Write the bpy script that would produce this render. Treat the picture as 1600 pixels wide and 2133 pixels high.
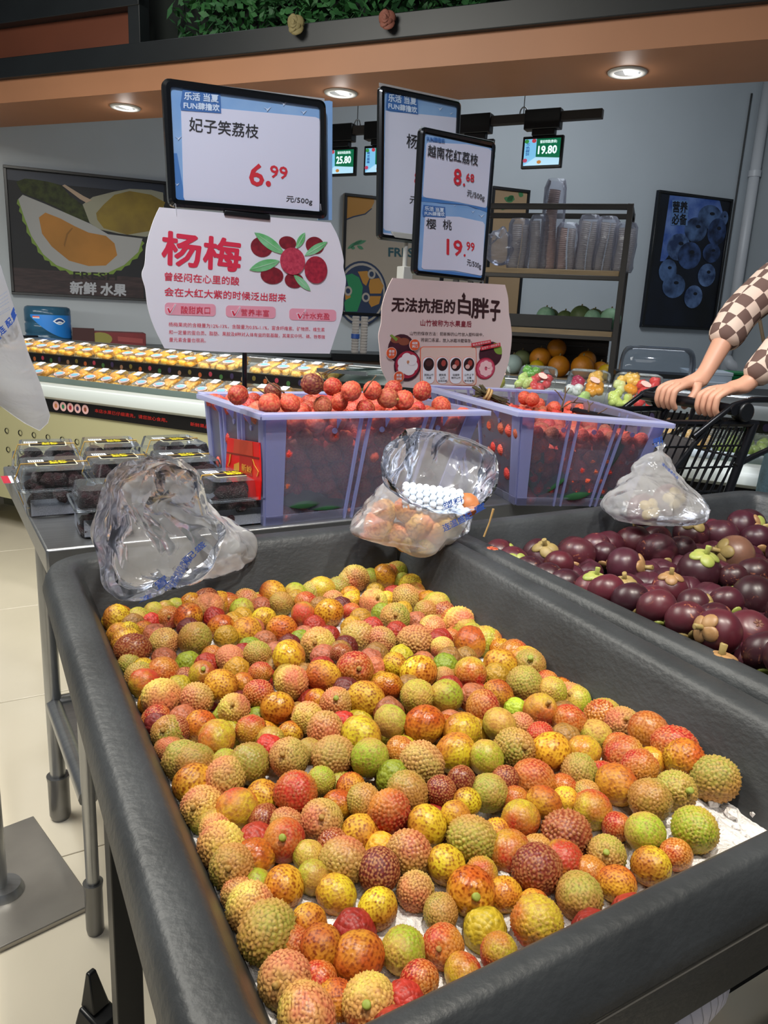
import bpy, bmesh, math, random
import numpy as np
from mathutils import Vector, Matrix, noise, kdtree
S=bpy.context.scene
for o in list(bpy.data.objects): bpy.data.objects.remove(o)
COL=S.collection
# ---------------------------------------------------------------- camera
PITCH,ROLL,CAMH,FPX=math.radians(14.3),math.radians(2.87),1.2,1600.0
_f=np.array([0,math.cos(PITCH),-math.sin(PITCH)]);_r=np.array([1.0,0,0]);_u=np.cross(_r,_f)
CR_=_r*math.cos(ROLL)+_u*math.sin(ROLL);CU_=-_r*math.sin(ROLL)+_u*math.cos(ROLL);CF_=_f
CC=np.array([0,0,CAMH])
cam=bpy.data.cameras.new('camera');camo=bpy.data.objects.new('camera',cam);COL.objects.link(camo)
M=Matrix.Identity(4)
for i in range(3):
    M[i][0]=CR_[i];M[i][1]=CU_[i];M[i][2]=-CF_[i];M[i][3]=CC[i]
camo.matrix_world=M
cam.sensor_fit='HORIZONTAL';cam.sensor_width=36;cam.lens=36*FPX/1600;cam.clip_start=.02;cam.clip_end=60
S.camera=camo
# ---------------------------------------------------------------- world, lights, exposure
w=bpy.data.worlds.new('world');S.world=w;w.use_nodes=True
w.node_tree.nodes['Background'].inputs[0].default_value=(.62,.70,.85,1)
w.node_tree.nodes['Background'].inputs[1].default_value=.15
S.view_settings.view_transform='Standard';S.view_settings.look='None';S.view_settings.gamma=1
S.view_settings.exposure=0.0
S.cycles.transparent_max_bounces=40;S.cycles.max_bounces=10
try:S.view_settings.use_curve_mapping=False
except: pass
def light(name,kind,loc,tgt,power,color,size=.3,size_y=None,spot=None,blend=.5):
    l=bpy.data.lights.new(name,kind);l.energy=power;l.color=color
    if kind=='AREA':
        l.size=size
        if size_y:l.shape='RECTANGLE';l.size_y=size_y
    if kind=='SPOT':
        l.spot_size=math.radians(spot);l.spot_blend=blend;l.shadow_soft_size=size
    o=bpy.data.objects.new(name,l);COL.objects.link(o);o.location=loc
    o.rotation_euler=(Vector(tgt)-Vector(loc)).to_track_quat('-Z','Y').to_euler();return o
light('track_light','SPOT',(.15,.35,2.75),(.12,.75,.8),150,(1,.94,.82),.05,spot=70,blend=.8)
light('track_light','SPOT',(.95,.35,2.8),(.75,1.15,.85),105,(1,.94,.83),.07,spot=62,blend=.8)
light('track_light','SPOT',(-.35,.4,2.8),(-.1,2.1,1.1),115,(.86,.9,1),.07,spot=66,blend=.8)
light('track_light','SPOT',(.9,1.2,2.9),(1.4,2.6,.8),110,(.93,.95,1),.08,spot=70,blend=.8)
light('ceiling_fill','AREA',(-1.7,1.6,2.85),(-1.3,2.2,0),92,(1,.97,.88),1.4)  # unseen area lamp, added to brighten the floor at left
light('ceiling_fill','AREA',(.2,-.9,2.9),(.2,.4,.6),15,(1,.97,.92),1.2)  # soft fill light added from the viewer's side, no real fixture
light('wall_wash_fill','AREA',(1.6,4.9,3.3),(2.0,6.3,1.2),52,(.9,.95,1),1.4)  # added wall wash hidden above the bulkhead, lifts the back wall
light('wall_wash_fill','AREA',(-1.2,4.3,3.3),(-1.3,5.2,1.2),9,(.95,.97,1),1.2)  # weaker added wash for the left part of the back wall
light('case_lamp','AREA',(-1.15,3.72,1.22),(-1.28,3.42,.8),9,(1,.98,.93),3.3,.05).rotation_euler.z=math.radians(-26)
# ---------------------------------------------------------------- projection helpers (photo pixel -> world)
def ray(x,y): return CR_*((x-800)/FPX)+CU_*(-(y-1066.5)/FPX)+CF_
def atz(x,y,z): d=ray(x,y);return CC+d*((z-CAMH)/d[2])
def atY(x,y,Y): d=ray(x,y);return CC+d*(Y/d[1])
def proj(P):
    v=np.array(P,float)-CC;d=v@CF_;return 800+FPX*(v@CR_)/d,1066.5-FPX*(v@CU_)/d,d
class Fr:                       # upright plane frame: X along, Y away from the viewer, Z up
    def __init__(s,base,yaw):
        s.o=np.array([base[0],base[1],0.0]);s.yaw=math.radians(yaw)
        s.X=np.array([math.cos(s.yaw),math.sin(s.yaw),0]);s.N=np.array([-s.X[1],s.X[0],0])
    def px(s,x,y,off=0):
        d=ray(x,y);P=CC+d*(((s.o+s.N*off-CC)@s.N)/(d@s.N));return float((P-s.o)@s.X),float(P[2])
    def w(s,a,n,z=0): return s.o+s.X*a+s.N*n+np.array([0,0,z])
    def loc(s,P): P=np.array(P,float);return np.array([(P-s.o)@s.X,(P-s.o)@s.N,P[2]])
# ---------------------------------------------------------------- materials
def lin(h):
    if isinstance(h,str):
        h=h.lstrip('#');c=[int(h[i:i+2],16)/255 for i in (0,2,4)]
    else:c=h
    return tuple((x/12.92 if x<=.04045 else ((x+.055)/1.055)**2.4) for x in c)
MATS={}
def mat(name,col,rough=.5,metal=0,spec=.5,noise_amt=0,nscale=8,bump=0,bscale=40,emit=0,coat=0,alpha=None,stretch=None,col2=None):
    if name in MATS:return MATS[name]
    m=bpy.data.materials.new(name);m.use_nodes=True;nt=m.node_tree;b=nt.nodes['Principled BSDF']
    c=lin(col)+(1,);b.inputs['Base Color'].default_value=c;b.inputs['Roughness'].default_value=rough
    b.inputs['Metallic'].default_value=metal;b.inputs['Specular IOR Level'].default_value=spec
    if coat:b.inputs['Coat Weight'].default_value=coat
    if emit:b.inputs['Emission Color'].default_value=c;b.inputs['Emission Strength'].default_value=emit
    if noise_amt or bump or col2:
        tc=nt.nodes.new('ShaderNodeTexCoord');mp=nt.nodes.new('ShaderNodeMapping');nt.links.new(tc.outputs['Object'],mp.inputs[0])
        if stretch:mp.inputs['Scale'].default_value=stretch
    if noise_amt or col2:
        n=nt.nodes.new('ShaderNodeTexNoise');n.inputs['Scale'].default_value=nscale;n.inputs['Detail'].default_value=5
        nt.links.new(mp.outputs[0],n.inputs['Vector'])
        r=nt.nodes.new('ShaderNodeValToRGB');nt.links.new(n.outputs['Fac'],r.inputs[0])
        if col2:a,bb=lin(col),lin(col2)
        else:a=[x*(1-noise_amt) for x in c[:3]];bb=[min(1,x*(1+noise_amt)) for x in c[:3]]
        r.color_ramp.elements[0].position=.35;r.color_ramp.elements[1].position=.65
        r.color_ramp.elements[0].color=tuple(a)+(1,);r.color_ramp.elements[1].color=tuple(bb)+(1,)
        nt.links.new(r.outputs[0],b.inputs['Base Color'])
        if emit:nt.links.new(r.outputs[0],b.inputs['Emission Color'])
    if bump:
        n2=nt.nodes.new('ShaderNodeTexNoise');n2.inputs['Scale'].default_value=bscale;n2.inputs['Detail'].default_value=6
        nt.links.new(mp.outputs[0],n2.inputs['Vector'])
        bp=nt.nodes.new('ShaderNodeBump');bp.inputs['Strength'].default_value=bump;bp.inputs['Distance'].default_value=.01
        nt.links.new(n2.outputs['Fac'],bp.inputs['Height']);nt.links.new(bp.outputs[0],b.inputs['Normal'])
    MATS[name]=m;return m
def film(name,col,cover=.3,rough=.15,tint='#ffffff',edge=.5,bump=0,bscale=30,transl=.5,ior=1.35,crease=0):
    """thin clear or milky plastic: part see-through, part diffuse, glossy on top"""
    if name in MATS:return MATS[name]
    m=bpy.data.materials.new(name);m.use_nodes=True;nt=m.node_tree;nt.nodes.clear()
    N=nt.nodes.new;L=nt.links.new
    out=N('ShaderNodeOutputMaterial');tr=N('ShaderNodeBsdfTransparent');tr.inputs[0].default_value=lin(tint)+(1,)
    di=N('ShaderNodeBsdfDiffuse');di.inputs[0].default_value=lin(col)+(1,)
    tl=N('ShaderNodeBsdfTranslucent');tl.inputs[0].default_value=lin(col)+(1,)
    gl=N('ShaderNodeBsdfGlossy');gl.inputs['Roughness'].default_value=rough;gl.inputs[0].default_value=(.9,.93,1,1)
    md=N('ShaderNodeMixShader');md.inputs[0].default_value=transl;L(di.outputs[0],md.inputs[1]);L(tl.outputs[0],md.inputs[2])
    lw=N('ShaderNodeLayerWeight');lw.inputs['Blend'].default_value=.35
    ma=N('ShaderNodeMath');ma.operation='MULTIPLY_ADD';L(lw.outputs['Facing'],ma.inputs[0]);ma.inputs[1].default_value=edge;ma.inputs[2].default_value=cover;ma.use_clamp=True
    m1=N('ShaderNodeMixShader');L(ma.outputs[0],m1.inputs[0]);L(tr.outputs[0],m1.inputs[1]);L(md.outputs[0],m1.inputs[2])
    fr=N('ShaderNodeFresnel');fr.inputs['IOR'].default_value=ior
    m2=N('ShaderNodeMixShader');L(fr.outputs[0],m2.inputs[0]);L(m1.outputs[0],m2.inputs[1]);L(gl.outputs[0],m2.inputs[2])
    if bump:
        tc=N('ShaderNodeTexCoord');n=N('ShaderNodeTexNoise');n.inputs['Scale'].default_value=bscale;n.inputs['Detail'].default_value=3
        n.inputs['Distortion'].default_value=1.5;L(tc.outputs['Object'],n.inputs['Vector'])
        bp=N('ShaderNodeBump');bp.inputs['Strength'].default_value=bump;bp.inputs['Distance'].default_value=.006;L(n.outputs['Fac'],bp.inputs['Height'])
        for q in (gl,di,fr,tl):L(bp.outputs[0],q.inputs['Normal'])
    if crease:
        tc=N('ShaderNodeTexCoord');wn=N('ShaderNodeTexNoise');wn.inputs['Scale'].default_value=8;L(tc.outputs['Object'],wn.inputs['Vector'])
        mv=N('ShaderNodeMix');mv.data_type='VECTOR';mv.inputs[0].default_value=.12;L(tc.outputs['Object'],mv.inputs[4]);L(wn.outputs['Color'],mv.inputs[5])
        hs=None
        for sc_,wt in ((crease,1.0),(crease*2.3,.4)):
            v=N('ShaderNodeTexVoronoi');v.feature='F1';v.inputs['Scale'].default_value=sc_;L(mv.outputs[1],v.inputs['Vector'])
            mm=N('ShaderNodeMath');mm.operation='MULTIPLY';L(v.outputs['Distance'],mm.inputs[0]);mm.inputs[1].default_value=wt/sc_*12
            if hs is None:hs=mm
            else:
                ad=N('ShaderNodeMath');ad.operation='ADD';L(hs.outputs[0],ad.inputs[0]);L(mm.outputs[0],ad.inputs[1]);hs=ad
        bp=N('ShaderNodeBump');bp.inputs['Strength'].default_value=.75;bp.inputs['Distance'].default_value=.03;L(hs.outputs[0],bp.inputs['Height'])
        for q in (gl,di,fr,tl):L(bp.outputs[0],q.inputs['Normal'])
    L(m2.outputs[0],out.inputs[0]);MATS[name]=m;return m
def attr_mat(name,kind):
    """fruit skin: colours come from per-object properties, relief from per-vertex attributes"""
    m=bpy.data.materials.new(name);m.use_nodes=True;nt=m.node_tree;b=nt.nodes['Principled BSDF'];N=nt.nodes.new;L=nt.links.new
    def oa(n):
        a=N('ShaderNodeAttribute');a.attribute_type='OBJECT';a.attribute_name=n;return a
    A=oa('ca');B=oa('cb');st=oa('sty');wt=oa('wet')
    pk=N('ShaderNodeAttribute');pk.attribute_name='peak';cr=N('ShaderNodeAttribute');cr.attribute_name='cellr'
    tc=N('ShaderNodeTexCoord');oi=N('ShaderNodeObjectInfo')
    sx=N('ShaderNodeSeparateXYZ');L(tc.outputs['Object'],sx.inputs[0])
    no=N('ShaderNodeTexNoise');no.noise_dimensions='4D';no.inputs['Scale'].default_value=52;L(tc.outputs['Object'],no.inputs['Vector'])
    mw=N('ShaderNodeMath');mw.operation='MULTIPLY';L(oi.outputs['Random'],mw.inputs[0]);mw.inputs[1].default_value=30;L(mw.outputs[0],no.inputs['W'])
    g=N('ShaderNodeMath');g.operation='MULTIPLY_ADD';L(sx.outputs['X'],g.inputs[0]);g.inputs[1].default_value=32
    n2=N('ShaderNodeMath');n2.operation='MULTIPLY_ADD';L(no.outputs['Fac'],n2.inputs[0]);n2.inputs[1].default_value=2.2;n2.inputs[2].default_value=-.6;L(n2.outputs[0],g.inputs[2])
    cl=N('ShaderNodeClamp');L(g.outputs[0],cl.inputs[0])
    mx=N('ShaderNodeMix');mx.data_type='RGBA';L(cl.outputs[0],mx.inputs[0]);L(A.outputs['Color'],mx.inputs[6]);L(B.outputs['Color'],mx.inputs[7])
    dot=N('ShaderNodeAttribute');dot.attribute_name='dot'
    # style 1: brown dots on yellow net ; style 0: pale knobs with darker joints
    dk=N('ShaderNodeMix');dk.data_type='RGBA';dk.blend_type='MULTIPLY';L(mx.outputs[2],dk.inputs[6]);dk.inputs[7].default_value=lin('#a87440')+(1,)
    f1=N('ShaderNodeMapRange');L(dot.outputs['Fac'],f1.inputs[0]);f1.inputs[1].default_value=.30;f1.inputs[2].default_value=.62
    f1b=N('ShaderNodeMath');f1b.operation='MULTIPLY';L(f1.outputs[0],f1b.inputs[0]);cm=N('ShaderNodeMath');cm.operation='MULTIPLY_ADD';L(cr.outputs['Fac'],cm.inputs[0]);cm.inputs[1].default_value=.6;cm.inputs[2].default_value=.4;L(cm.outputs[0],f1b.inputs[1]);L(f1b.outputs[0],dk.inputs[0])
    lt=N('ShaderNodeMix');lt.data_type='RGBA';L(mx.outputs[2],lt.inputs[6]);lt.inputs[7].default_value=lin('#d8a468')+(1,)
    f2=N('ShaderNodeMath');f2.operation='MULTIPLY';L(f1.outputs[0],f2.inputs[0]);f2.inputs[1].default_value=.42;L(f2.outputs[0],lt.inputs[0])
    jn=N('ShaderNodeMix');jn.data_type='RGBA';jn.blend_type='MULTIPLY';L(lt.outputs[2],jn.inputs[6]);jn.inputs[7].default_value=lin('#8a5240')+(1,)
    f3=N('ShaderNodeMapRange');L(pk.outputs['Fac'],f3.inputs[0]);f3.inputs[1].default_value=.40;f3.inputs[2].default_value=0.05;f3.inputs[3].default_value=0;f3.inputs[4].default_value=.85;L(f3.outputs[0],jn.inputs[0])
    fin=N('ShaderNodeMix');fin.data_type='RGBA';L(st.outputs['Fac'],fin.inputs[0]);L(jn.outputs[2],fin.inputs[6]);L(dk.outputs[2],fin.inputs[7])
    L(fin.outputs[2],b.inputs['Base Color'])
    rr=N('ShaderNodeMapRange');L(wt.outputs['Fac'],rr.inputs[0]);rr.inputs[3].default_value=.62;rr.inputs[4].default_value=.24;L(rr.outputs[0],b.inputs['Roughness'])
    b.inputs['Specular IOR Level'].default_value=.42
    b.inputs['Subsurface Weight'].default_value=0
    fn=N('ShaderNodeTexNoise');fn.inputs['Scale'].default_value=900;L(tc.outputs['Object'],fn.inputs['Vector'])
    bp=N('ShaderNodeBump');bp.inputs['Strength'].default_value=.25;bp.inputs['Distance'].default_value=.0006;L(fn.outputs['Fac'],bp.inputs['Height']);L(bp.outputs[0],b.inputs['Normal'])
    return m
# ---------------------------------------------------------------- mesh builder
class MB:
    def __init__(s):s.v=[];s.f=[]
    def add(s,vs,fs):
        k=len(s.v);s.v+= [tuple(map(float,v)) for v in vs];s.f+=[tuple(i+k for i in f) for f in fs];return s
    def hexa(s,b,t):             # 4 bottom, 4 top corners
        return s.add(list(b)+list(t),[(3,2,1,0),(4,5,6,7),(0,1,5,4),(1,2,6,5),(2,3,7,6),(3,0,4,7)])
    def box(s,x0,x1,y0,y1,z0,z1):
        return s.hexa([(x0,y0,z0),(x1,y0,z0),(x1,y1,z0),(x0,y1,z0)],[(x0,y0,z1),(x1,y0,z1),(x1,y1,z1),(x0,y1,z1)])
    def tube(s,pts,r,n=10,cap=True,closed=False):
        pts=[Vector(p) for p in pts];m=len(pts);rs=r if hasattr(r,'__len__') else [r]*m
        rings=[];up=None
        for i,p in enumerate(pts):
            a=pts[(i-1)%m] if (i>0 or closed) else p;b=pts[(i+1)%m] if (i<m-1 or closed) else p
            t=(b-a).normalized()
            if up is None:
                up=t.cross(Vector((0,0,1)));
                if up.length<.05:up=t.cross(Vector((1,0,0)))
                up.normalize()
            else:
                up=(up-t*up.dot(t)); up.normalize()
            w_=t.cross(up)
            rings.append([p+(up*math.cos(2*math.pi*j/n)+w_*math.sin(2*math.pi*j/n))*rs[i] for j in range(n)])
        vs=[q for R in rings for q in R];fs=[]
        for i in range(m if closed else m-1):
            i2=(i+1)%m
            for j in range(n):
                j2=(j+1)%n;fs.append((i*n+j,i*n+j2,i2*n+j2,i2*n+j))
        if cap and not closed:fs.append(tuple(range(n))[::-1]);fs.append(tuple((m-1)*n+j for j in range(n)))
        return s.add(vs,fs)
    def cyl(s,p0,p1,r0,r1=None,n=16):return s.tube([p0,p1],[r0,r0 if r1 is None else r1],n)
    def ball(s,c,r,seg=12,ring=8,sc=(1,1,1),rot=None,jit=0,rnd=None):
        vs=[];fs=[]
        for i in range(ring+1):
            th=math.pi*i/ring
            for j in range(seg):
                ph=2*math.pi*j/seg;v=Vector((math.sin(th)*math.cos(ph)*sc[0],math.sin(th)*math.sin(ph)*sc[1],math.cos(th)*sc[2]))*r
                if jit:v*=1+jit*noise.noise(v/r*1.7+Vector(c)*40)
                if rot is not None:v=rot@v
                vs.append(Vector(c)+v)
        for i in range(ring):
            for j in range(seg):
                j2=(j+1)%seg;fs.append((i*seg+j,(i+1)*seg+j,(i+1)*seg+j2,i*seg+j2))
        return s.add(vs,fs)
    def plate(s,pts,n,th):       # extruded polygon, n = unit direction
        n=Vector(n)*th;k=len(pts);a=[Vector(p) for p in pts];b=[p+n for p in a]
        return s.add(a+b,[tuple(range(k)),tuple(range(2*k-1,k-1,-1))]+[(i,i+k,(i+1)%k+k,(i+1)%k) for i in range(k)])
    def build(s,name,m,parent=None,smooth=False,loc=None,bevel=0,bseg=2,angle=40):
        me=bpy.data.meshes.new(name);me.from_pydata(s.v,[],s.f);me.validate()
        bm=bmesh.new();bm.from_mesh(me);bmesh.ops.recalc_face_normals(bm,faces=bm.faces);bm.to_mesh(me);bm.free()
        if m:me.materials.append(m)
        o=bpy.data.objects.new(name,me);COL.objects.link(o)
        if parent:o.parent=parent
        if loc is not None:o.location=loc
        if bevel:
            md=o.modifiers.new('bevel','BEVEL');md.width=bevel;md.segments=bseg;md.limit_method='ANGLE';md.angle_limit=math.radians(angle)
        if smooth or bevel:
            for p in me.polygons:p.use_smooth=True
            if not smooth or smooth=='auto':
                for e in me.edges:pass
                try:me.set_sharp_from_angle(angle=math.radians(angle))
                except Exception:pass
        return o
def thing(name,label,cat,loc=(0,0,0),rz=0,group=None):
    o=bpy.data.objects.new(name,None);COL.objects.link(o);o.location=loc;o.rotation_euler=(0,0,rz);o.empty_display_size=.05
    o['label']=label;o['category']=cat
    if group:o['group']=group
    return o
def tag(o,label,cat,group=None,kind=None):
    o['label']=label;o['category']=cat
    if group:o['group']=group
    if kind:o['kind']=kind
    return o
def struct(o,label,cat):o['kind']='structure';o['label']=label;o['category']=cat;return o
def frthing(name,label,cat,fr,group=None):
    return thing(name,label,cat,tuple(fr.o),fr.yaw,group)
# flat prints on an upright plane -------------------------------------------------
def flat(parent,name,pts,m,off,th=.0006):
    """pts in (s,z) on the plane; printed shape of tiny thickness facing local -Y"""
    mb=MB();k=len(pts)
    vs=[(p[0],-off,p[1]) for p in pts]+[(p[0],-off-th,p[1]) for p in pts]
    fs=[tuple(range(k)),tuple(range(2*k-1,k-1,-1))]+[(i,(i+1)%k,(i+1)%k+k,i+k) for i in range(k)]
    mb.add(vs,fs);return mb.build(name,m,parent)
def ell(cx,cy,rx,ry,n=24,rot=0):
    return [(cx+math.cos(t)*rx*math.cos(rot)-math.sin(t)*ry*math.sin(rot),cy+math.cos(t)*rx*math.sin(rot)+math.sin(t)*ry*math.cos(rot)) for t in [2*math.pi*i/n for i in range(n)]]
def leafpts(x0,y0,x1,y1,w_,n=8):
    dx,dy=x1-x0,y1-y0;L_=math.hypot(dx,dy);nx,ny=-dy/L_,dx/L_;P=[];Q=[]
    for i in range(n+1):
        t=i/n;h=w_*math.sin(math.pi*t)**.8;P.append((x0+dx*t+nx*h,y0+dy*t+ny*h));Q.append((x0+dx*t-nx*h,y0+dy*t-ny*h))
    return P+Q[::-1][1:-1]
class Px:                       # maps crop coordinates to plane coordinates
    def __init__(s,fr,ox,oy,sc,off=0):s.fr=fr;s.ox=ox;s.oy=oy;s.sc=sc;s.off=off
    def __call__(s,x,y):return s.fr.px(s.ox+x/s.sc,s.oy+y/s.sc,s.off)
    def L(s,pts):return [s(*p) for p in pts]
def text(parent,name,string,a,b,c,m,off,bold=0,th=.0006):
    """string fitted so that its box has corners a (bottom left), b (bottom right), c (top left) on the plane"""
    cu=bpy.data.curves.new(name,'FONT');cu.body=string;cu.resolution_u=2
    tmp=bpy.data.objects.new('t',cu);me=bpy.data.meshes.new_from_object(tmp);bpy.data.objects.remove(tmp)
    n=len(me.vertices);co=np.empty(n*3);me.vertices.foreach_get('co',co);co=co.reshape(n,3)
    mn=co.min(0);sp=co.max(0)-mn;sp[sp==0]=1;t=(co-mn)/sp
    a,b,c=map(np.array,(a,b,c));q=a+np.outer(t[:,0],b-a)+np.outer(t[:,1],c-a)
    out=np.stack([q[:,0],np.full(n,-off-th),q[:,1]],1)
    if bold>=.01:               # heavier strokes: the same letters again, shifted a little
        em=np.linalg.norm(c-a)*bold/max(sp[1],.3);k=8 if bold>=.03 else 4;fs=[tuple(p.vertices) for p in me.polygons];V_=[];F_=[]
        for i in range(k+1):
            d=np.array([0,0,0]) if i==k else np.array([math.cos(2*math.pi*i/k)*em,-i*2e-6,math.sin(2*math.pi*i/k)*em])
            V_+= [tuple(p) for p in out+d];F_+=[tuple(j+i*n for j in f) for f in fs]
        me=bpy.data.meshes.new(name);me.from_pydata(V_,[],F_)
    else:me.vertices.foreach_set('co',out.ravel());me.update()
    me.name=name;me.materials.clear();me.materials.append(m)
    o=bpy.data.objects.new(name,me);COL.objects.link(o);o.parent=parent;return o
def rrect(x0,y0,x1,y1,r,n=5):
    P=[]
    for cx,cy,a0 in ((x1-r,y1-r,0),(x0+r,y1-r,90),(x0+r,y0+r,180),(x1-r,y0+r,270)):
        for i in range(n+1):
            a=math.radians(a0+90*i/n);P.append((cx+r*math.cos(a),cy+r*math.sin(a)))
    return P
ORD=['','leftmost','second','third','fourth','fifth','sixth','seventh','eighth','ninth','tenth','eleventh','twelfth','thirteenth','fourteenth','fifteenth','sixteenth','seventeenth','eighteenth','nineteenth','twentieth']
NUM=['','one','two','three','four','five','six','seven','eight','nine','ten','eleven','twelve','thirteen','fourteen','fifteen','sixteen','seventeen','eighteen','nineteen','twenty']
def label_set(items):
    """items: (obj, key 'tan lychee', place 'by the front rim', screen x). One label for each, counted from the left."""
    G={}
    for it in items:G.setdefault((it[1],it[2]),[]).append(it)
    for (k,pl),L_ in G.items():
        L_.sort(key=lambda q:q[3]);n=len(L_)
        for i,it in enumerate(L_):
            pk=k+'s' if not k.endswith('s') else k
            if n==1:s=f'the only {k} {pl}'
            elif i==0:s=f'leftmost of the {NUM[n] if n<21 else "many"} {pk} {pl}'
            elif i==n-1:s=f'rightmost of the {NUM[n] if n<21 else "many"} {pk} {pl}'
            else:s=f'{ORD[i+1]} from left of the {NUM[n] if n<21 else "many"} {pk} {pl}'
            it[0]['label']=s
rnd=random.Random(7)
TH=math.radians(31.2);TA=np.array([math.cos(TH),math.sin(TH),0]);TB=np.array([-math.sin(TH),math.cos(TH),0])
def uv(u,v,z=0):return TA*u+TB*v+np.array([0,0,z])
def touv(P):return float(P@TA),float(P@TB)
# ================================================================ setting
m_tile=mat('glazed_tile','#d9d0bd',.13,noise_amt=.03,nscale=3)
m_grout=mat('grout','#8f8877',.8)
fl=MB();q=[uv(-4,-2,-.012),uv(5,-2,-.012),uv(5,8,-.012),uv(-4,8,-.012)]
fl.hexa([p-np.array([0,0,.05]) for p in q],q);floor=struct(fl.build('floor',m_grout),'pale cream glazed tile floor of the shop','floor')
tm=None
for i in range(-4,5):
    for j in range(-2,8):
        if tm is None:
            mb=MB();mb.box(-.3985,.3985,-.3985,.3985,-.0115,0);o=mb.build('tile',m_tile,floor,bevel=.0015,bseg=1);tm=o.data
        else:
            o=bpy.data.objects.new('tile',tm);COL.objects.link(o);o.parent=floor
            md=o.modifiers.new('bevel','BEVEL');md.width=.0015;md.segments=1;md.limit_method='ANGLE'
        o.location=uv(i*.8+.4,j*.8+.4,0);o.rotation_euler=(0,0,TH)
WD=5.75;wy=math.radians(21.2);WN=np.array([-math.sin(wy),math.cos(wy),0])
WALL=Fr(WN*WD,21.2)
m_wall=mat('wall_paint','#b4bcc2',.75,noise_amt=.03,nscale=1.5)
mb=MB();x1=WALL.px(1600,175)[0]+.02
mb.box(-3.2,x1,0,.1,0,3.4);wb=mb.build('wall_back',m_wall);wb.location=tuple(WALL.o);wb.rotation_euler=(0,0,WALL.yaw)
struct(wb,'grey painted back wall of the fruit department','wall')
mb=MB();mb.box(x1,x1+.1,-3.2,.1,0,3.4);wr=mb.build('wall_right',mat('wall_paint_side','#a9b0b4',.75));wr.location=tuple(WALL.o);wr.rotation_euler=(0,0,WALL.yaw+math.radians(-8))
wr.location=tuple(WALL.w(x1*(1-math.cos(math.radians(8))),x1*math.sin(math.radians(8))))
struct(wr,'darker grey side wall right of the white pipe','wall')
mb=MB();mb.box(-5,5,-3,8.5,3.4,3.5);struct(mb.build('ceiling',mat('ceiling_paint','#2c2f31',.9)),'dark ceiling above the fruit department','ceiling')
# ---- copper bulkhead with downlights, black beam, planting above
P1,P2=np.array([-2.157,4.49,0]),np.array([1.257,3.02,0]);Q1,Q2=np.array([-2.456,5.09,0]),np.array([1.475,3.48,0])
def ext(a,b,t):return a+(b-a)*t
n0,n1,f0,f1=ext(P1,P2,-.35),ext(P1,P2,1.6),ext(Q1,Q2,-.3),ext(Q1,Q2,1.55)
Z=lambda p,z:np.array([p[0],p[1],z])
m_cop=mat('copper_panel','#b5805e',.55,noise_amt=.05,nscale=2)
SZ=2.2
mb=MB();mb.hexa([Z(n0,SZ),Z(n1,SZ),Z(f1,SZ),Z(f0,SZ)],[Z(n0,SZ+.11),Z(n1,SZ+.11),Z(f1,SZ+.12),Z(f0,SZ+.12)])
sof=struct(mb.build('trim_1',m_cop),'copper coloured bulkhead with round downlights under the black beam','bulkhead')
sy=math.atan2(*(P2-P1)[[1,0]]);SOF=Fr(P1,math.degrees(sy))
m_blk=mat('black_metal','#1b1f22',.45,noise_amt=.1,nscale=6);m_blk2=mat('black_plastic','#101214',.35)
mb=MB();mb.box(-1.6,6,-.03,.08,SZ+.11,SZ+.205)
bm_=mb.build('beam',m_blk,bevel=.004);bm_.location=tuple(SOF.o);bm_.rotation_euler=(0,0,SOF.yaw);struct(bm_,'long black metal beam above the copper bulkhead','beam')
mb=MB();mb.box(-1.6,SOF.px(270,70)[0],.03,.05,SZ+.2,SZ+.9)
o=mb.build('trim_2',mat('brown_panel','#6e3a25',.7,noise_amt=.08,nscale=3));o.location=tuple(SOF.o);o.rotation_euler=(0,0,SOF.yaw);struct(o,'dark reddish brown panel above the black beam at left','panel')
a,_=SOF.px(288,60)
mb=MB();mb.box(a-.035,a+.035,-.03,.04,SZ+.2,SZ+.9);o=mb.build('beam_post',m_blk,bevel=.003);o.location=tuple(SOF.o);o.rotation_euler=(0,0,SOF.yaw);struct(o,'upright black post between brown panel and green planting','post')
z50=SOF.px(100,42)[1]
mb=MB();mb.box(-1.6,a+.035,-.035,.035,z50,z50+.12);o=mb.build('trim_3',m_blk,bevel=.003);o.location=tuple(SOF.o);o.rotation_euler=(0,0,SOF.yaw);struct(o,'upper black crossbar over the brown panel','bar')
# planting: leaves nobody could count
r2=random.Random(3);mb=MB();a0=SOF.px(345,60)[0]
for i in range(11000):
    s=a0+r2.random()**1.0*4.6;
    if s<a0+.12 and r2.random()<.5:continue
    z=SZ+.20+r2.random()*.62;n=.035+r2.random()*.12;L_=.035+r2.random()*.05;wd=.006+r2.random()*.012
    az=r2.uniform(-math.pi,math.pi);el=r2.uniform(-1.2,.7);d=Vector((math.cos(az)*math.cos(el),-abs(math.sin(az))*math.cos(el)*.7,math.sin(el)))
    sd=d.cross(Vector((r2.uniform(-1,1),r2.uniform(-1,1),r2.uniform(-1,1)))).normalized()*wd;p=Vector((s,n,z))
    mb.add([p,p+d*L_*.5+sd,p+d*L_,p+d*L_*.5-sd],[(0,1,2,3)])
mb2=MB();mb2.box(a0-.5,a0+4.6,.16,.18,SZ+.2,SZ+1.0);
fo=mb.build('foliage',mat('artificial_leaves','#24522d',.6,col2='#37703a',nscale=9));fo.location=tuple(SOF.o);fo.rotation_euler=(0,0,SOF.yaw)
tag(fo,'dark green artificial planting above the black beam','foliage',kind='stuff')
o=mb2.build('trim_4',mat('planting_back','#0f1713',.9));o.location=tuple(SOF.o);o.rotation_euler=(0,0,SOF.yaw);struct(o,'dark backing board behind the artificial planting','panel')
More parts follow.
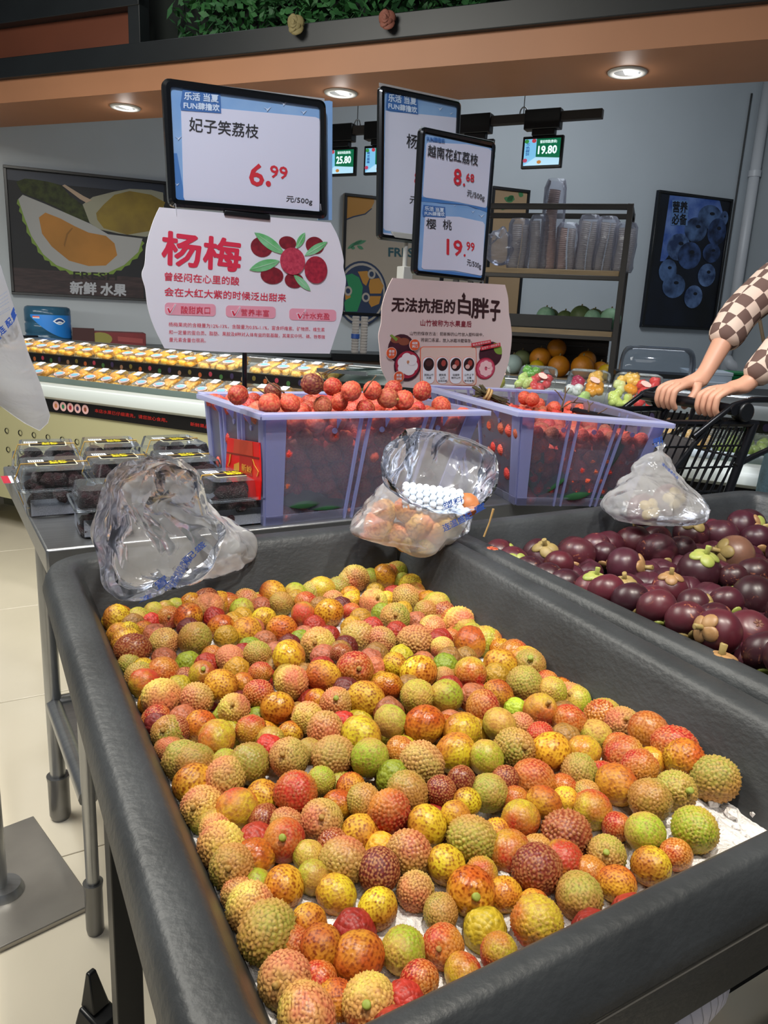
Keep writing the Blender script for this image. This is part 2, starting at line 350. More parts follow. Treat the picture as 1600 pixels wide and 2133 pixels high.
def flower(px,py,r,m,lab):
    s,z=SOF.px(px,py,-.05);t=thing('artificial_rose',lab,'flower',tuple(SOF.w(s,-.06,z)),SOF.yaw,'roses in the planting')
    for k in range(11):
        mb=MB();a=k*2.4;rr=r*(.15+.85*(k/11));c=Vector((math.cos(a)*rr*.45,-.02+.02*k/11,math.sin(a)*rr*.45))
        rot=Matrix.Rotation(a,3,'Y')@Matrix.Rotation(.5,3,'Z');mb.ball(c,rr*.55+.008,8,6,(1,.3,.9),rot);mb.build('petal',m,t,smooth=True)
flower(618,52,.05,mat('petal_cream','#8d8157',.7),'cream artificial rose on the beam, nearer the brown panel')
flower(808,42,.045,mat('petal_pink','#8c5648',.7),'dusty pink artificial rose above the first price card frames')
# downlights
m_wm=mat('white_trim','#d8d8d4',.4);m_em=mat('lamp_disc','#ffffff',.4,emit=6)
for i,(px,py,lab) in enumerate([(261,223,'recessed downlight in copper bulkhead left of the first price card'),(710,193,'recessed downlight in copper bulkhead between the price cards'),(1307,150,'largest recessed downlight, over the rack end of the bulkhead')]):
    P=atz(px,py,SZ);t=thing('downlight',lab,'light',(P[0],P[1],SZ-.001),SOF.yaw,'downlights in the copper bulkhead')
    n=32;mb=MB();vs=[];fs=[]
    for r_,z_ in ((.078,0),(.076,-.006),(.058,-.008),(.052,-.001)):
        vs+=[(r_*math.cos(2*math.pi*j/n),r_*math.sin(2*math.pi*j/n),z_) for j in range(n)]
    for k in range(3):
        for j in range(n):fs.append((k*n+j,k*n+(j+1)%n,(k+1)*n+(j+1)%n,(k+1)*n+j))
    mb.add(vs,fs).build('ring',m_wm,t,smooth=True)
    mb=MB();mb.add([(x,y,-.0015) for x,y in ell(0,0,.054,.054)],[tuple(range(24))]);mb.build('reflector',mat('lamp_well','#8a8d8f',.3),t)
    mb=MB();mb.add([(x,y,-.0035-.008*x/.05) for x,y in ell(.006,-.008,.040,.036)],[tuple(range(24))]);mb.build('lamp',m_em,t)
    l=light('downlight_beam','SPOT',(P[0],P[1],SZ-.03),(P[0],P[1]-.3,0),14,(1,.97,.92),.04,spot=95,blend=.7)
    l2=light('downlight_glow','POINT',(P[0],P[1],SZ-.05),(0,0,0),.35,(1,.95,.9));l2.data.shadow_soft_size=.03
# ---- white pipe on the wall
t=frthing('wall_pipe','white drain pipe running down the back wall near the corner','pipe',WALL)
a,za=WALL.px(1588,260,-.06);mb=MB();mb.cyl((a,-.06,0.3),(a,-.06,3.3),.045,n=18);m_pvc=mat('white_plastic','#c9ccd0',.4);mb.build('pipe',m_pvc,t,smooth=True)
for z in (WALL.px(1583,364,-.06)[1],WALL.px(1530,690,-.06)[1]):
    mb=MB();mb.cyl((a,-.06,z-.025),(a,-.06,z+.025),.053,n=18);mb.build('coupling',m_pvc,t,smooth='auto')
mb=MB();mb.tube([(a,-.06,.98),(a+.02,-.1,.92),(a+.1,-.14,.88)],.05,14);mb.build('elbow',m_pvc,t,smooth=True)
a,z=WALL.px(1543,370,-.03)
t=frthing('wall_cable','thin dark cable clipped beside the white pipe','cable',WALL)
mb=MB();mb.tube([(a-.0+i*.0,-.012,3.2-.1*i) for i in range(24)],.008,6);mb.build('cable_run',mat('dark_cable','#3a3c3c',.6),t,smooth=True)
# ---- posters
m_frame=mat('poster_frame','#0d0f12',.35)
def poster_frame(t,fr,tl,br,bar,m_face,off=.03):
    """off = how far it stands out of the wall"""
    s0,z1=tl;s1,z0=br
    mb=MB();mb.box(s0,s1,-off,-.002,z0,z1);mb.build('backing',m_face,t)
    for n_,b in (('frame',(s0,s1,z1-bar,z1)),('frame',(s0,s1,z0,z0+bar)),('frame',(s0,s0+bar,z0+bar,z1-bar)),('frame',(s1-bar,s1,z0+bar,z1-bar))):
        mb=MB();mb.box(b[0],b[1],-off-.012,-off+.002,b[2],b[3]);mb.build(n_,m_frame,t,bevel=.002,bseg=1)
t=frthing('durian_poster','framed dark poster of opened durian on the back wall','poster',WALL)
X=Px(WALL,0,300,4.444,-.03)
tl=WALL.px(6,343,-.03);br=(WALL.px(358,390,-.03)[0]+.02,WALL.px(22,613,-.03)[1])
poster_frame(t,WALL,tl,br,.018,mat('poster_dark','#080b10',.6,col2='#101620',nscale=2))
O=.0305
flat(t,'print_band',X.L([(50,235),(1515,375),(1525,470),(60,330)]),mat('poster_slate','#1c2638',.5),O)
flat(t,'print_wood',X.L([(110,1140),(1330,1240),(1330,1440),(120,1370)]),mat('poster_wood','#3a2a2c',.6,stretch=(2,2,14),col2='#241a1e',nscale=6),O)
sp=[]
for k,(x,y) in enumerate([(150,350),(230,320),(330,330),(450,350),(560,380),(640,470),(760,560),(840,720),(700,720),(560,600),(380,520),(200,450)]):sp.append((x,y))
flat(t,'print_shell',X.L(sp),mat('poster_spikes','#1f2613',.7,col2='#39421d',nscale=30),O+.0004)
base=[(170,510),(210,650),(290,860),(400,1030),(520,1130),(700,1200),(1000,1200),(1150,1130),(1290,1010),(1320,880)]
sk=[]
for i in range(len(base)-1):
    (xa,ya),(xb,yb)=base[i],base[i+1];
    for k in range(4):
        tt=k/4;x=xa+(xb-xa)*tt;y=ya+(yb-ya)*tt;nx,ny=(yb-ya),-(xb-xa);L_=math.hypot(nx,ny);e=26 if k%2 else 6;sk.append((x-nx/L_*e*1,y-ny/L_*e*1))
flat(t,'print_rind',X.L(sk+[(1300,880),(700,800)]),mat('poster_green','#6d8a35',.6),O+.0006)
flat(t,'print_husk',X.L([(765,560),(860,490),(1060,440),(1200,415),(1400,425),(1510,450),(1530,800),(1350,860),(1100,830),(920,790),(830,730)]),mat('poster_pith','#8a8a78',.6),O+.0008)
flat(t,'print_flesh',X.L([(890,640),(960,560),(1060,470),(1200,435),(1400,470),(1530,540),(1420,800),(1180,840),(960,780),(900,700)]),mat('poster_flesh2','#847020',.6,col2='#6d5a1c',nscale=6),O+.0012)
flat(t,'print_husk',X.L([(170,510),(210,470),(430,560),(840,740),(1000,835),(1320,875),(1280,1000),(1150,1120),(1000,1190),(700,1190),(520,1120),(400,1020),(290,850),(215,650)]),mat('poster_pith2','#9a9c9c',.6),O+.0016)
flat(t,'print_flesh',X.L([(360,680),(420,635),(560,690),(690,760),(820,820),(980,850),(1060,920),(1085,1030),(980,1125),(820,1130),(640,1080),(480,950),(390,830)]),mat('poster_flesh','#a8722a',.6,col2='#986824',nscale=5),O+.002)
flat(t,'print_seam',X.L([(665,775),(615,830),(590,930),(600,960),(606,930),(630,840),(675,782)]),mat('poster_seam','#7d5518',.6),O+.0024)
flat(t,'print_stem',X.L([(575,385),(600,375),(770,480),(850,520),(800,545),(740,510)]),mat('poster_stem','#a4907c',.6),O+.002)
text(t,'lettering','FRESH',X(680,1245),X(1080,1262),X(680,1180),mat('print_black','#08080a',.6),O+.0022,.02)
text(t,'lettering','新鲜 水果',X(652,1385),X(1165,1408),X(652,1272),mat('print_silver','#a9adb4',.6),O+.0022,.04)
t=frthing('blueberry_poster','tall framed blueberry poster on the back wall right of the rack','poster',WALL)
X=Px(WALL,1240,400,4.444,-.03)
tl=(WALL.px(1372,400,-.03)[0],WALL.px(1391,398,-.03)[1]);br=(WALL.px(1505,560,-.03)[0],WALL.px(1355,682,-.03)[1])
poster_frame(t,WALL,tl,br,.022,mat('poster_navy','#05070e',.5,col2='#0d1526',nscale=3))
def Xt(x,y):                    # poster hangs upright; the crop leans
    s,z=X(x,y);return s,z
flat(t,'print_sky',[Xt(*p) for p in [(690,30),(1150,75),(1200,260),(800,420),(640,640),(600,640)]],mat('poster_blue','#31509a',.5,col2='#6a86c0',nscale=7),O)
for i,(x,y,a,b_) in enumerate([(1060,230,95,95),(1190,245,35,60),(1125,370,75,110),(930,350,90,100),(770,510,90,110),(1075,565,70,80),(670,730,70,95),(1030,770,70,95),(870,590,92,112),(725,870,90,100),(905,970,72,95)]):
    s,z=X(x,y);k=1/4.444/ (FPX/ (proj(WALL.w(s,-.03,z))[2]))
    flat(t,'print_berry',ell(s,z,a*k*1.45,b_*k*1.08,20),mat('poster_berry_%d'%(i%3),['#54719f','#6683b2','#3c568a'][i%3],.5,col2=['#172542','#22345a','#0e1a34'][i%3],nscale=9+i%3),O+.0004+.0003*i)
    flat(t,'print_crown',ell(s+a*k*.25,z+b_*k*.3,a*k*.34,b_*k*.16,7),mat('poster_crown','#0b1120',.6),O+.0008+.0003*i)
for a_,b_,c_,sx in ((712,187,85,'营养'),(705,300,200,'必备')):
    flat(t,'print_box',X.L([(a_-8,b_+8),(a_+145,b_+12),(a_+150,c_-8),(a_-2,c_-12)]),mat('poster_box','#5e80b4',.6),O+.0045)
    text(t,'lettering',sx,X(a_,b_),X(a_+135,b_+5),X(a_+4,c_),mat('print_ink','#05070c',.6),O+.0055,.03)
t=frthing('mural_board','framed beige fruit mural board on wall behind the price cards','poster',WALL)
X=Px(WALL,690,340,3.721,-.03)
tl=WALL.px(718,402,-.03);br=(WALL.px(1000,640,-.03)[0],WALL.px(714,655,-.03)[1])
poster_frame(t,WALL,tl,br,.02,mat('mural_beige','#9a8f80',.6))
flat(t,'print_orange',X.L([(120,250),(320,250),(335,300),(310,350),(260,390),(170,410),(118,430)]),mat('mural_orange','#a8762c',.6),O)
flat(t,'print_line',X.L([(118,430),(170,410),(260,390),(310,350),(318,352),(265,398),(174,420),(120,441)]),mat('mural_ink','#1f2f4c',.6),O+.0003)
for a_ in ((125,665,200,610),(160,640,240,595),(180,630,272,600),(200,640,250,665),(150,650,185,660)):
    pa,pb=X(a_[0],a_[1]),X(a_[2],a_[3]);flat(t,'print_leaf',leafpts(*pa,*pb,.012),mat('mural_leaf','#3f7a58',.6),O+.0005)
text(t,'lettering','FRESH',X(445,722),X(700,728),X(445,655),mat('mural_teal','#17464f',.6),O+.0005,.03)
cx,cy=X(235,1010);k=.058/ .058
flat(t,'print_plate',ell(cx,cy,.205,.235,36),mat('mural_ink','#1f2f4c',.6),O+.0004)
flat(t,'print_plate',ell(cx,cy,.19,.22,36),mat('mural_pale','#9c958c',.6),O+.0007)
flat(t,'print_plate',ell(cx,cy,.175,.203,36),mat('mural_ink','#1f2f4c',.6),O+.001)
for pts in ([(110,870),(160,855),(215,885),(245,960),(235,1050),(200,1150),(110,1150),(100,1080),(150,1010)],):
    flat(t,'print_green',X.L(pts),mat('mural_green','#1f7a4d',.6),O+.0013)
for pts in ([(205,840),(280,835),(300,880),(270,950),(245,930),(225,880)],[(300,900),(370,890),(405,950),(385,1010),(300,1010),(290,950)],[(300,1030),(385,1030),(370,1090),(310,1115),(290,1080)],[(150,1040),(110,1060),(105,1000),(140,980)]):
    flat(t,'print_segment',X.L(pts),mat('mural_orange','#a8762c',.6),O+.0016)
for x,y in ((312,860),(268,1040),(130,990)):
    s,z=X(x,y);flat(t,'print_ring',ell(s,z,.032,.035,16),mat('mural_pale','#9c958c',.6),O+.0018);flat(t,'print_ring',ell(s,z,.018,.02,12),mat('mural_ink','#1f2f4c',.6),O+.002)
t=frthing('leaf_mural_board','framed tan mural board with green leaves behind the cup rack','poster',WALL)
tl=(WALL.px(1000,640,-.03)[0]+.03,WALL.px(1100,396,-.03)[1]);br=(WALL.px(1104,400,-.03)[0],WALL.px(1080,715,-.03)[1])
poster_frame(t,WALL,tl,br,.022,mat('mural_tan','#8c7355',.6,col2='#a08766',nscale=1))
for a_ in ((1050,412,1068,420),(1056,418,1070,408),(1042,428,1052,436),(1052,436,1044,424),(1080,402,1090,408),(1060,410,1072,416)):
    pa,pb=WALL.px(a_[0],a_[1],-.03),WALL.px(a_[2],a_[3],-.03);flat(t,'print_leaf',leafpts(*pa,*pb,.02),mat('mural_leaf2','#2f6b3c',.6),O+.0005)
# ---- hanging track with price screens
TR=Fr(atY(1180,242,4.3),-26.5)
t=frthing('screen_track','brown black track hung on wires carrying small price screens','track',TR)
a0,z0=TR.px(1256,238);aL,_=TR.px(600,262)
mb=MB();mb.box(aL,a0,-.02,.02,z0-.02,z0+.025);mb.build('rail',mat('rail_brown','#352f2b',.5),t,bevel=.003)
for px_ in (1090,745):
    s,_=TR.px(px_,245);mb=MB();mb.tube([(s,0,z0+.02),(s,0,3.4)],.0025,5);mb.build('wire',mat('dark_cable','#3a3c3c',.6),t)
    mb=MB();mb.tube([(s+.02*math.cos(i*math.pi/8),0,z0+.03+.03*math.sin(i*math.pi/8)) for i in range(9)],.0035,6);mb.build('hanger',mat('steel','#a8acae',.3,1),t,smooth=True)
XS=[(1132,298,'19.80','bright price screen alone beside the card frames, showing 19.80','blue_green'),(990,306,'18.80','price screen mostly hidden behind the small price card frame','b'),(795,314,'16.80','price screen cut off by the middle card frame','c'),(710,315,'25.80','price screen showing 25.80 beside the largest price card','d')]
for i,(px_,py_,pr,lab,_k) in enumerate(XS):
    s,z=TR.px(px_,py_);d=thing('price_screen',lab,'screen',tuple(TR.w(s,0,z0)),TR.yaw,'price screens on the track')
    wv,hv=.108,.078
    mb=MB();mb.box(-.105,.085,-.03,.03,-.055,.04);mb.build('power_box',m_blk2,d,bevel=.004)
    mb=MB();mb.box(-.06,.06,-.025,.02,-.085,-.055);mb.build('bracket',m_blk2,d,bevel=.003)
    zc=-.085-hv
    mb=MB();mb.box(-wv,wv,-.012,.012,zc-hv,zc+hv);mb.build('bezel',m_blk2,d,bevel=.004)
    D=.0125
    flat(d,'display',[(-wv*.88,zc-hv*.82),(wv*.88,zc-hv*.82),(wv*.88,zc+hv*.82),(-wv*.88,zc+hv*.82)],mat('display_green','#0f6b48',.3,emit=.75),D)
    flat(d,'display_panel',[(-wv*.88,zc-hv*.82),(-wv*.28,zc-hv*.82),(-wv*.3,zc+hv*.82),(-wv*.88,zc+hv*.82)],mat('display_blue','#7fc4ee',.3,emit=.8),D+.0006)
    flat(d,'display_panel',[(-wv*.88,zc-hv*.82),(wv*.88,zc-hv*.82),(wv*.88,zc-hv*.4),(wv*.3,zc-hv*.35),(-wv*.28,zc-hv*.3)],mat('display_pale','#b5e2fa',.3,emit=.8),D+.001)
    text(d,'price',pr,(-wv*.18,zc-hv*.12),(wv*.72,zc-hv*.12),(-wv*.18,zc+hv*.36),mat('display_white','#e8fbff',.3,emit=1),D+.0012,.03)
    text(d,'heading','蜜桔特甜(散装)',(-wv*.12,zc+hv*.5),(wv*.7,zc+hv*.5),(-wv*.12,zc+hv*.72),mat('display_white','#e8fbff',.3,emit=1),D+.0012,.01)
    text(d,'slogan','新鲜水果',(-wv*.62,zc-hv*.2),(-wv*.62,zc+hv*.6),(-wv*.8,zc-hv*.2),mat('display_ink','#245a9a',.3,emit=.5),D+.0014,.02) if i else text(d,'slogan','甘甜多汁',(-wv*.62,zc-hv*.2),(-wv*.62,zc+hv*.6),(-wv*.8,zc-hv*.2),mat('display_ink','#245a9a',.3,emit=.5),D+.0014,.02)
    flat(d,'display_fruit',ell(-wv*.1,zc-hv*.62,.012,.009,12),mat('display_orange','#d08a3a',.3,emit=.6),D+.0016)
    for q,(fx,fz,c) in enumerate(((-.78,.68,'#3f9a4a'),(-.42,.7,'#d24a55'),(-.8,-.5,'#c64a6a'))):
        flat(d,'display_fruit',ell(wv*fx,zc+hv*fz,.012,.01,10),mat('display_f%d'%q,c,.3,emit=.6),D+.0018)
# ================================================================ cup rack, bottle, counter things
RK=Fr(atY(1300,560,4.75),-18)
m_iron=mat('dark_iron','#262320',.45);m_board=mat('shelf_wood','#8a7657',.6,stretch=(1,8,8),noise_amt=.15,nscale=6)
t=frthing('display_rack','tall dark iron rack with wooden shelves against the back wall','shelf',RK)
sR,zT=RK.px(1314,431);sL=RK.px(1000,440)[0]-.12;DP=.42
for s in (sL,sR):
    for n in (0,DP):
        mb=MB();mb.box(s-.017,s+.017,n-.017,n+.017,0,zT+.017);mb.build('post',m_iron,t,bevel=.002,bseg=1)
for n in (0,DP):
    mb=MB();mb.box(sL,sR,n-.015,n+.015,zT-.016,zT+.016);mb.build('top_rail',m_iron,t,bevel=.002,bseg=1)
for s in (sL,sR):
    mb=MB();mb.box(s-.015,s+.015,0,DP,zT-.016,zT+.016);mb.build('side_rail',m_iron,t,bevel=.002,bseg=1)
zs=[RK.px(1150,573)[1],RK.px(1150,697)[1],RK.px(1150,792)[1]-.02]
for z in zs:
    mb=MB();mb.box(sL+.02,sR-.02,.0,DP,z,z+.035);mb.build('shelf_board',m_board,t,bevel=.003,bseg=1)
    mb=MB();mb.box(sL,sR,-.016,0,z-.02,z+.004);mb.build('shelf_rail',m_iron,t,bevel=.002,bseg=1)
z2=zs[1]
for k in range(5):
    mb=MB();mb.box(sL+.03,sR-.05,DP-.012,DP+.005,zs[2]+.06+k*.055,zs[2]+.1146+k*.055);mb.build('slat',mat('dark_slat','#2e2723',.7),t,bevel=.002,bseg=1)
# black tray with cabbages on the middle shelf
tr=frthing('shelf_tray','long black produce tray of cabbages on rack middle shelf','tray',RK)
mb=MB();z=z2+.035;s0=RK.px(1000,660)[0];s1=sR-.03
for b in ((s0,s1,.02,.03,z,z+.08),(s0,s1,.34,.35,z,z+.08),(s0,s0+.01,.03,.34,z,z+.08),(s1-.01,s1,.03,.34,z,z+.08),(s0,s1,.02,.35,z,z+.008)):mb.box(*b)
mb.build('tray_shell',mat('black_tray','#0c0c0d',.5),tr)
def melon(name,lab,cat,fr,px_,py_,r,n,m,grp,sc=(1,1,1),zsup=None):
    s,z=fr.px(px_,py_,n)
    P=fr.w(s,n,(zsup+r*sc[2]) if zsup is not None else z)
    t=thing(name,lab,cat,(P[0],P[1],P[2]-r*sc[2]),fr.yaw,grp)
    mb=MB();vs=[]
    mb.ball((0,0,r*sc[2]),r,24,16,sc)
    if name=='cabbage':
        out=[]
        for v in mb.v:
            q=Vector(v)-Vector((0,0,r*sc[2]));a=math.atan2(q.y,q.x);out.append(tuple(Vector((0,0,r*sc[2]))+q*(1+.045*abs(math.sin(a*3+q.z*30))+.02*noise.noise(q*40))))
        mb.v=out
    mb.build('body' if name!='cabbage' else 'leaves',m,t,smooth=True)
    mb=MB();mb.cyl((0,0,2*r*sc[2]-.004),(.004,0,2*r*sc[2]+.012),.006,.004,8);mb.build('stem',mat('dry_stem','#5b5233',.8),t)
    return t
mc=mat('cabbage_pale','#7ea287',.6,col2='#5f8a6c',nscale=12,bump=.6,bscale=30);md_=mat('cabbage_dark','#3f4f2b',.6,col2='#56663a',nscale=12)
for i,(x,y,r,n,m,l) in enumerate([(1137,658,.058,.12,mc,'pale green cabbage half at the left of the black rack tray'),(1147,655,.055,.24,md_,'dark green cabbage behind the leftmost pale cabbage'),(1176,665,.05,.14,md_,'small dark green cabbage low in the tray middle'),(1210,656,.066,.12,md_,'large olive green round cabbage highest in the rack tray'),(1238,658,.06,.24,md_,'dark cabbage behind the pale ones at tray right'),(1233,665,.055,.09,mc,'pale green cabbage between the olive one and the post'),(1262,658,.056,.24,md_,'dark cabbage at the back right of the tray'),(1272,662,.062,.1,mc,'pale green pointed cabbage at the right end of the tray')]):
    melon('cabbage',l,'cabbage',RK,x,y,r,n,m,'cabbages in the rack tray',zsup=z2+.048+.0*r)
mo=mat('melon_orange','#a8690c',.5,noise_amt=.08,nscale=20,bump=.2,bscale=60);my=mat('melon_yellow','#b39512',.45);mg=mat('melon_green','#5f6a45',.6);mw=mat('melon_pale','#9ab0ac',.6)
zb=zs[2]+.035
for i,(x,y,r,n,m,l,dz) in enumerate([(1067,775,.062,.1,mw,'pale grey green melon at the left of the lowest rack shelf',0),(1087,750,.06,.26,mg,'dull green melon behind the pale melon on the lowest shelf',.03),(1117,780,.05,.07,my,'small yellow melon in front of the stacked orange melons',0),(1124,760,.07,.2,mo,'big orange melon left of the topmost melon',.035),(1158,742,.062,.24,mo,'topmost orange melon on the lowest rack shelf',.11),(1163,775,.068,.09,mo,'orange melon in front row beneath the topmost melon',0),(1212,775,.072,.1,mo,'largest orange melon right of centre on the lowest shelf',0),(1222,752,.06,.25,mo,'orange melon behind the largest one on the lowest shelf',.05),(1250,775,.055,.2,mo,'orange melon beside the yellow one near the rack post',0),(1262,778,.05,.08,my,'bright yellow melon nearest the right post of the rack',0)]):
    melon('melon',l,'melon',RK,x,y,r,n,m,'melons on the lowest rack shelf',zsup=zb+dz)
# bags of stacked cups on the top shelf
m_bag=film('clear_bag','#cfd3e4',.16,.12,'#f4f5fa',.5,bump=.5,bscale=25);m_cup=film('cup_plastic','#ece6e0',.65,.25,'#d8d0cc',.3);m_cupw=mat('cup_stack_warm','#b8998a',.4)
ztop=zs[0]+.035
specs=[(1077,462,0,0),(1118,455,.0,1),(1144,385,.0,2),(1178,470,.01,3),(1222,455,0,4),(1258,458,0,5),(1297,470,0,6)]
desc=['first bag of clear stacked cups from the card frames on rack top shelf','second bag of stacked cups from the card frames, twin columns','tallest bagged cup stack, rising above the rack top rail','brownish cup stack in a clear bag right of the tallest','bagged stack of clear cups at middle right of the rack','bag of clear cups, next to last before the rack post','last bag of clear stacked cups against the right rack post']
for (x,ytop,_,i),l in zip(specs,desc):
    s,_z=RK.px(x,540,.16);H=RK.px(x,ytop,.16)[1]-ztop
    d=thing('cup_bag',l,'cup bag',tuple(RK.w(s,.16,ztop)),RK.yaw,'bagged cup stacks on the rack')
    cols=[(-.026,0,.032,m_cup),(.03,.03,.026,m_cup)] if i!=2 else [(0,0,.036,m_cupw)]
    if i==3:cols=[(-.026,0,.034,m_cupw),(.034,.03,.024,m_cup)]
    for cx,cy,r,m in cols:
        mb=MB();n=int(H/.012);pts=[];rs=[]
        for k in range(n*2):
            pts.append((cx+.012*math.sin(k*.05+i),cy,.01+k*H*.93/(n*2)));rs.append(r if k%2 else r*.86)
        mb.tube(pts,rs,14);mb.build('cup_stack',m,d,smooth=False)
    mb=MB();pts=[(0,0,.002),(0,0,.03),(0,.0,H*.3),(.004,0,H*.6),(0,0,H*.96),(0,0,H*1.06)];mb.tube(pts,[.06,.068,.066,.069,.067,.05],20,cap=False)
    mb.v=[tuple(Vector(v)*1+Vector((noise.noise(Vector(v)*25+Vector((i*3,0,0)))*.012,noise.noise(Vector(v)*25+Vector((9,i,0)))*.012,0))) for v in mb.v]
    mb.build('bag',m_bag,d,smooth=True)
s,_=RK.px(1040,540,.15)
mb=MB();mb.ball((0,0,.11),.1,24,16,(1.0,.7,1.1));mb.v=[tuple(Vector(v)*(1+.35*noise.noise(Vector(v)*16))) for v in mb.v]
o=mb.build('crumpled_bag',m_bag,smooth=True);o.location=tuple(RK.w(s,.15,ztop+.02));tag(o,'crumpled clear plastic bag on rack top shelf by the card frames','bag')
# ---- back counter behind the case, left
CT=Fr(WN*(WD-.42),21.2)
m_ctr=mat('counter_dark','#1d2124',.5)
sA,_=CT.px(-60,700);sB,_=CT.px(1040,700);
zc=.93
t=frthing('back_counter','long dark counter standing against the back wall','counter',CT)
mb=MB();mb.box(sA-.4,sB,-.1,.4,zc-.03,zc);mb.build('worktop',mat('counter_top','#3a3f42',.4),t,bevel=.004)
mb=MB();mb.box(sA-.38,sB-.02,-.06,.39,0,zc-.03);mb.build('body',m_ctr,t)
# water bottle
s,zb_=CT.px(98,638,.05);P=CT.w(s,.05,zc);m_wb=film('bottle_blue','#4a7fa0',.55,.12,'#8fb8cc',.5)
d=thing('water_bottle','large blue water cooler bottle on the counter under durian poster','bottle',tuple(P),CT.yaw)
H=zb_-zc;rb=.135;pr=[(.0,.0),(.9,.0),(1,.03),(1,.22),(.95,.26),(1,.3),(1,.52),(.95,.56),(1,.6),(1,.9),(.96,.97),(.85,1.0),(0,1.0)]
n=32;vs=[];fs=[]
for r_,h_ in pr:vs+=[(rb*r_*math.cos(2*math.pi*j/n),rb*r_*math.sin(2*math.pi*j/n),H*h_) for j in range(n)]
for k in range(len(pr)-1):
    for j in range(n):fs.append((k*n+j,k*n+(j+1)%n,(k+1)*n+(j+1)%n,(k+1)*n+j))
MB().add(vs,fs).build('body',m_wb,d,smooth=True)
def wrap(a0,a1,z0f,z1f,r,m,name,nn=14,off=0):
    vs=[];fs=[]
    for k in range(nn+1):
        a=a0+(a1-a0)*k/nn;tt=k/nn
        z0_,z1_=(z0f(tt),z1f(tt))
        vs+=[(r*math.sin(a),-r*math.cos(a),z0_),(r*math.sin(a),-r*math.cos(a),z1_)]
    for k in range(nn):fs.append((2*k,2*k+2,2*k+3,2*k+1))
    return MB().add(vs,fs).build(name,m,d,smooth=True)
wrap(-.75,1.35,lambda q:H*(.72-.55*math.sin(min(1,q*1.25)*math.pi*.5)),lambda q:H*.78,rb*1.012,mat('label_blue','#1f74c4',.35),'label')
wrap(.25,.85,lambda q:H*(.62-.09*math.sin(q*math.pi)),lambda q:H*(.62+.09*math.sin(q*math.pi)),rb*1.02,mat('label_white','#dfe8f0',.4),'label_oval')
wrap(.33,.77,lambda q:H*(.62-.06*math.sin(q*math.pi)),lambda q:H*(.62+.06*math.sin(q*math.pi)),rb*1.027,mat('label_navy','#23417c',.4),'label_oval')
wrap(.4,.7,lambda q:H*.575,lambda q:H*(.59+.03*math.sin(q*math.pi)),rb*1.033,mat('label_white','#dfe8f0',.4),'label_wave')
wrap(-.62,-.3,lambda q:H*.68,lambda q:H*.74,rb*1.02,mat('label_white','#dfe8f0',.4),'label_strip')
wrap(-.62,-.3,lambda q:H*.70,lambda q:H*.74,rb*1.024,mat('label_red','#c5655a',.4),'label_strip')
# red box
d=frthing('red_box','long dark red fruit carton lying on counter beside water bottle','box',CT)
s0,z1=CT.px(154,686);s1,_=CT.px(304,705)
mb=MB();mb.box(s0,s1,0,.25,zc,z1-.01);mb.build('carton',mat('carton_red','#6d1c22',.55,noise_amt=.15,nscale=5),d,bevel=.003)
mb=MB();mb.box(s0-.01,s0+.12,-.004,.02,zc,z1+.01);mb.build('flap',mat('carton_dark','#3a1a1a',.7),d)
flat(d,'print_fruit',ell((s0+s1)*.5-.06,zc+(z1-zc)*.45,.07,.04,16),mat('carton_print','#7f7a35',.6),.001)
flat(d,'print_band',[(s0+(s1-s0)*.6,zc+.03),(s1-.02,zc+.02),(s1-.02,zc+.05),(s0+(s1-s0)*.6,zc+.06)],mat('carton_band','#8a3a3a',.6),.001)
# cup towers left of second placard
for x,l,c in ((742,'slim clear cup tower with blue band by the mural board','#2a4f9a'),(760,'slim clear cup tower next to the blue banded one',None)):
    s,z1=CT.px(x,655,.05);P=CT.w(s,.05,zc);d=thing('cup_tower',l,'cups',tuple(P),CT.yaw,'cup towers on the back counter');H=max(.2,z1-zc)
    mb=MB();mb.tube([(0,0,k*.01) for k in range(int(H/.01))],[.028 if k%2 else .024 for k in range(int(H/.01))],14);mb.build('cup_stack',m_cup,d)
    if c:
        mb=MB();mb.cyl((0,0,H*.38),(0,0,H*.5),.031,n=18);mb.build('band',mat('band_blue',c,.4),d,smooth='auto')
# black framed hatch behind second placard
d=frthing('dark_shelf_unit','black shelf unit on the counter behind the second placard','shelf',CT)
s0,_=CT.px(690,735,-.1);s1,_=CT.px(850,760,-.1);z=CT.px(760,742,-.1)[1]
mb=MB();mb.box(s0,s1,-.14,-.1,z-.03,z+.015);mb.build('shelf_edge',m_frame,d);mb=MB();mb.box(s0+.02,s1,-.12,-.09,z-.1,z-.03);mb.build('shelf_front',mat('brown_edge','#3c2b20',.7),d)
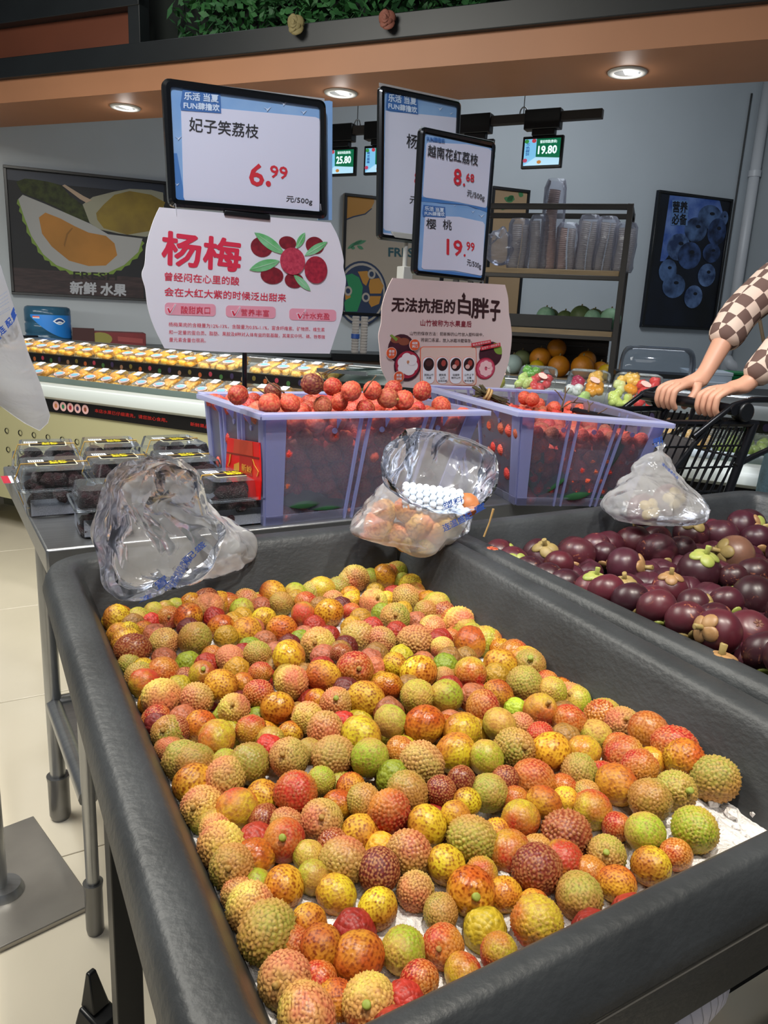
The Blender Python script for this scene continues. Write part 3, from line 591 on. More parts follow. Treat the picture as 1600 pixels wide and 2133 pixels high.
# ---- right counter with dome, white boxes, green bin
RC=Fr(atY(1450,800,4.35),-12)
s0,_=RC.px(1342,800);s1,_=RC.px(1640,815);zr=RC.px(1450,818)[1]
t=frthing('side_counter','low dark counter behind the refrigerated case at right','counter',RC)
mb=MB();mb.box(s0-.1,s1+.2,-.05,.7,zr-.04,zr);mb.build('worktop',m_blk,t,bevel=.004);mb=MB();mb.box(s0-.06,s1+.2,0,.68,0,zr-.04);mb.build('body',m_ctr,t)
DM=Fr(atY(1375,775,4.05),-12)
s,zd=DM.px(1366,778);W=.195;P=DM.w(s,0)
d=thing('cake_dome','clear cake dome on a black footed stand on side counter','cake stand',(P[0],P[1],0),DM.yaw)
zf=zr;z0=DM.px(1372,776)[1]
mb=MB();vs=rrect(-W*1.05,-.13,W*1.05,.13,.05);mb.add([(x,y,z0-.022) for x,y in vs]+[(x,y,z0) for x,y in vs],[tuple(range(len(vs)))[::-1],tuple(range(len(vs),2*len(vs)))]+[(i,(i+1)%len(vs),(i+1)%len(vs)+len(vs),i+len(vs)) for i in range(len(vs))]);mb.build('tray',m_blk2,d)
for x in (-.15,.12):
    mb=MB();mb.tube([(x,0,z0-.022),(x,0,z0-.05),(x,0,zf+.02),(x,0,zf)],[.024,.012,.012,.03],12);mb.build('foot',m_blk2,d,smooth=True)
HT=DM.px(1372,722)[1]-z0
vs=[];fs=[];nu,nv=24,9
for i in range(nv+1):
    t_=i/nv;k=math.cos(t_*math.pi/2)**.55;h=math.sin(t_*math.pi/2)**.8
    for (x,y) in rrect(-W*.95,-.11,W*.95,.11,.07,5):vs.append((x*(k*.35+.65) if t_<1 else x*.5,y*max(k,.02),z0+h*HT))
nn=24
for i in range(nv):
    for j in range(nn):fs.append((i*nn+j,i*nn+(j+1)%nn,(i+1)*nn+(j+1)%nn,(i+1)*nn+j))
MB().add(vs,fs).build('dome',film('dome_clear','#aab8c8',.05,.05,'#eef2f6',.5),d,smooth=True)
for i,(x0,x1,y0,y1,n,l) in enumerate([(1405,1512,795,818,.1,'lower white carton lying on the side counter'),(1430,1524,773,797,.14,'upper white carton on top of the lower one')]):
    d=frthing('white_carton',l,'box',RC);sa,_=RC.px(x0,y1,n);sb,_=RC.px(x1,y1,n);za=zr+(0 if i==0 else .055)
    mb=MB();mb.box(sa,sb,n,n+.3,za,za+.055);mb.build('carton',mat('carton_white','#9aa7b5',.6),d,bevel=.003)
    mb=MB();mb.box(sa-.004,sb+.004,n-.004,n+.304,za+.038,za+.058);mb.build('lid',mat('carton_white2','#a5b1be',.6),d,bevel=.003)
d=frthing('green_bin','green plastic basin behind the white cartons','bin',RC);sa,za=RC.px(1510,775,.45);sb,_=RC.px(1550,775,.45)
mb=MB();mb.hexa([(sa+.02,.45,zr),(sb-.02,.45,zr),(sb-.02,.6,zr),(sa+.02,.6,zr)],[(sa,.43,za),(sb+.05,.43,za),(sb+.05,.62,za),(sa,.62,za)]);mb.build('basin',mat('green_plastic','#0e6a3c',.4),d,bevel=.01)
mb=MB();mb.box(sa-.01,sb+.06,.42,.63,za-.012,za+.004);mb.build('rim',mat('green_plastic','#0e6a3c',.4),d,bevel=.003)
# broom leaning on wall
BR=Fr(atY(1580,650,5.3),0);s,z=BR.px(1572,618);s2,z2_=BR.px(1590,720)
d=frthing('broom','wooden handled broom with a blue grip leaning by the pipe','broom',BR)
dx=(s2-s)/(z2_-z)
mb=MB();mb.tube([(s+dx*(z_-z),-.02*(2.0-z_),z_) for z_ in (z-.1,1.0,.12)],.012,8);mb.build('handle',mat('broom_wood','#6f5a40',.7),d,smooth=True)
mb=MB();mb.tube([(s+dx*(z_-z),-.02*(2.0-z_),z_) for z_ in (z-.12,z-.08,z,z+.1)],[.012,.03,.026,.012],10);mb.build('grip',mat('grip_blue','#1d8bb0',.4),d,smooth=True)
mb=MB();a=s+dx*(.1-z);mb.box(a-.14,a+.14,-.08,0,0,.13);mb.build('bristles',mat('bristle','#2a4a55',.9),d,bevel=.01)
# ================================================================ refrigerated case
CA=Fr((0,0),-26.0)
A0,A1=-4.0,.95
m_bei=mat('case_beige','#b9b58c',.45);m_bk=mat('case_black','#0e0c0c',.35);m_wh=mat('case_white','#d5ddda',.22);m_st=mat('brushed_steel','#b4b8ba',.28,1,noise_amt=.06,nscale=5,stretch=(1,30,30))
m_gl=film('case_glass','#9fb2aa',.35,.06,'#dfe8e4',.4)
case=frthing('refrigerated_case','long beige refrigerated fruit case with white rim and black printed strips','case',CA)
def ex(name,prof,m,bev=0,a0=A0,a1=A1,smooth=False):
    k=len(prof);mb=MB();mb.add([(a0,p[0],p[1]) for p in prof]+[(a1,p[0],p[1]) for p in prof],[tuple(range(k)),tuple(range(2*k-1,k-1,-1))]+[(i,(i+1)%k,(i+1)%k+k,i+k) for i in range(k)])
    return mb.build(name,m,case,smooth=smooth,bevel=bev)
ex('front_panel',[(2.61,.19),(3.3,.19),(3.3,.7),(2.61,.7)],m_bei)
ex('plinth',[(3.0,0),(3.25,0),(3.25,.19),(3.0,.19)],mat('case_plinth','#8d8a70',.6))
ex('printed_strip',[(2.60,.675),(2.64,.675),(2.64,.738),(2.60,.738)],m_bk)
pr=[(2.59,.738),(2.575,.75),(2.572,.772),(2.585,.794),(2.61,.803),(2.70,.806),(2.72,.78),(2.72,.738)]
ex('front_rim',pr,m_wh,smooth='auto')
ex('lower_deck',[(2.70,.775),(2.905,.845),(2.905,.70),(2.70,.70)],mat('deck_grey','#8b9690',.35))
ex('front_glass',[(2.66,.806),(2.665,.806),(2.72,.826),(2.716,.826)],m_gl)
ex('upper_strip',[(2.895,.872),(2.91,.872),(2.91,.919),(2.895,.919)],m_bk)
ex('strip_ledge',[(2.885,.858),(2.93,.858),(2.93,.872),(2.885,.872)],m_st)
ex('upper_deck',[(2.90,.912),(3.235,.94),(3.235,.85),(2.91,.85)],mat('deck_steel','#a9b0ae',.3,.7))
ex('back_lip',[(3.235,.94),(3.235,.968),(3.25,.975),(3.30,.975),(3.30,.7),(3.235,.7)],m_st,bev=.003)
for a in (A0,):
    mb=MB();mb.box(a-.03,a,2.6,3.32,.19,.985);mb.build('end_panel',m_bk,case,bevel=.005)
# vent holes
hm=None;px_=15
h0=CA.px(15,897,2.61);h1=CA.px(43,902,2.61);h2=CA.px(17,936,2.61);da=h1[0]-h0[0];dz=h0[1]-h2[1]
for i in range(-8,26):
    for j in range(3):
        if hm is None:
            mb=MB();n=16;r=.014;vs=[];fs=[]
            for rr,y in ((r,0),(r*.86,.002),(r*.8,.012)):vs+=[(rr*math.cos(2*math.pi*k/n),y-.003,rr*math.sin(2*math.pi*k/n)) for k in range(n)]
            for q in range(2):
                for k in range(n):fs.append((q*n+k,q*n+(k+1)%n,(q+1)*n+(k+1)%n,(q+1)*n+k))
            fs.append(tuple(2*n+k for k in range(n)))
            mb.add(vs,fs);o=mb.build('vent_hole',mat('hole_black','#050505',.9),case);hm=o.data
        else:o=bpy.data.objects.new('vent_hole',hm);COL.objects.link(o);o.parent=case
        o.location=(h0[0]+da*i,2.6085,h0[1]-dz*j)
def fpx(x,y,off):return CA.px(x,y,off)
o=text(case,'lettering','本店水果已仔细清洗，请您放心食用。',fpx(198,859,2.6),fpx(349,880,2.6),fpx(198,851,2.6),mat('strip_red','#b5251f',.5),-2.599,.01)
o=text(case,'lettering','新鲜果品',fpx(397,887,2.6),fpx(436,893,2.6),fpx(397,879,2.6),mat('strip_red','#b5251f',.5),-2.599,.01)
for i,(x,y) in enumerate([(117,845),(132,847),(147,849),(162,851),(178,853)]):
    s,z=fpx(x,y,2.6);flat(case,'print_disc',ell(s,z,.021,.022,18),mat('disc_pink','#e3b4b2',.5),-2.5992);flat(case,'print_fruit',ell(s,z,.009,.011,10),mat('disc_f%d'%i,['#c07a4a','#2a7a50','#a02535','#3a2a4a','#8a4a30'][i],.5),-2.5985)
icons=[('#96491f',0),('#8f2c3c',1),('#2f5a2b',2),('#2a2040',3),('#7a5a44',4),('#5e5320',5)]
for c,k in icons:
    a=A0+.1+k*.062;fm=None
    while a<A1-.05:
        if fm is None:o=flat(case,'print_fruit',ell(0,0,.0105,.0115 if k!=3 else .014,10),mat('icon_%d'%k,c,.5),-2.8945);fm=o.data
        else:o=bpy.data.objects.new('print_fruit',fm);COL.objects.link(o);o.parent=case
        o.location=(a,0,.893+(.004 if k%2 else -.004));a+=.372
# ---- clamshell packs
m_clear=film('pack_clear','#dfe6e2',.02,.10,'#fbfdfb',.22,bump=.25,bscale=60)
m_lb=mat('label_sky','#76b6cf',.4);m_lw=mat('label_paper','#e6ebf2',.5);m_lp=mat('label_pinkish','#cf8f8c',.5)
def pack_proto(name,c1,c2,seed):
    t=thing(name,'x','fruit pack');r=random.Random(seed);w_,l_,h_=.052,.082,.03
    mb=MB();mb.hexa([(-w_*.9,-l_*.92,0),(w_*.9,-l_*.92,0),(w_*.9,l_*.92,0),(-w_*.9,l_*.92,0)],[(-w_,-l_,h_*.6),(w_,-l_,h_*.6),(w_,l_,h_*.6),(-w_,l_,h_*.6)])
    mb.hexa([(-w_,-l_,h_*.62),(w_,-l_,h_*.62),(w_,l_,h_*.62),(-w_,l_,h_*.62)],[(-w_*.85,-l_*.88,h_*1.35),(w_*.85,-l_*.88,h_*1.35),(w_*.85,l_*.88,h_*1.35),(-w_*.85,l_*.88,h_*1.35)]);mb.build('clear_shell',m_clear,t,bevel=.003)
    for q in range(13):
        mb=MB();mb.ball((r.uniform(-.036,.036),r.uniform(-.06,.06),r.uniform(.014,.026)),.018,8,6,(1.0,1.5,.75),Matrix.Rotation(r.uniform(0,3),3,'Z'),jit=.25)
        mb.build('fruit_piece',mat('piece_%s'%(c1 if q%3 else c2),c1 if q%3 else c2,.35),t,smooth=True)
    for m_,rx,ry,dz,dy in ((m_lw,.030,.023,0,-.028),(m_lp,.027,.020,.0004,-.028),(m_lb,.022,.015,.0008,-.026)):
        mb=MB();mb.plate([(x,y+dy,h_*1.36+dz) for x,y in ell(0,0,rx,ry,16)],(0,0,1),.0004);mb.build('label_oval',m_,t)
    mb=MB();mb.plate([(.0,.035,h_*1.37),(.038,.035,h_*1.37),(.038,.072,h_*1.37),(.0,.072,h_*1.37)],(0,0,1),.0006);mb.build('sticker',m_lw,t)
    return t
def dup(root,label=None,group=None):
    r=root.copy();COL.objects.link(r)
    if label:r['label']=label
    if group:r['group']=group
    for ch in root.children:
        c=ch.copy();COL.objects.link(c);c.parent=r
        for g in ch.children:
            e=g.copy();COL.objects.link(e);e.parent=c
    return r
protoM=pack_proto('mango_pack','#f2b60e','#e6a00a',1);protoJ=pack_proto('mango_pack','#e8b85e','#eba530',2)
items=[];first={0:True,1:True}
def place_pack(x,y,n,z,tilt,kind,row):
    a,_=CA.px(x,y,n)
    pr=(protoM,protoJ)[kind]
    o=pr if first[kind] else dup(pr);first[kind]=False
    P=CA.w(a,n,z);o.location=tuple(P);o.rotation_euler=(math.radians(tilt),0,CA.yaw+rnd.uniform(-.06,.06));o['group']='clear fruit packs in the refrigerated case'
    items.append((o,('yellow mango pack','paler fruit pack')[kind],('on upper case deck','on lower case deck')[row],x))
for x in (42,72,100,128,158,195,238,278,305,338,371,408,452,486,560,600,642,690):
    place_pack(x,735+.11*(x-67),2.995,.925,15,0 if x<410 else 1,0)
for x in (70,95,138,170,201,236,272,308,345,388,432,472,530,575):
    place_pack(x,790+.115*(x-67),2.80,.815,22,0 if x<300 else 1,1)
label_set(items)
# glassy lid panes at the case middle
for x in (735,770):
    a,_=CA.px(x,775,3.05);d=thing('case_lid','clear sliding lid lying over the case, %s'%('nearer the second placard' if x==770 else 'left one of two'),'lid',tuple(CA.w(a,3.07,.955)),CA.yaw,'clear lids on the case')
    mb=MB();mb.box(-.1,.06,-.16,.15,0,.006);mb.build('pane',m_gl,d);mb=MB();mb.box(-.1,.06,-.165,-.15,-.004,.012);mb.build('edge',m_st,d)
# ---- mixed fruit platters on the right of the case
def platter(x,y,w_,kinds,lab):
    n=2.99;a,z=CA.px(x,y,n);d=thing('fruit_platter',lab,'fruit platter',tuple(CA.w(a,n-.02,.925)),CA.yaw,'mixed fruit platters on the case');d.rotation_euler=(math.radians(48),0,CA.yaw)
    r=random.Random(int(x));L_=.072;P_=d.location;d.location=(P_.x,P_.y,.918+L_*.72*math.sin(math.radians(48)))
    for ki,(c,fx,fy,sx,sy,cnt) in enumerate(kinds):
        for q in range(cnt):
            mb=MB();cx=(fx+r.uniform(-1,1)*sx)*w_;cy=(fy+r.uniform(-1,1)*sy)*L_
            mb.ball((cx,cy,.024+r.uniform(0,.01)),.019,8,6,(1,1,.85),Matrix.Rotation(r.uniform(0,3),3,'Z'),jit=.3);mb.build('fruit_piece',mat('cut_'+c,c,.25),d,smooth=True)
    mb=MB();o=rrect(-w_*1.12,-L_*1.1,w_*1.12,L_*1.1,.02);k=len(o)
    rows=[(.9,.001),(1,.02),(1,.035),(.88,.052)]
    vs=[(p[0]*s_,p[1]*s_,z_) for s_,z_ in rows for p in o];fs=[(i*k+j,i*k+(j+1)%k,(i+1)*k+(j+1)%k,(i+1)*k+j) for i in range(3) for j in range(k)]+[tuple(3*k+j for j in range(k))]
    mb.add(vs,fs).build('clear_shell',m_clear,d,smooth='auto')
    mb=MB();mb.plate([(p[0]+w_*.45,p[1]+.02,.054) for p in ell(0,0,.022,.011,14,-.5)],(0,0,1),.0006);mb.build('sticker',mat('label_peach','#e7c2b4',.5),d)
    return d
platter(1043,800,.03,[('#d9cf4a',0,0,.6,.6,7)],'small pale yellow melon pack right beside the second placard')
platter(1120,805,.066,[('#b8cc7a',-.6,.3,.35,.5,9),('#d0454a',.35,.1,.5,.5,12),('#e09a25',-.1,-.6,.2,.2,3),('#5f9a3a',-.4,.75,.3,.15,4),('#7a2050',-.8,-.7,.1,.1,2)],'platter with green and red melon in front of rack, leftmost of three large')
platter(1225,815,.07,[('#e0b050',.3,.75,.4,.2,7),('#a51848',-.35,.25,.3,.25,6),('#dde0e0',-.6,-.2,.25,.25,4),('#e39a22',.5,-.1,.3,.5,9),('#b4d080',-.1,-.65,.2,.2,3)],'platter with magenta dragon fruit and orange wedges')
platter(1326,826,.078,[('#e6bb55',-.45,.75,.4,.15,6),('#d8403f',.5,.0,.35,.8,16),('#e79d1c',-.25,.05,.15,.15,4),('#cbd978',-.55,-.5,.4,.35,10),('#d9e0a0',-.8,.25,.15,.2,3)],'largest platter, orange slice beside red watermelon, near the shopping cart')
# packs low behind the cart
items=[];
for x,y,c in ((1432,912,'#dcae55'),(1560,840,'#b5cf6a')):
    n=2.8;a,z=CA.px(x,y,n);d=thing('fruit_pack',('orange melon pack seen through the cart wires' if x<1500 else 'pale green melon pack behind the shopper hands'),'fruit pack',tuple(CA.w(a,n,.82)),CA.yaw,'packs behind the cart');d.rotation_euler=(.4,0,CA.yaw)
    r=random.Random(x)
    for q in range(14):
        mb=MB();mb.ball((r.uniform(-.07,.07),r.uniform(-.04,.04),.022),.02,8,6,jit=.2);mb.build('fruit_piece',mat('cut_'+c,c,.3),d,smooth=True)
    mb=MB();mb.hexa([(-.09,-.055,0),(.09,-.055,0),(.09,.055,0),(-.09,.055,0)],[(-.095,-.06,.045),(.095,-.06,.045),(.095,.06,.045),(-.095,.06,.045)]);mb.build('clear_shell',m_clear,d,bevel=.004)
# ================================================================ shopping cart
ZR=.985
q1,q2=atz(1379,885,ZR),atz(1577,883,ZR);cy_=math.degrees(math.atan2(*(q2-q1)[[1,0]]));CG=Fr(q2,cy_)
cart=frthing('shopping_cart','black wire shopping cart pushed past the second crate','shopping cart',CG)
m_wire=mat('cart_black','#15161a',.28,.3);CWD=.31;CL=-.36
def tb(name,pts,r,n=8,m=None,closed=False):
    mb=MB();mb.tube(pts,r,n,closed=closed);return mb.build(name,m or m_wire,cart,smooth='auto')
tb('rim_rail',[(CL,.03,ZR),(0,0,ZR)],.009);tb('rim_rail',[(CL,CWD-.05,ZR),(0,CWD,ZR)],.008)
tb('rim_rail',[(CL,.03,ZR),(CL,CWD-.05,ZR)],.008)
def side(n_top,n_bot,nm):
    mb=MB()
    for i in range(14):
        a=CL+i*.027;ab=CL-.07+i*.0225;mb.tube([(a,n_top,ZR),(ab,n_bot,.60)],.0024,6)
    for zz in (.93,.875,.81,.745,.68,.61):
        t_=(ZR-zz)/(ZR-.60);nn=n_top+(n_bot-n_top)*t_;mb.tube([(CL-.07*t_,nn,zz),(0-.14*t_,nn,zz)],.0028 if zz!=.61 else .006,6)
    return mb.build(nm,m_wire,cart,smooth='auto')
side(.0,.06,'side_grid');side(CWD,CWD-.06,'side_grid')
mb=MB()
for i in range(11):
    n_=.07+i*(CWD-.14)/10;mb.tube([(CL-.07,n_,.60),(-.14,n_,.60)],.0024,5)
for i in range(5):
    a=CL-.07+i*.06;mb.tube([(a,.06,.60),(a,CWD-.06,.60)],.0024,5)
mb.build('floor_grid',m_wire,cart)
mb=MB()
for i in range(11):
    n_=.05+i*(CWD-.1)/10;mb.tube([(CL,n_,ZR),(CL-.07,n_,.60)],.0024,5)
mb.build('front_grid',m_wire,cart)
mb=MB()
for i in range(13):
    n_=.015+i*(CWD-.03)/12;mb.tube([(-.01,n_,ZR),(-.15,n_,.61)],.003,6)
for zz in (.9,.8,.7):mb.tube([(-.01-.14*(ZR-zz)/.38,0,zz),(-.01-.14*(ZR-zz)/.38,CWD,zz)],.003,6)
mb.build('rear_gate',m_wire,cart)
mb=MB();mb.hexa([(-.30,.05,.66),(-.28,.05,.66),(-.28,CWD-.05,.66),(-.30,CWD-.05,.66)],[(-.16,.04,.94),(-.14,.04,.94),(-.14,CWD-.04,.94),(-.16,CWD-.04,.94)]);mb.build('child_seat',mat('seat_plastic','#3a3838',.3),cart,bevel=.004)
HB=CG.loc(atz(1490,880,1.0));ha=-.10
tb('handle',[(ha+.01,-.01,1.02),(ha+.01,CWD*.5,1.022),(ha+.01,CWD+.01,1.02)],.0135,12)
for n_ in (0,CWD):
    tb('handle_arm',[(-.2,n_,ZR-.03),(-.15,n_,ZR+.005),(-.09,n_,1.03),(-.03,n_,1.045),(.07,n_,1.045),(.10,n_,1.02),(.085,n_,.93),(.0,n_,.90),(-.05,n_,.88)],.0075,10)
    mb=MB();mb.cyl((-.055,n_-.016,1.015),(-.055,n_+.016,1.015),.024,n=18);mb.build('bumper_wheel',m_blk2,cart,bevel=.004)
    tb('frame_leg',[(-.01,n_,ZR),(-.12,n_,.60),(-.17,n_+(.02 if n_==0 else -.02),.16)],.011,10)
    tb('frame_rail',[(-.17,n_+(.02 if n_==0 else -.02),.17),(-.42,n_+(.05 if n_==0 else -.05),.14)],.011,10)
    tb('brace',[(-.16,n_,ZR-.01),(-.26,n_,.86),(-.42,n_+(.04 if n_==0 else -.04),.62)],.006,8)
    for a in (-.2,-.4):
        nn=n_+(.03 if n_==0 else -.03) if a>-.5 else n_+(.08 if n_==0 else -.08)
        mb=MB();mb.cyl((a,nn-.015,.06),(a,nn+.015,.06),.06,n=22);w_=mb.build('wheel',mat('wheel_rubber','#2a2a2c',.7),cart,bevel=.004)
        mb=MB();mb.box(a-.02,a+.02,nn-.02,nn+.02,.11,.16);mb.build('caster_fork',m_wire,cart,bevel=.003)
# ================================================================ shopper
def skin_mesh(name,verts,edges,radii,m,parent,sub=2,root=0):
    me=bpy.data.meshes.new(name);me.from_pydata([tuple(map(float,v)) for v in verts],edges,[]);o=bpy.data.objects.new(name,me);COL.objects.link(o)
    o.parent=parent;me.materials.append(m)
    md=o.modifiers.new('skin','SKIN');sv=me.skin_vertices[0].data
    for i,r in enumerate(radii):
        rr=r if hasattr(r,'__len__') else (r,r);sv[i].radius=rr;sv[i].use_root=(i==root)
    md.use_smooth_shade=True
    s_=o.modifiers.new('sub','SUBSURF');s_.levels=sub;s_.render_levels=sub
    return o
m_skin=mat('skin','#d09a7e',.5,noise_amt=.05,nscale=12)
m_chk=bpy.data.materials.new('checked_cotton');m_chk.use_nodes=True;nt=m_chk.node_tree
c=nt.nodes.new('ShaderNodeTexChecker');tc=nt.nodes.new('ShaderNodeTexCoord');mp=nt.nodes.new('ShaderNodeMapping');mp.inputs['Rotation'].default_value=(.5,.6,.3);mp.inputs['Scale'].default_value=(30,30,30)
nt.links.new(tc.outputs['Object'],mp.inputs[0]);nt.links.new(mp.outputs[0],c.inputs[0]);c.inputs['Scale'].default_value=1;c.inputs[1].default_value=lin('#dcc3b0')+(1,);c.inputs[2].default_value=lin('#6a5148')+(1,)
nt.links.new(c.outputs[0],nt.nodes['Principled BSDF'].inputs['Base Color']);nt.nodes['Principled BSDF'].inputs['Roughness'].default_value=.85
m_jean=mat('denim','#54707e',.85,noise_amt=.18,nscale=25,bump=.4,bscale=120);m_top=mat('black_top','#0f1012',.85,noise_amt=.2,nscale=14);m_hair=mat('black_hair','#120e0c',.5)
# local frame: X along the cart (towards the shopper), Y away, Z up; origin at the floor below the rail end
per=frthing('person','shopper in checked long sleeves and blue jeans, hands on the cart handle','person',CG)
cx=.36;cn=.06
J=dict(pel=(cx,cn,.95),sp=(cx-.02,cn,1.12),ch=(cx-.06,cn,1.30),nk=(cx-.08,cn,1.46),hd0=(cx-.10,cn,1.56),hd1=(cx-.11,cn,1.66),
 hl=(cx,cn-.09,.90),kl=(cx-.17,cn-.08,.50),al=(cx-.08,cn-.09,.09),tl=(cx-.22,cn-.10,.04),hr=(cx,cn+.09,.90),kr=(cx-.02,cn+.10,.49),ar=(cx+.12,cn+.11,.09),tr=(cx-.02,cn+.12,.04),
 sl=(cx-.06,cn-.17,1.38),el=(cx-.21,cn-.05,1.27),wl=(ha+.105,.055,1.075),sr=(cx-.06,cn+.17,1.38),er=(cx-.22,cn+.18,1.26),wr=(ha+.10,.20,1.08))
names=['pel','sp','ch','nk','hd0','hd1','hl','kl','al','tl','hr','kr','ar','tr','sl','el','wl','sr','er','wr']
ed=[('pel','sp'),('sp','ch'),('ch','nk'),('nk','hd0'),('hd0','hd1'),('pel','hl'),('hl','kl'),('kl','al'),('al','tl'),('pel','hr'),('hr','kr'),('kr','ar'),('ar','tr'),('ch','sl'),('sl','el'),('el','wl'),('ch','sr'),('sr','er'),('er','wr')]
R_=dict(pel=(.13,.10),sp=(.11,.09),ch=(.13,.10),nk=(.05,.05),hd0=(.085,.075),hd1=(.08,.07),hl=.085,kl=.055,al=.035,tl=.03,hr=.085,kr=.055,ar=.035,tr=.03,sl=.05,el=.036,wl=.022,sr=.05,er=.036,wr=.022)
vi={n:i for i,n in enumerate(names)}
V=[J[n] for n in names];E_=[(vi[a],vi[b]) for a,b in ed];RR=[R_[n] for n in names]
# hands: palm and five fingers closing over the handle
def hand(wr,pal,side):
    """wr wrist index; fingers wrap around the handle bar (along Y at x=ha+.01,z=1.02)"""
    base=len(V);w_=np.array(V[wr]);hb=np.array([ha+.01,0,1.022])
    kn=np.array([ha+.035,w_[1],1.064]);V.append(tuple((w_+kn)/2));RR.append((.026,.017));E_.append((wr,base))
    V.append(tuple(kn));RR.append((.032,.014));E_.append((base,base+1))
    for k,(dy,L_) in enumerate([(-.030,.9),(-.011,1.0),(.009,.97),(.028,.8)]):
        y=w_[1]+dy;b=len(V)
        pts=[(ha+.012,y,1.061),(ha-.017,y,1.048),(ha-.020,y,1.018),(ha-.004,y,1.0-.004*L_)]
        prev=base+1
        for j,p in enumerate(pts):
            V.append(p);RR.append([.0095,.009,.0085,.0075][j]);E_.append((prev,len(V)-1));prev=len(V)-1
    s_=side;prev=base
    for j,p in enumerate([(ha+.055,w_[1]+s_*.034,1.052),(ha+.030,w_[1]+s_*.040,1.028),(ha+.016,w_[1]+s_*.030,1.000)]):
        V.append(p);RR.append([.012,.0105,.009][j]);E_.append((prev,len(V)-1));prev=len(V)-1
hand(vi['wl'],None,1);hand(vi['wr'],None,-1)
body=skin_mesh('body',V,E_,RR,m_skin,per,2,0)
def sub(nms,edg,rad,m,name):
    ix={n:i for i,n in enumerate(nms)};return skin_mesh(name,[J[n] if isinstance(n,str) and n in J else n for n in nms],[(ix[a],ix[b]) for a,b in edg],rad,m,per,2,0)
sub(['pel','sp','ch','nk','sl','sr'],[('pel','sp'),('sp','ch'),('ch','nk'),('ch','sl'),('ch','sr')],[(.15,.12),(.135,.11),(.15,.12),(.066,.066),(.07,.07),(.07,.07)],m_top,'top')
for s_,el,wl in (('sl','el','wl'),('sr','er','wr')):
    a,b,c=map(np.array,(J[s_],J[el],J[wl]));m1=b+(c-b)*(.5 if s_=='sl' else .55);m2=b+(c-b)*.97 if s_=='sl' else b+(c-b)*.45
    V2=[a,(a+b)/2,b,(b+m1)/2,m1,m2] ;skin_mesh('sleeve',V2 if s_=='sl' else V2[:5],[(0,1),(1,2),(2,3),(3,4)]+([(4,5)] if s_=='sl' else []),[.075,.062,.054,.052,.048,.038][:6 if s_=='sl' else 5],m_chk,per,2,0)
for h,k,a_ in (('hl','kl','al'),('hr','kr','ar')):
    skin_mesh('trouser_leg',[J['pel'],J[h],(np.array(J[h])+np.array(J[k]))/2,J[k],(np.array(J[k])+np.array(J[a_]))/2,np.array(J[a_])+np.array([0,0,.03])],[(0,1),(1,2),(2,3),(3,4),(4,5)],[(.12,.11),.112,.095,.078,.068,.062],m_jean,per,2,0)
hc=np.array(J['hd1'])-np.array([0,0,.02])
mb=MB();mb.ball(hc+np.array([.012,0,.03]),.102,20,14,(1.05,.92,1.05));o=mb.build('hair',m_hair,per,smooth=True)
for s_ in (-1,1):
    mb=MB();mb.ball(hc+np.array([-.088,s_*.03,-.012]),.0115,10,8);mb.build('eye',mat('eye_white','#e8e4de',.2),per,smooth=True)
    mb=MB();mb.ball(hc+np.array([-.0965,s_*.03,-.012]),.0055,8,6);mb.build('iris',mat('iris','#20140e',.2),per,smooth=True)
    mb=MB();mb.ball(hc+np.array([.0,s_*.085,-.02]),.026,10,8,(.6,.35,1));mb.build('ear',m_skin,per,smooth=True)
mb=MB();mb.tube([hc+np.array([-.085,0,0]),hc+np.array([-.1,0,-.025]),hc+np.array([-.108,0,-.045]),hc+np.array([-.088,0,-.052])],[.007,.01,.014,.008],10);mb.build('nose',m_skin,per,smooth=True)
mb=MB();mb.ball(hc+np.array([-.086,0,-.078]),.02,10,6,(.4,1.1,.35));mb.build('mouth',mat('lips','#a85a50',.5),per,smooth=True)
for k,a_ in (('tl','al'),('tr','ar')):
    mb=MB();p=(np.array(J[k])+np.array(J[a_]))/2;mb.ball((p[0],p[1],.045),.1,16,10,(1.35,.5,.45));mb.build('shoe',mat('shoe_dark','#1d1d20',.5),per,smooth=True)
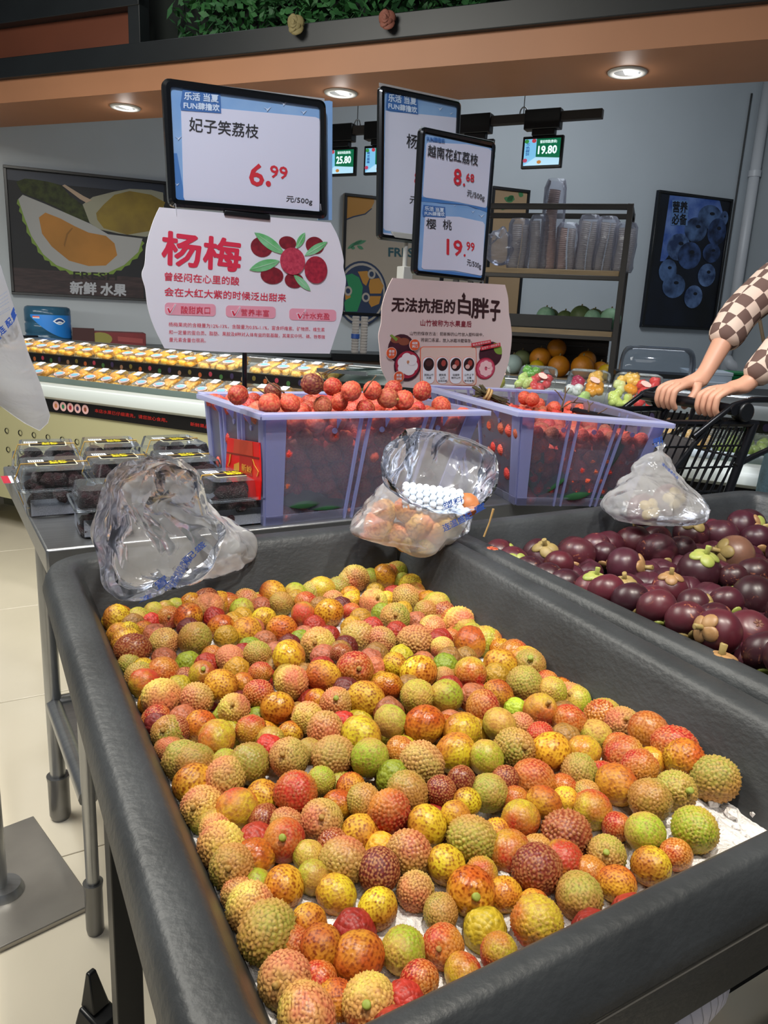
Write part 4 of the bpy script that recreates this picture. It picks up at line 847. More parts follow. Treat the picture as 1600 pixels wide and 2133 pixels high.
LY='''240,1276,25,o;240,1301,28,y;286,1295,24,g;315,1275,21,g;358,1264,14,g;335,1280,15,g;394,1266,25,o;436,1280,31,x;399,1236,27,m;438,1224,24,r;456,1262,25,y;451,1240,18,p;492,1235,22,p;538,1222,29,o;504,1274,26,g;536,1262,16,r;550,1292,25,y;205,1312,12,o;350,1300,24,rs;320,1310,12,r;390,1305,30,o;460,1320,26,o;514,1325,32,y;266,1330,24,y;214,1338,26,y;214,1364,32,y;275,1369,35,m;300,1330,20,o;341,1350,30,p;406,1350,35,b;440,1366,20,r;479,1372,28,x;535,1364,29,b;222,1402,21,b;349,1405,34,r;300,1405,15,y;242,1426,31,b;285,1441,32,k;382,1412,18,m;421,1405,28,ks;460,1428,34,o;505,1424,20,o;542,1402,24,r;339,1454,40,x;410,1455,31,p;538,1445,29,r;488,1478,32,xs;716,1143,22,g;729,1165,20,k;756,1167,12,b;787,1144,17,g;770,1150,12,m;615,1172,21,b;593,1186,16,r;604,1200,22,b;672,1186,22,p;703,1179,12,g;809,1160,16,p;836,1170,22,b;779,1176,12,m;798,1181,20,y;636,1204,16,o;626,1218,16,o;607,1232,23,g;662,1228,30,k;756,1188,20,x;716,1207,26,x;758,1214,19,g;790,1196,16,y;828,1196,21,p;800,1216,24,o;840,1214,20,g;852,1194,12,y;638,1264,25,r;586,1268,24,b;694,1254,22,ps;730,1248,20,y;748,1228,16,y;732,1262,20,y;566,1256,16,p;588,1314,35,o;632,1290,26,k;684,1292,31,o;730,1290,18,r;778,1264,32,xs;840,1254,32,p;822,1302,31,bs;816,1260,12,o;744,1328,33,p;794,1334,28,p;866,1166,12,m;872,1182,15,g;908,1180,23,g;938,1208,17,g;884,1194,22,y;884,1208,17,b;916,1220,22,y;896,1240,21,k;940,1266,31,g;948,1232,12,o;978,1240,19,p;986,1256,12,r;1022,1242,21,o;1060,1248,22,y;1094,1264,12,o;1006,1264,26,m;976,1268,8,o;1022,1252,14,o;1062,1278,28,r;1044,1292,28,g;986,1298,34,x;1102,1296,22,g;1132,1300,14,g;888,1280,24,b;900,1314,28,x;862,1338,37,p;938,1328,14,r;980,1344,33,o;1046,1336,34,g;1088,1338,16,p;1100,1332,26,k;1128,1332,14,y;920,1350,24,x;1136,1328,10,o;662,1342,40,xs;710,1362,22,m;602,1368,34,y;672,1410,35,o;739,1394,38,rs;818,1385,26,y;782,1392,12,p;872,1402,36,y;922,1412,20,p;805,1430,29,o;762,1455,37,o;609,1422,34,x;700,1465,32,ps;868,1450,34,g;930,1450,35,g;576,1479,35,o;638,1498,32,x;659,1460,15,o;678,1525,36,p;715,1510,12,r;814,1502,34,g;884,1510,41,o;752,1532,39,y;598,1530,20,o;602,1578,41,ps;645,1565,18,b;560,1540,15,g;770,1578,39,g;835,1565,30,r;880,1590,41,p;695,1578,39,p;930,1515,15,o;552,1525,20,o;254,1490,15,o;279,1508,29,r;296,1550,38,bs;320,1512,12,m;344,1522,18,gs;370,1522,25,m;410,1515,34,o;452,1538,38,k;532,1525,31,k;350,1558,20,p;331,1610,42,b;382,1570,22,r;408,1590,40,b;471,1588,22,g;521,1590,41,b;405,1655,20,o;355,1662,41,o;388,1708,42,xs;459,1648,41,p;544,1665,36,y;488,1698,41,k;432,1698,15,o;420,1725,15,g;450,1738,28,x;560,1558,12,r;562,1710,20,m;1150,1336,23,o;1178,1356,22,r;1230,1345,30,r;1225,1378,33,bs;1138,1362,22,o;1172,1383,25,o;1259,1400,25,r;1122,1388,31,k;1042,1384,34,o;980,1403,35,k;1006,1475,36,r;1042,1452,31,o;1091,1423,36,b;1150,1441,31,g;1188,1438,27,o;1223,1444,28,b;1291,1406,22,g;1320,1422,33,xs;1275,1450,31,g;1262,1488,34,g;1352,1480,35,r;1319,1516,36,ps;1125,1481,37,ks;1186,1503,35,r;1244,1534,33,g;1075,1478,12,g;1041,1509,34,g;1084,1512,25,p;961,1522,38,y;952,1569,41,y;1012,1580,37,g;1072,1559,41,bs;1147,1566,41,o;1125,1531,25,r;1216,1566,34,k;1205,1608,38,b;1284,1559,28,r;1298,1589,39,k;1353,1606,28,o;1362,1525,19,o;1344,1559,22,o;1386,1559,41,r;1119,1628,44,r;1050,1625,25,m;962,1628,28,m;1022,1653,39,b;1172,1644,22,r;1256,1622,16,r;1280,1653,42,o;1322,1641,38,r;919,1647,31,m;1134,1672,34,o;1178,1669,22,y;972,1672,25,y;1072,1672,25,r;620,1650,44,k;668,1630,22,g;732,1645,30,o;690,1632,15,g;758,1670,35,b;809,1692,42,r;850,1652,41,b;890,1720,41,y;950,1700,22,y;674,1712,44,ps;700,1680,25,o;748,1748,40,o;592,1720,28,p;600,1765,44,rs;648,1798,28,g;692,1812,46,p;789,1825,45,m;851,1778,45,p;930,1802,39,y;798,1768,12,o;700,1765,15,m;595,1852,42,o;700,1860,40,y;865,1858,38,p;1080,1708,41,k;985,1750,46,b;1178,1740,48,m;1238,1708,41,k;1225,1660,25,b;1280,1740,21,r;1070,1790,42,k;1125,1775,28,b;1115,1848,51,m;1002,1822,28,k;982,1870,50,os;1048,1865,24,y;1190,1822,42,k;1262,1790,39,bs;1038,1740,15,o;1204,1885,48,b;1275,1855,38,o;1115,1898,28,o;1489,1580,40,r;1518,1655,45,b;1415,1632,41,o;1400,1692,40,bs;1458,1625,20,r;1350,1708,42,b;1338,1770,41,g;1439,1789,45,g;1352,1835,40,y;1400,1822,28,r;1232,1842,15,r;442,1769,47,x;458,1835,47,bs;530,1798,41,o;508,1894,47,x;536,1966,58,b;642,1922,27,o;605,1972,25,r;786,1901,41,y;842,1979,47,g;661,1998,44,o;744,1996,52,o;596,2057,56,ps;642,2107,59,x;768,2098,56,xs;858,2072,34,r;530,1848,19,g;652,1829,28,g;399,1788,16,m;674,2069,19,r;455,1885,16,p;696,2098,16,o;918,1905,28,b;924,1980,44,rs;1118,1936,52,k;1039,1992,39,k;964,2030,39,k;830,2108,12,r'''
# ================================================================ ice trays
m_tray=mat('tray_rubber','#34373a',.46,noise_amt=.22,nscale=10,bump=.12,bscale=120,stretch=(1,1,1.5))
def rounded(quad,r,n=7):
    out=[];k=len(quad)
    for i in range(k):
        p=np.array(quad[i]);a=np.array(quad[i-1]);b=np.array(quad[(i+1)%k]);da=(a-p)/np.linalg.norm(a-p);db=(b-p)/np.linalg.norm(b-p)
        c=p+ (da+db)*r
        for j in range(n+1):
            t=j/n;q=(1-t)**2*(p+da*r)+2*t*(1-t)*p+t*t*(p+db*r);out.append(q)
        # subdivide the straight run
        e0=p+db*r;e1=b+(p-b)/np.linalg.norm(p-b)*r
        for j in range(1,10):out.append(e0+(e1-e0)*j/10)
    return out
PROF=[(-.05,.738),(-.046,.75),(-.030,.79),(-.010,.842),(-.005,.854),(.000,.8590),(.006,.8600),(.0225,.8608),(.0275,.8585),(.0325,.8500),(.0365,.836),(.0345,.826),(.0305,.822),(.0285,.812),(.024,.785),(.012,.775),(-.03,.735),(-.045,.715)]
PROFF=[(-.05,.738),(-.046,.75),(-.030,.79),(-.010,.842),(-.005,.854),(.000,.8590),(.004,.8600),(.0125,.8604),(.0165,.8575),(.0225,.8480),(.0290,.836),(.0315,.826),(.0300,.822),(.0285,.812),(.024,.770),(.012,.760),(-.03,.735),(-.045,.715)]
def tray(name,quad,lab):
    path=rounded(quad,.045);k=len(path);cen=sum(path)/k
    nrm=[]
    for i in range(k):
        t=path[(i+1)%k]-path[i-1];n=np.array([t[1],-t[0]]);n/=np.linalg.norm(n)
        if n@(path[i]-cen)<0:n=-n
        nrm.append(n)
    base=uv(*cen);t=thing(name,lab,'tray',(base[0],base[1],0),TH)
    vs=[];fs=[];m=len(PROF)
    for (o,z),(o2,z2) in zip(PROF,PROFF):
        for i in range(k):
            f=max(0,-nrm[i][1])**2;q=path[i]+nrm[i]*(o*(1-f)+o2*f)-cen;vs.append((q[0],q[1],z*(1-f)+z2*f))
    for a in range(m-1):
        for i in range(k):fs.append((a*k+i,a*k+(i+1)%k,(a+1)*k+(i+1)%k,(a+1)*k+i))
    fs.append(tuple(range(k)));fs.append(tuple((m-1)*k+i for i in range(k)))
    MB().add(vs,fs).build('tub',m_tray,t,smooth=True)
    # thin worn mould line below the rim
    mb=MB();mb.tube([((path[i]+nrm[i]*.0312-cen)[0],(path[i]+nrm[i]*.0312-cen)[1],.8215) for i in range(k)],.0008,5,closed=True);mb.build('mould_line',mat('worn_line','#4c4a46',.6),t)
    return t,cen
QL=[(.110,.260),(.632,.260),(.690,1.062),(.148,1.062)]
trL,cL=tray('ice_tray',QL,'black rubber ice tray full of yellow red lychees, nearest the viewer')
QR=[(.705,-.15),(1.55,-.15),(1.58,1.01),(.752,1.01)]
trR,cR=tray('ice_tray',QR,'black rubber tray full of purple mangosteens at right')
for t in (trL,trR):t['group']='black ice trays'
# frame under the trays
t=thing('tray_stand','dark metal stand carrying the two black trays','stand',tuple(uv(.4,.6)),TH)
def su(u,v):return (u-.4,v-.6)
for (u,v) in ((.19,.31),(.19,1.0),(.86,.33),(.86,.98),(1.5,-.0),(1.5,.95)):
    x,y=su(u,v);mb=MB();mb.box(x-.02,x+.02,y-.02,y+.02,.05,.72);mb.build('leg',mat('stand_black','#17181a',.4,.4),t,bevel=.002)
    mb=MB();mb.cyl((x,y,0),(x,y,.05),.028,n=16);mb.build('foot',m_blk2,t,bevel=.004)
for a,b in (((.19,.31),(.86,.33)),((.19,1.0),(.86,.98)),((.19,.31),(.19,1.0)),((.86,.33),(.86,.98)),((.86,.98),(1.5,.95)),((1.5,0),(1.5,.95))):
    x0,y0=su(*a);x1,y1=su(*b);mb=MB();mb.tube([(x0,y0,.705),(x1,y1,.705)],.014,4);mb.build('rail',mat('stand_black','#17181a',.4,.4),t)
x,y=su(.22,.33);mb=MB();mb.box(x,x+.004,y,y+.62,.08,.70);mb.build('side_panel',m_st,t)
x,y=su(.3,.62);mb=MB();mb.box(x,x+1.2,y,y+.01,.06,.70);mb.build('dark_fill_panel',mat('panel_black','#08090a',.7),t)  # near-black sheet added to stand for the dark space under the trays
x,y=su(.62,.40);mb=MB();mb.box(x,x+.03,y,y+.03,.05,.705);mb.build('leg',mat('stand_black','#17181a',.4,.4),t)
# pedal shaped black foot bracket below the tray
P=atz(215,2110,.02);d=thing('floor_pedal','black plastic pedal standing on floor under the near left tray rim','pedal',(P[0],P[1],0),TH+.5);d.scale=(.62,.62,.62)
mb=MB();mb.hexa([(-.05,-.05,0),(.045,-.05,0),(.045,.06,0),(-.05,.06,0)],[(-.04,-.035,.03),(.03,-.035,.03),(.03,.05,.055),(-.04,.05,.055)]);mb.build('base',m_blk2,d,bevel=.006)
mb=MB();mb.hexa([(-.03,.0,.045),(.025,.0,.045),(.025,.055,.05),(-.03,.055,.05)],[(-.012,.035,.15),(.012,.035,.15),(.012,.05,.15),(-.012,.05,.15)]);mb.build('lever',m_blk2,d,bevel=.004)
# drain hose
P0=atY(1440,2045,.60);d=thing('drain_hose','grey white corrugated drain hose hanging under the front tray rim','hose',(P0[0],P0[1],0),0)
mb=MB();pts=[];rs=[]
H0=np.array(atY(1440,2040,.60));H1=np.array(atY(1270,2190,.47))
for i in range(61):
    q=i/60;p=H0+(H1-H0)*q+np.array([.02*math.sin(q*3),0,.03*math.sin(q*math.pi)]);pts.append(tuple(p-np.array([P0[0],P0[1],0])));rs.append(.031 if i%4<2 else .022)
mb.tube(pts,rs,18);mb.build('corrugated_tube',mat('hose_grey','#dcd9e4',.3),d,smooth=True)
p=H0-np.array([P0[0],P0[1],0]);mb=MB();mb.cyl(p+np.array([0,.02,-.01]),p+np.array([.0,.03,.10]),.028,n=16);mb.build('connector',mat('hose_grey2','#8f8d96',.4),d,smooth='auto')
# ---------------- crushed ice
m_ice=mat('crushed_ice','#e6e2e0',.22,spec=.6,noise_amt=.06,nscale=60,bump=1.0,bscale=120);m_ice.node_tree.nodes['Principled BSDF'].inputs['Subsurface Weight'].default_value=.3;m_ice.node_tree.nodes['Principled BSDF'].inputs['Subsurface Radius'].default_value=(.01,.01,.012)
def zice(u,v):
    b=.768+.012*noise.noise(Vector((u*9,v*9,0)))+.006*noise.noise(Vector((u*40,v*40,1)))+.003*noise.noise(Vector((u*120,v*120,2)))
    e=max(0,min(1,(u-.40)/.12))*max(0,min(1,(.52-v)/.10));b+=.018*e
    return b
mb=MB();nu,nv=150,190;vs=[];fs=[]
for j in range(nv+1):
    for i in range(nu+1):
        v=.275+(1.045-.275)*j/nv;f=(v-.256)/(1.062-.256);u0=.122+.03*f+.012;u1=.632+.058*f-.012;u=u0+(u1-u0)*i/nu
        vs.append(tuple(uv(u,v,zice(u,v))))
for j in range(nv):
    for i in range(nu):a=j*(nu+1)+i;fs.append((a,a+1,a+nu+2,a+nu+1))
o=mb.add(vs,fs).build('crushed_ice',m_ice,smooth=True);tag(o,'bed of crushed white ice under the lychees, bare at the front right corner','ice',kind='stuff')
r=random.Random(11);mb=MB()
for q in range(110):
    if q<60:u,v=r.uniform(.15,.62),r.uniform(.285,.45)
    else:u,v=r.uniform(.47,.62),r.uniform(.29,.47)
    s_=r.uniform(.003,.008);c=uv(u,v,zice(u,v)+s_*.4);rot=Matrix.Rotation(r.uniform(0,6),3,'Z')@Matrix.Rotation(r.uniform(0,3),3,'X');mb.ball(c,s_,5,4,(1,.8,.7),rot)
o=mb.build('ice_chips',m_ice);tag(o,'loose white ice chips among the nearest lychees','ice',kind='stuff')
# ================================================================ lychees
def fib(n,jit,seed):
    r=random.Random(seed);g=math.pi*(3-math.sqrt(5));P=[]
    for i in range(n):
        y=1-2*(i+.5)/n;rr=math.sqrt(1-y*y);a=g*i;v=Vector((math.cos(a)*rr,math.sin(a)*rr,y))+Vector((r.uniform(-1,1),r.uniform(-1,1),r.uniform(-1,1)))*jit;P.append(v.normalized())
    return P
def lychee_mesh(seed,nk,amp,sub=5,R0=.0175,rough=1):
    r=random.Random(seed);P=fib(nk,.05,seed);kd=kdtree.KDTree(nk)
    for i,p in enumerate(P):kd.insert(p,i)
    kd.balance();cr=[r.random() for _ in P]
    bm=bmesh.new();bmesh.ops.create_icosphere(bm,subdivisions=sub,radius=1)
    me=bpy.data.meshes.new('lychee_skin');pk=[];cc=[];dt=[]
    sp=math.sqrt(4*math.pi/nk);ax=(r.uniform(.93,1.02),r.uniform(.95,1.02),r.uniform(.95,1.08));asym=r.uniform(-.05,.08)
    for v in bm.verts:
        d=v.co.normalized();res=kd.find_n(d,2);d1,d2=res[0][2],res[1][2];e=min(1,(d2-d1)/(sp*.75))
        h=e**.6;c=cr[res[0][1]]
        top=max(0,d.z);dim=-.10*max(0,(d.z-.93)/.07)**1.0+.03*max(0,(d.z-.6)/.4)*(1 if d.z<.93 else 1)
        s=1+asym*d.z+dim+amp*(h-.4)*(.7+.6*c)+.025*noise.noise(d*2.2+Vector((seed,0,0)))
        tip=amp*.9*max(0,1-d1/(sp*.35))*rough;s+=tip
        v.co=Vector((d.x*ax[0],d.y*ax[1],d.z*ax[2]))*s*R0;pk.append(e);cc.append(c);dt.append(max(0,1-d1/(sp*(.52+.25*c))))
    bm.to_mesh(me);bm.free()
    for p in me.polygons:p.use_smooth=True
    a=me.attributes.new('peak','FLOAT','POINT');a.data.foreach_set('value',pk);a=me.attributes.new('dot','FLOAT','POINT');a.data.foreach_set('value',dt);a=me.attributes.new('cellr','FLOAT','POINT');a.data.foreach_set('value',cc)
    return me
m_ly=attr_mat('lychee_skin','l')
MESH=[lychee_mesh(s,nk,amp,5,rough=ro) for s,nk,amp,ro in ((1,430,.066,1),(2,380,.072,1.2),(3,480,.060,.8),(4,380,.040,.2),(5,420,.046,.3),(6,350,.075,1.3),(7,360,.034,.1))]
for me in MESH:me.materials.append(m_ly)
FAR=[lychee_mesh(s,300,.045,4) for s in (21,22,23)]
for me in FAR:me.materials.append(m_ly)
m_stem=mat('lychee_stem','#a5803f',.7,noise_amt=.2,nscale=200);m_stemg=mat('lychee_stem_green','#8f9a3a',.6)
mb=MB();mb.tube([(0,0,.0145),(0,0,.0175),(.0005,0,.021),(.001,0,.0215)],[.0032,.0021,.0024,.0016],9);_s=mb.build('stem',m_stem,None,smooth=True);STEM=_s.data;bpy.data.objects.remove(_s)
mb=MB();mb.tube([(0,0,.0145),(0,0,.0175),(.0008,0,.022),(.001,0,.0225)],[.0036,.0026,.003,.002],9);_s=mb.build('stem',m_stemg,None,smooth=True);STEMG=_s.data;bpy.data.objects.remove(_s)
PAL={'y':('#d8c22e','#bd7c2a',1,.5,'yellow brown-dotted'),'g':('#9fb02c','#c29c46',.5,.2,'lime green'),'o':('#cfa02c','#b4561f',1,.5,'orange gold'),'b':('#b0803c','#9a983c',.3,.1,'tan brown'),
 'r':('#b02e22','#bf7c2c',.2,.55,'bright red'),'m':('#72241f','#964a2a',.1,.5,'dark maroon'),'p':('#c06e4a','#b49c4c',.1,.1,'pinkish tan'),'k':('#bb3c28','#bfab30',.5,.4,'red and yellow'),'x':('#cf7854','#d6c656',.2,.15,'pink flushed yellow')}
def jitc(h,a,r):
    c=lin(h);f=1+r.uniform(-a,a);return [max(0,min(1,x*f*(1+r.uniform(-a,a)*.5))) for x in c]
def zs(u,v):
    q=(.494,.582,.656,-.56,-.463,-.212);z=q[0]+q[1]*u+q[2]*v+q[3]*u*u+q[4]*v*v+q[5]*u*v
    return min(max(z,.778),.818)+.0
def settle(D,zf,zmin,Rcl,iters=60,fit=.93):
    """D: [x,y,r]. gives centres and radii; hidden ones slide back along their line of sight"""
    n=len(D);T=np.zeros(n);Rr=np.zeros(n);dirs=np.array([ray(d[0],d[1]) for d in D])
    for i,d in enumerate(D):
        z=.8
        for _ in range(4):
            t=(z-CAMH)/dirs[i][2];P=CC+dirs[i]*t;u,v=touv(P);z=zf(u,v,d)
        T[i]=t;Rr[i]=min(max(d[2]*t/FPX,Rcl[0]),Rcl[1])
    Y=np.array([d[1]+.35*d[2] for d in D]);off=np.zeros((n,3))
    for it in range(iters):
        P=CC+dirs*T[:,None]+off;mv=0
        for i in range(n):
            dd=P-P[i];ds=np.sqrt((dd**2).sum(1));need=(Rr+Rr[i])*fit;js=np.where((ds<need)&(ds>0))[0]
            for j in js:
                if j<i:continue
                o=need[j]-ds[j];b,f_=(i,j) if Y[i]<Y[j] else (j,i)
                L_=np.linalg.norm(dirs[b])
                if (P[b]+dirs[b]*o*.4)[2]>zmin(P[b]):T[b]+=o*.45/L_
                e=(P[b]-P[f_])/max(ds[j],1e-5);off[b]+=e*o*.12;off[f_]-=e*o*.05;mv+=o
    P=CC+dirs*T[:,None]+off
    return P,Rr
LD=[]
for e in LY.split(';'):
    x,y,r_,c=e.split(',');LD.append((float(x),float(y),float(r_),c))
def zf(u,v,d):return zs(u,v)-(.006 if d[2]<22 else 0)
LP,LR=settle(LD,zf,lambda P:.782,(.0128,.0215),60,.86)
LR=np.array([min(.0225,max(.0135,LD[i][2]*1.07*proj(LP[i])[2]/FPX)) for i in range(len(LD))])
# keep inside the tub and above the ice
for i in range(len(LD)):
    u,v=touv(LP[i]);f=(v-.256)/(1.062-.256);w_=(.86-LP[i][2])*.33
    u=min(max(u,.122+.03*f+LR[i]*.9+w_),.632+.058*f-LR[i]*.9-w_);v=min(max(v,.256+LR[i]*.9+w_),1.062-LR[i]*.9-w_)
    z=max(LP[i][2],zice(u,v)+LR[i]*.85);LP[i]=uv(u,v,z)
order=sorted(range(len(LD)),key=lambda i:-LD[i][2]);keep=set(order[:298])
r=random.Random(5);litems=[];extra=[]
toC=-CF_
for i,(x,y,rp,c) in enumerate(LD):
    if i not in keep:extra.append(i);continue
    c0=c[0];st='s' in c;A_,B_,sty,wet,nm=PAL[c0]
    small=rp<17
    me=MESH[[0,1,2,5][r.randrange(4)] if sty<.5 else [2,3,4,6,0][r.randrange(5)]]
    if c0 in 'rmk' and r.random()<.6:me=MESH[[3,4,6][r.randrange(3)]]
    o=bpy.data.objects.new('lychee',me);COL.objects.link(o);s=LR[i]/.0178
    o.scale=(s*.97,s*.97,s*(1.0 if not (small and c0=='g') else 1.2))
    if st:
        d=Vector(toC*(.75+.3*r.random()))+Vector((r.uniform(-.4,.4),r.uniform(-.4,.2),r.uniform(.3,.9)));q=d.to_track_quat('Z','X')
        o.rotation_mode='QUATERNION';o.rotation_quaternion=q@Matrix.Rotation(r.uniform(0,6.28),3,'Z').to_quaternion()
        k=bpy.data.objects.new('stem',STEM if r.random()<.65 else STEMG);COL.objects.link(k);k.parent=o
    else:
        d=Vector((r.uniform(-1,1),r.uniform(-.2,1),r.uniform(-1,.35)));o.rotation_mode='QUATERNION';o.rotation_quaternion=d.to_track_quat('Z','X')@Matrix.Rotation(r.uniform(0,6.28),3,'Z').to_quaternion()
    o.location=tuple(LP[i]);o['ca']=jitc(A_,.12,r);o['cb']=jitc(B_,.12,r);o['sty']=float(min(1,max(0,sty+r.uniform(-.25,.2))));o['wet']=float(min(1,max(0,wet+r.uniform(-.3,.4))))
    tag(o,'x','lychee','yellow and red lychees heaped in the near tray')
    u,v=touv(LP[i])
    if v<.36:pl='by the front rim'
    elif u<.20:pl='along the left tray rim'
    elif u>.56 and v<.52:pl='near the bare ice'
    elif u>.55:pl='along the right tray wall'
    elif v>.93:pl='against the back tray wall'
    elif v>.78:pl='below the two plastic bags' if u<.4 else 'in front of the middle bag'
    elif v>.62:pl='in the heap middle, far half' if u<.38 else 'in the right far middle'
    elif v>.48:pl='in the heap middle, left' if u<.38 else 'in the heap middle, right'
    else:pl='in the near heap, left' if u<.35 else 'in the near heap, right'
    sz='small ' if small else ('large ' if rp>44 and c0 in 'ob' else '')
    litems.append((o,sz+nm+(' lychee with stem stub' if st else ' lychee'),pl,proj(LP[i])[0]))
items2=[]
for o,k,pl,x in litems:
    if k.endswith('stem stub'):k=k.replace('lychee with stem stub','stem-stubbed lychee')
    items2.append((o,k,pl,x))
label_set(items2)
# the smallest and the deeper ones as one heap
def heap(name,lab,cat,pts,cols,mtl,seg=14,ring=9):
    """pts: list of (pos,R,(colour)) joined in one mesh with a colour attribute"""
    mb=MB();cs=[]
    for (p,R,c) in pts:
        n0=len(mb.v);mb.ball(p,R,seg,ring,(1,1,1.04),jit=.10);cs+= [c]*(len(mb.v)-n0)
    me=bpy.data.meshes.new(name);me.from_pydata(mb.v,[],mb.f)
    for q in me.polygons:q.use_smooth=True
    a=me.color_attributes.new('tone','FLOAT_COLOR','POINT');a.data.foreach_set('color',np.array([list(c)+[1] for c in cs]).ravel())
    me.materials.append(mtl);o=bpy.data.objects.new(name,me);COL.objects.link(o);tag(o,lab,cat,kind='stuff');return o
m_heap=bpy.data.materials.new('heap_skin');m_heap.use_nodes=True;nt=m_heap.node_tree;b=nt.nodes['Principled BSDF']
a=nt.nodes.new('ShaderNodeAttribute');a.attribute_name='tone';vo=nt.nodes.new('ShaderNodeTexVoronoi');vo.inputs['Scale'].default_value=260;tc=nt.nodes.new('ShaderNodeTexCoord');nt.links.new(tc.outputs['Object'],vo.inputs['Vector'])
mr=nt.nodes.new('ShaderNodeMapRange');nt.links.new(vo.outputs['Distance'],mr.inputs[0]);mr.inputs[2].default_value=.6;mr.inputs[3].default_value=.62;mr.inputs[4].default_value=1.15
mm=nt.nodes.new('ShaderNodeMix');mm.data_type='RGBA';mm.blend_type='MULTIPLY';mm.inputs[0].default_value=1;nt.links.new(a.outputs['Color'],mm.inputs[6]);nt.links.new(mr.outputs[0],mm.inputs[7]);nt.links.new(mm.outputs[2],b.inputs['Base Color'])
bp=nt.nodes.new('ShaderNodeBump');bp.inputs['Strength'].default_value=.8;bp.inputs['Distance'].default_value=.0015;bp.invert=True;nt.links.new(vo.outputs['Distance'],bp.inputs['Height']);nt.links.new(bp.outputs[0],b.inputs['Normal']);b.inputs['Roughness'].default_value=.5
keys=list(PAL);fill=[];allP=[(LP[i],LR[i]) for i in range(len(LD))]
for i in extra:fill.append((LP[i],LR[i],jitc(PAL[LD[i][3][0]][0],.1,r)))
AP=np.array([p for p,_ in allP]);AR=np.array([q for _,q in allP])
FP=[]
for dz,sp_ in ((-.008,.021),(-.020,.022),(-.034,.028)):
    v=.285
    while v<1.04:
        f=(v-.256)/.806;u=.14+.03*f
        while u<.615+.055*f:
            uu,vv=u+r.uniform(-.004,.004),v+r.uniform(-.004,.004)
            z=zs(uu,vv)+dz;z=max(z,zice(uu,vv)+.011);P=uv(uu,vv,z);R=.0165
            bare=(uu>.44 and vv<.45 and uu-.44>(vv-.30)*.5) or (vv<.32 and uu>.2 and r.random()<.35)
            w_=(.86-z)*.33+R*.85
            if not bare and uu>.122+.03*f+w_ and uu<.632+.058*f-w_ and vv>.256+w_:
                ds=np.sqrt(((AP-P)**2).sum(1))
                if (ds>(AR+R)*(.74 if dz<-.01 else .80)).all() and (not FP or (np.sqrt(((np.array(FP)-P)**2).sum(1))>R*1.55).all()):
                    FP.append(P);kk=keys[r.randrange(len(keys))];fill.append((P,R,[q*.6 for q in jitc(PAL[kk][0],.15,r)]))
            u+=sp_
        v+=sp_
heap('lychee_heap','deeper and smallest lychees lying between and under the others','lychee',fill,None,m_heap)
# ================================================================ mangosteens
MG='''205,855,72,r;500,770,70,n;520,830,72,n;400,865,78,r;295,880,42,n;380,945,78,f;545,930,85,t;735,720,62,n;650,800,75,n;690,905,85,n;810,800,88,n;885,700,75,o;820,905,62,n;915,960,88,r;930,830,70,t;520,1035,80,r;640,1050,62,n;770,1075,85,t;1070,890,92,n;1120,775,85,t;1240,705,82,r;1180,880,70,n;910,1090,75,t;1055,1150,98,l;1130,1070,80,t;1310,990,110,t;1360,810,85,n;1480,760,78,f;1440,905,100,l;1545,835,75,n;1530,1000,85,n;1535,1110,105,r;1245,1150,75,r;1070,1250,80,n;1250,1300,110,l;1340,1220,66,n;1510,1280,110,o;885,1195,85,n;770,1160,62,n;650,1115,52,n;1310,790,60,n;1420,1010,55,n;1400,1130,70,n;1530,1460,92,t;1590,1370,70,n;1700,1180,100,n;1690,900,90,t;1700,1050,95,n;1680,760,85,n;1720,1330,105,t;1690,1500,100,n;600,950,60,n;420,1000,50,n'''
MD=[]
for e in MG.split(';'):
    x,y,r_,c=e.split(',');MD.append((900+float(x)/2.2857,760+float(y)/2.2857,float(r_)/2.2857,c))
est=[]
for d in MD:
    dr=ray(d[0],d[1]);P=CC+dr*(.0305*FPX/d[2]);u,v=touv(P);est.append((1,u,v,P[2]))
est=np.array(est);msk=np.array([d[2]>30 for d in MD]);qf=np.linalg.lstsq(est[msk,:3],est[msk,3],rcond=None)[0]
def zm(u,v,d):return float(min(max(qf[0]+qf[1]*u+qf[2]*v,.80),.905))
MP,MR=settle(MD,zm,lambda P:.80,(.024,.036),60,.90)
MR=np.array([min(.037,max(.025,MD[i][2]*1.05*proj(MP[i])[2]/FPX)) for i in range(len(MD))])
for i in range(len(MD)):
    u,v=touv(MP[i]);u=max(u,.715+.045*(v+.15)/1.16+MR[i]*.8);v=min(v,.985-MR[i]*.5);MP[i]=uv(u,v,MP[i][2])
def mango_mesh(seed):
    bm=bmesh.new();bmesh.ops.create_icosphere(bm,subdivisions=4,radius=1)
    for v in bm.verts:
        d=v.co.normalized();s=1+.02*noise.noise(d*2+Vector((seed,0,0)))-.08*max(0,(abs(d.z)-.75)/.25)**2;v.co=Vector((d.x,d.y,d.z*.93))*s*.031
    me=bpy.data.meshes.new('mangosteen_skin');bm.to_mesh(me);bm.free()
    for p in me.polygons:p.use_smooth=True
    return me
m_mg=bpy.data.materials.new('mangosteen_skin');m_mg.use_nodes=True;nt=m_mg.node_tree;b=nt.nodes['Principled BSDF'];N=nt.nodes.new;L=nt.links.new
a=N('ShaderNodeAttribute');a.attribute_type='OBJECT';a.attribute_name='ca';tc=N('ShaderNodeTexCoord')
oi=N('ShaderNodeObjectInfo');va=N('ShaderNodeVectorMath');va.operation='ADD';L(tc.outputs['Object'],va.inputs[0]);L(oi.outputs['Random'],va.inputs[1])
n1=N('ShaderNodeTexNoise');n1.inputs['Scale'].default_value=28;n1.inputs['Detail'].default_value=6;L(va.outputs[0],n1.inputs['Vector'])
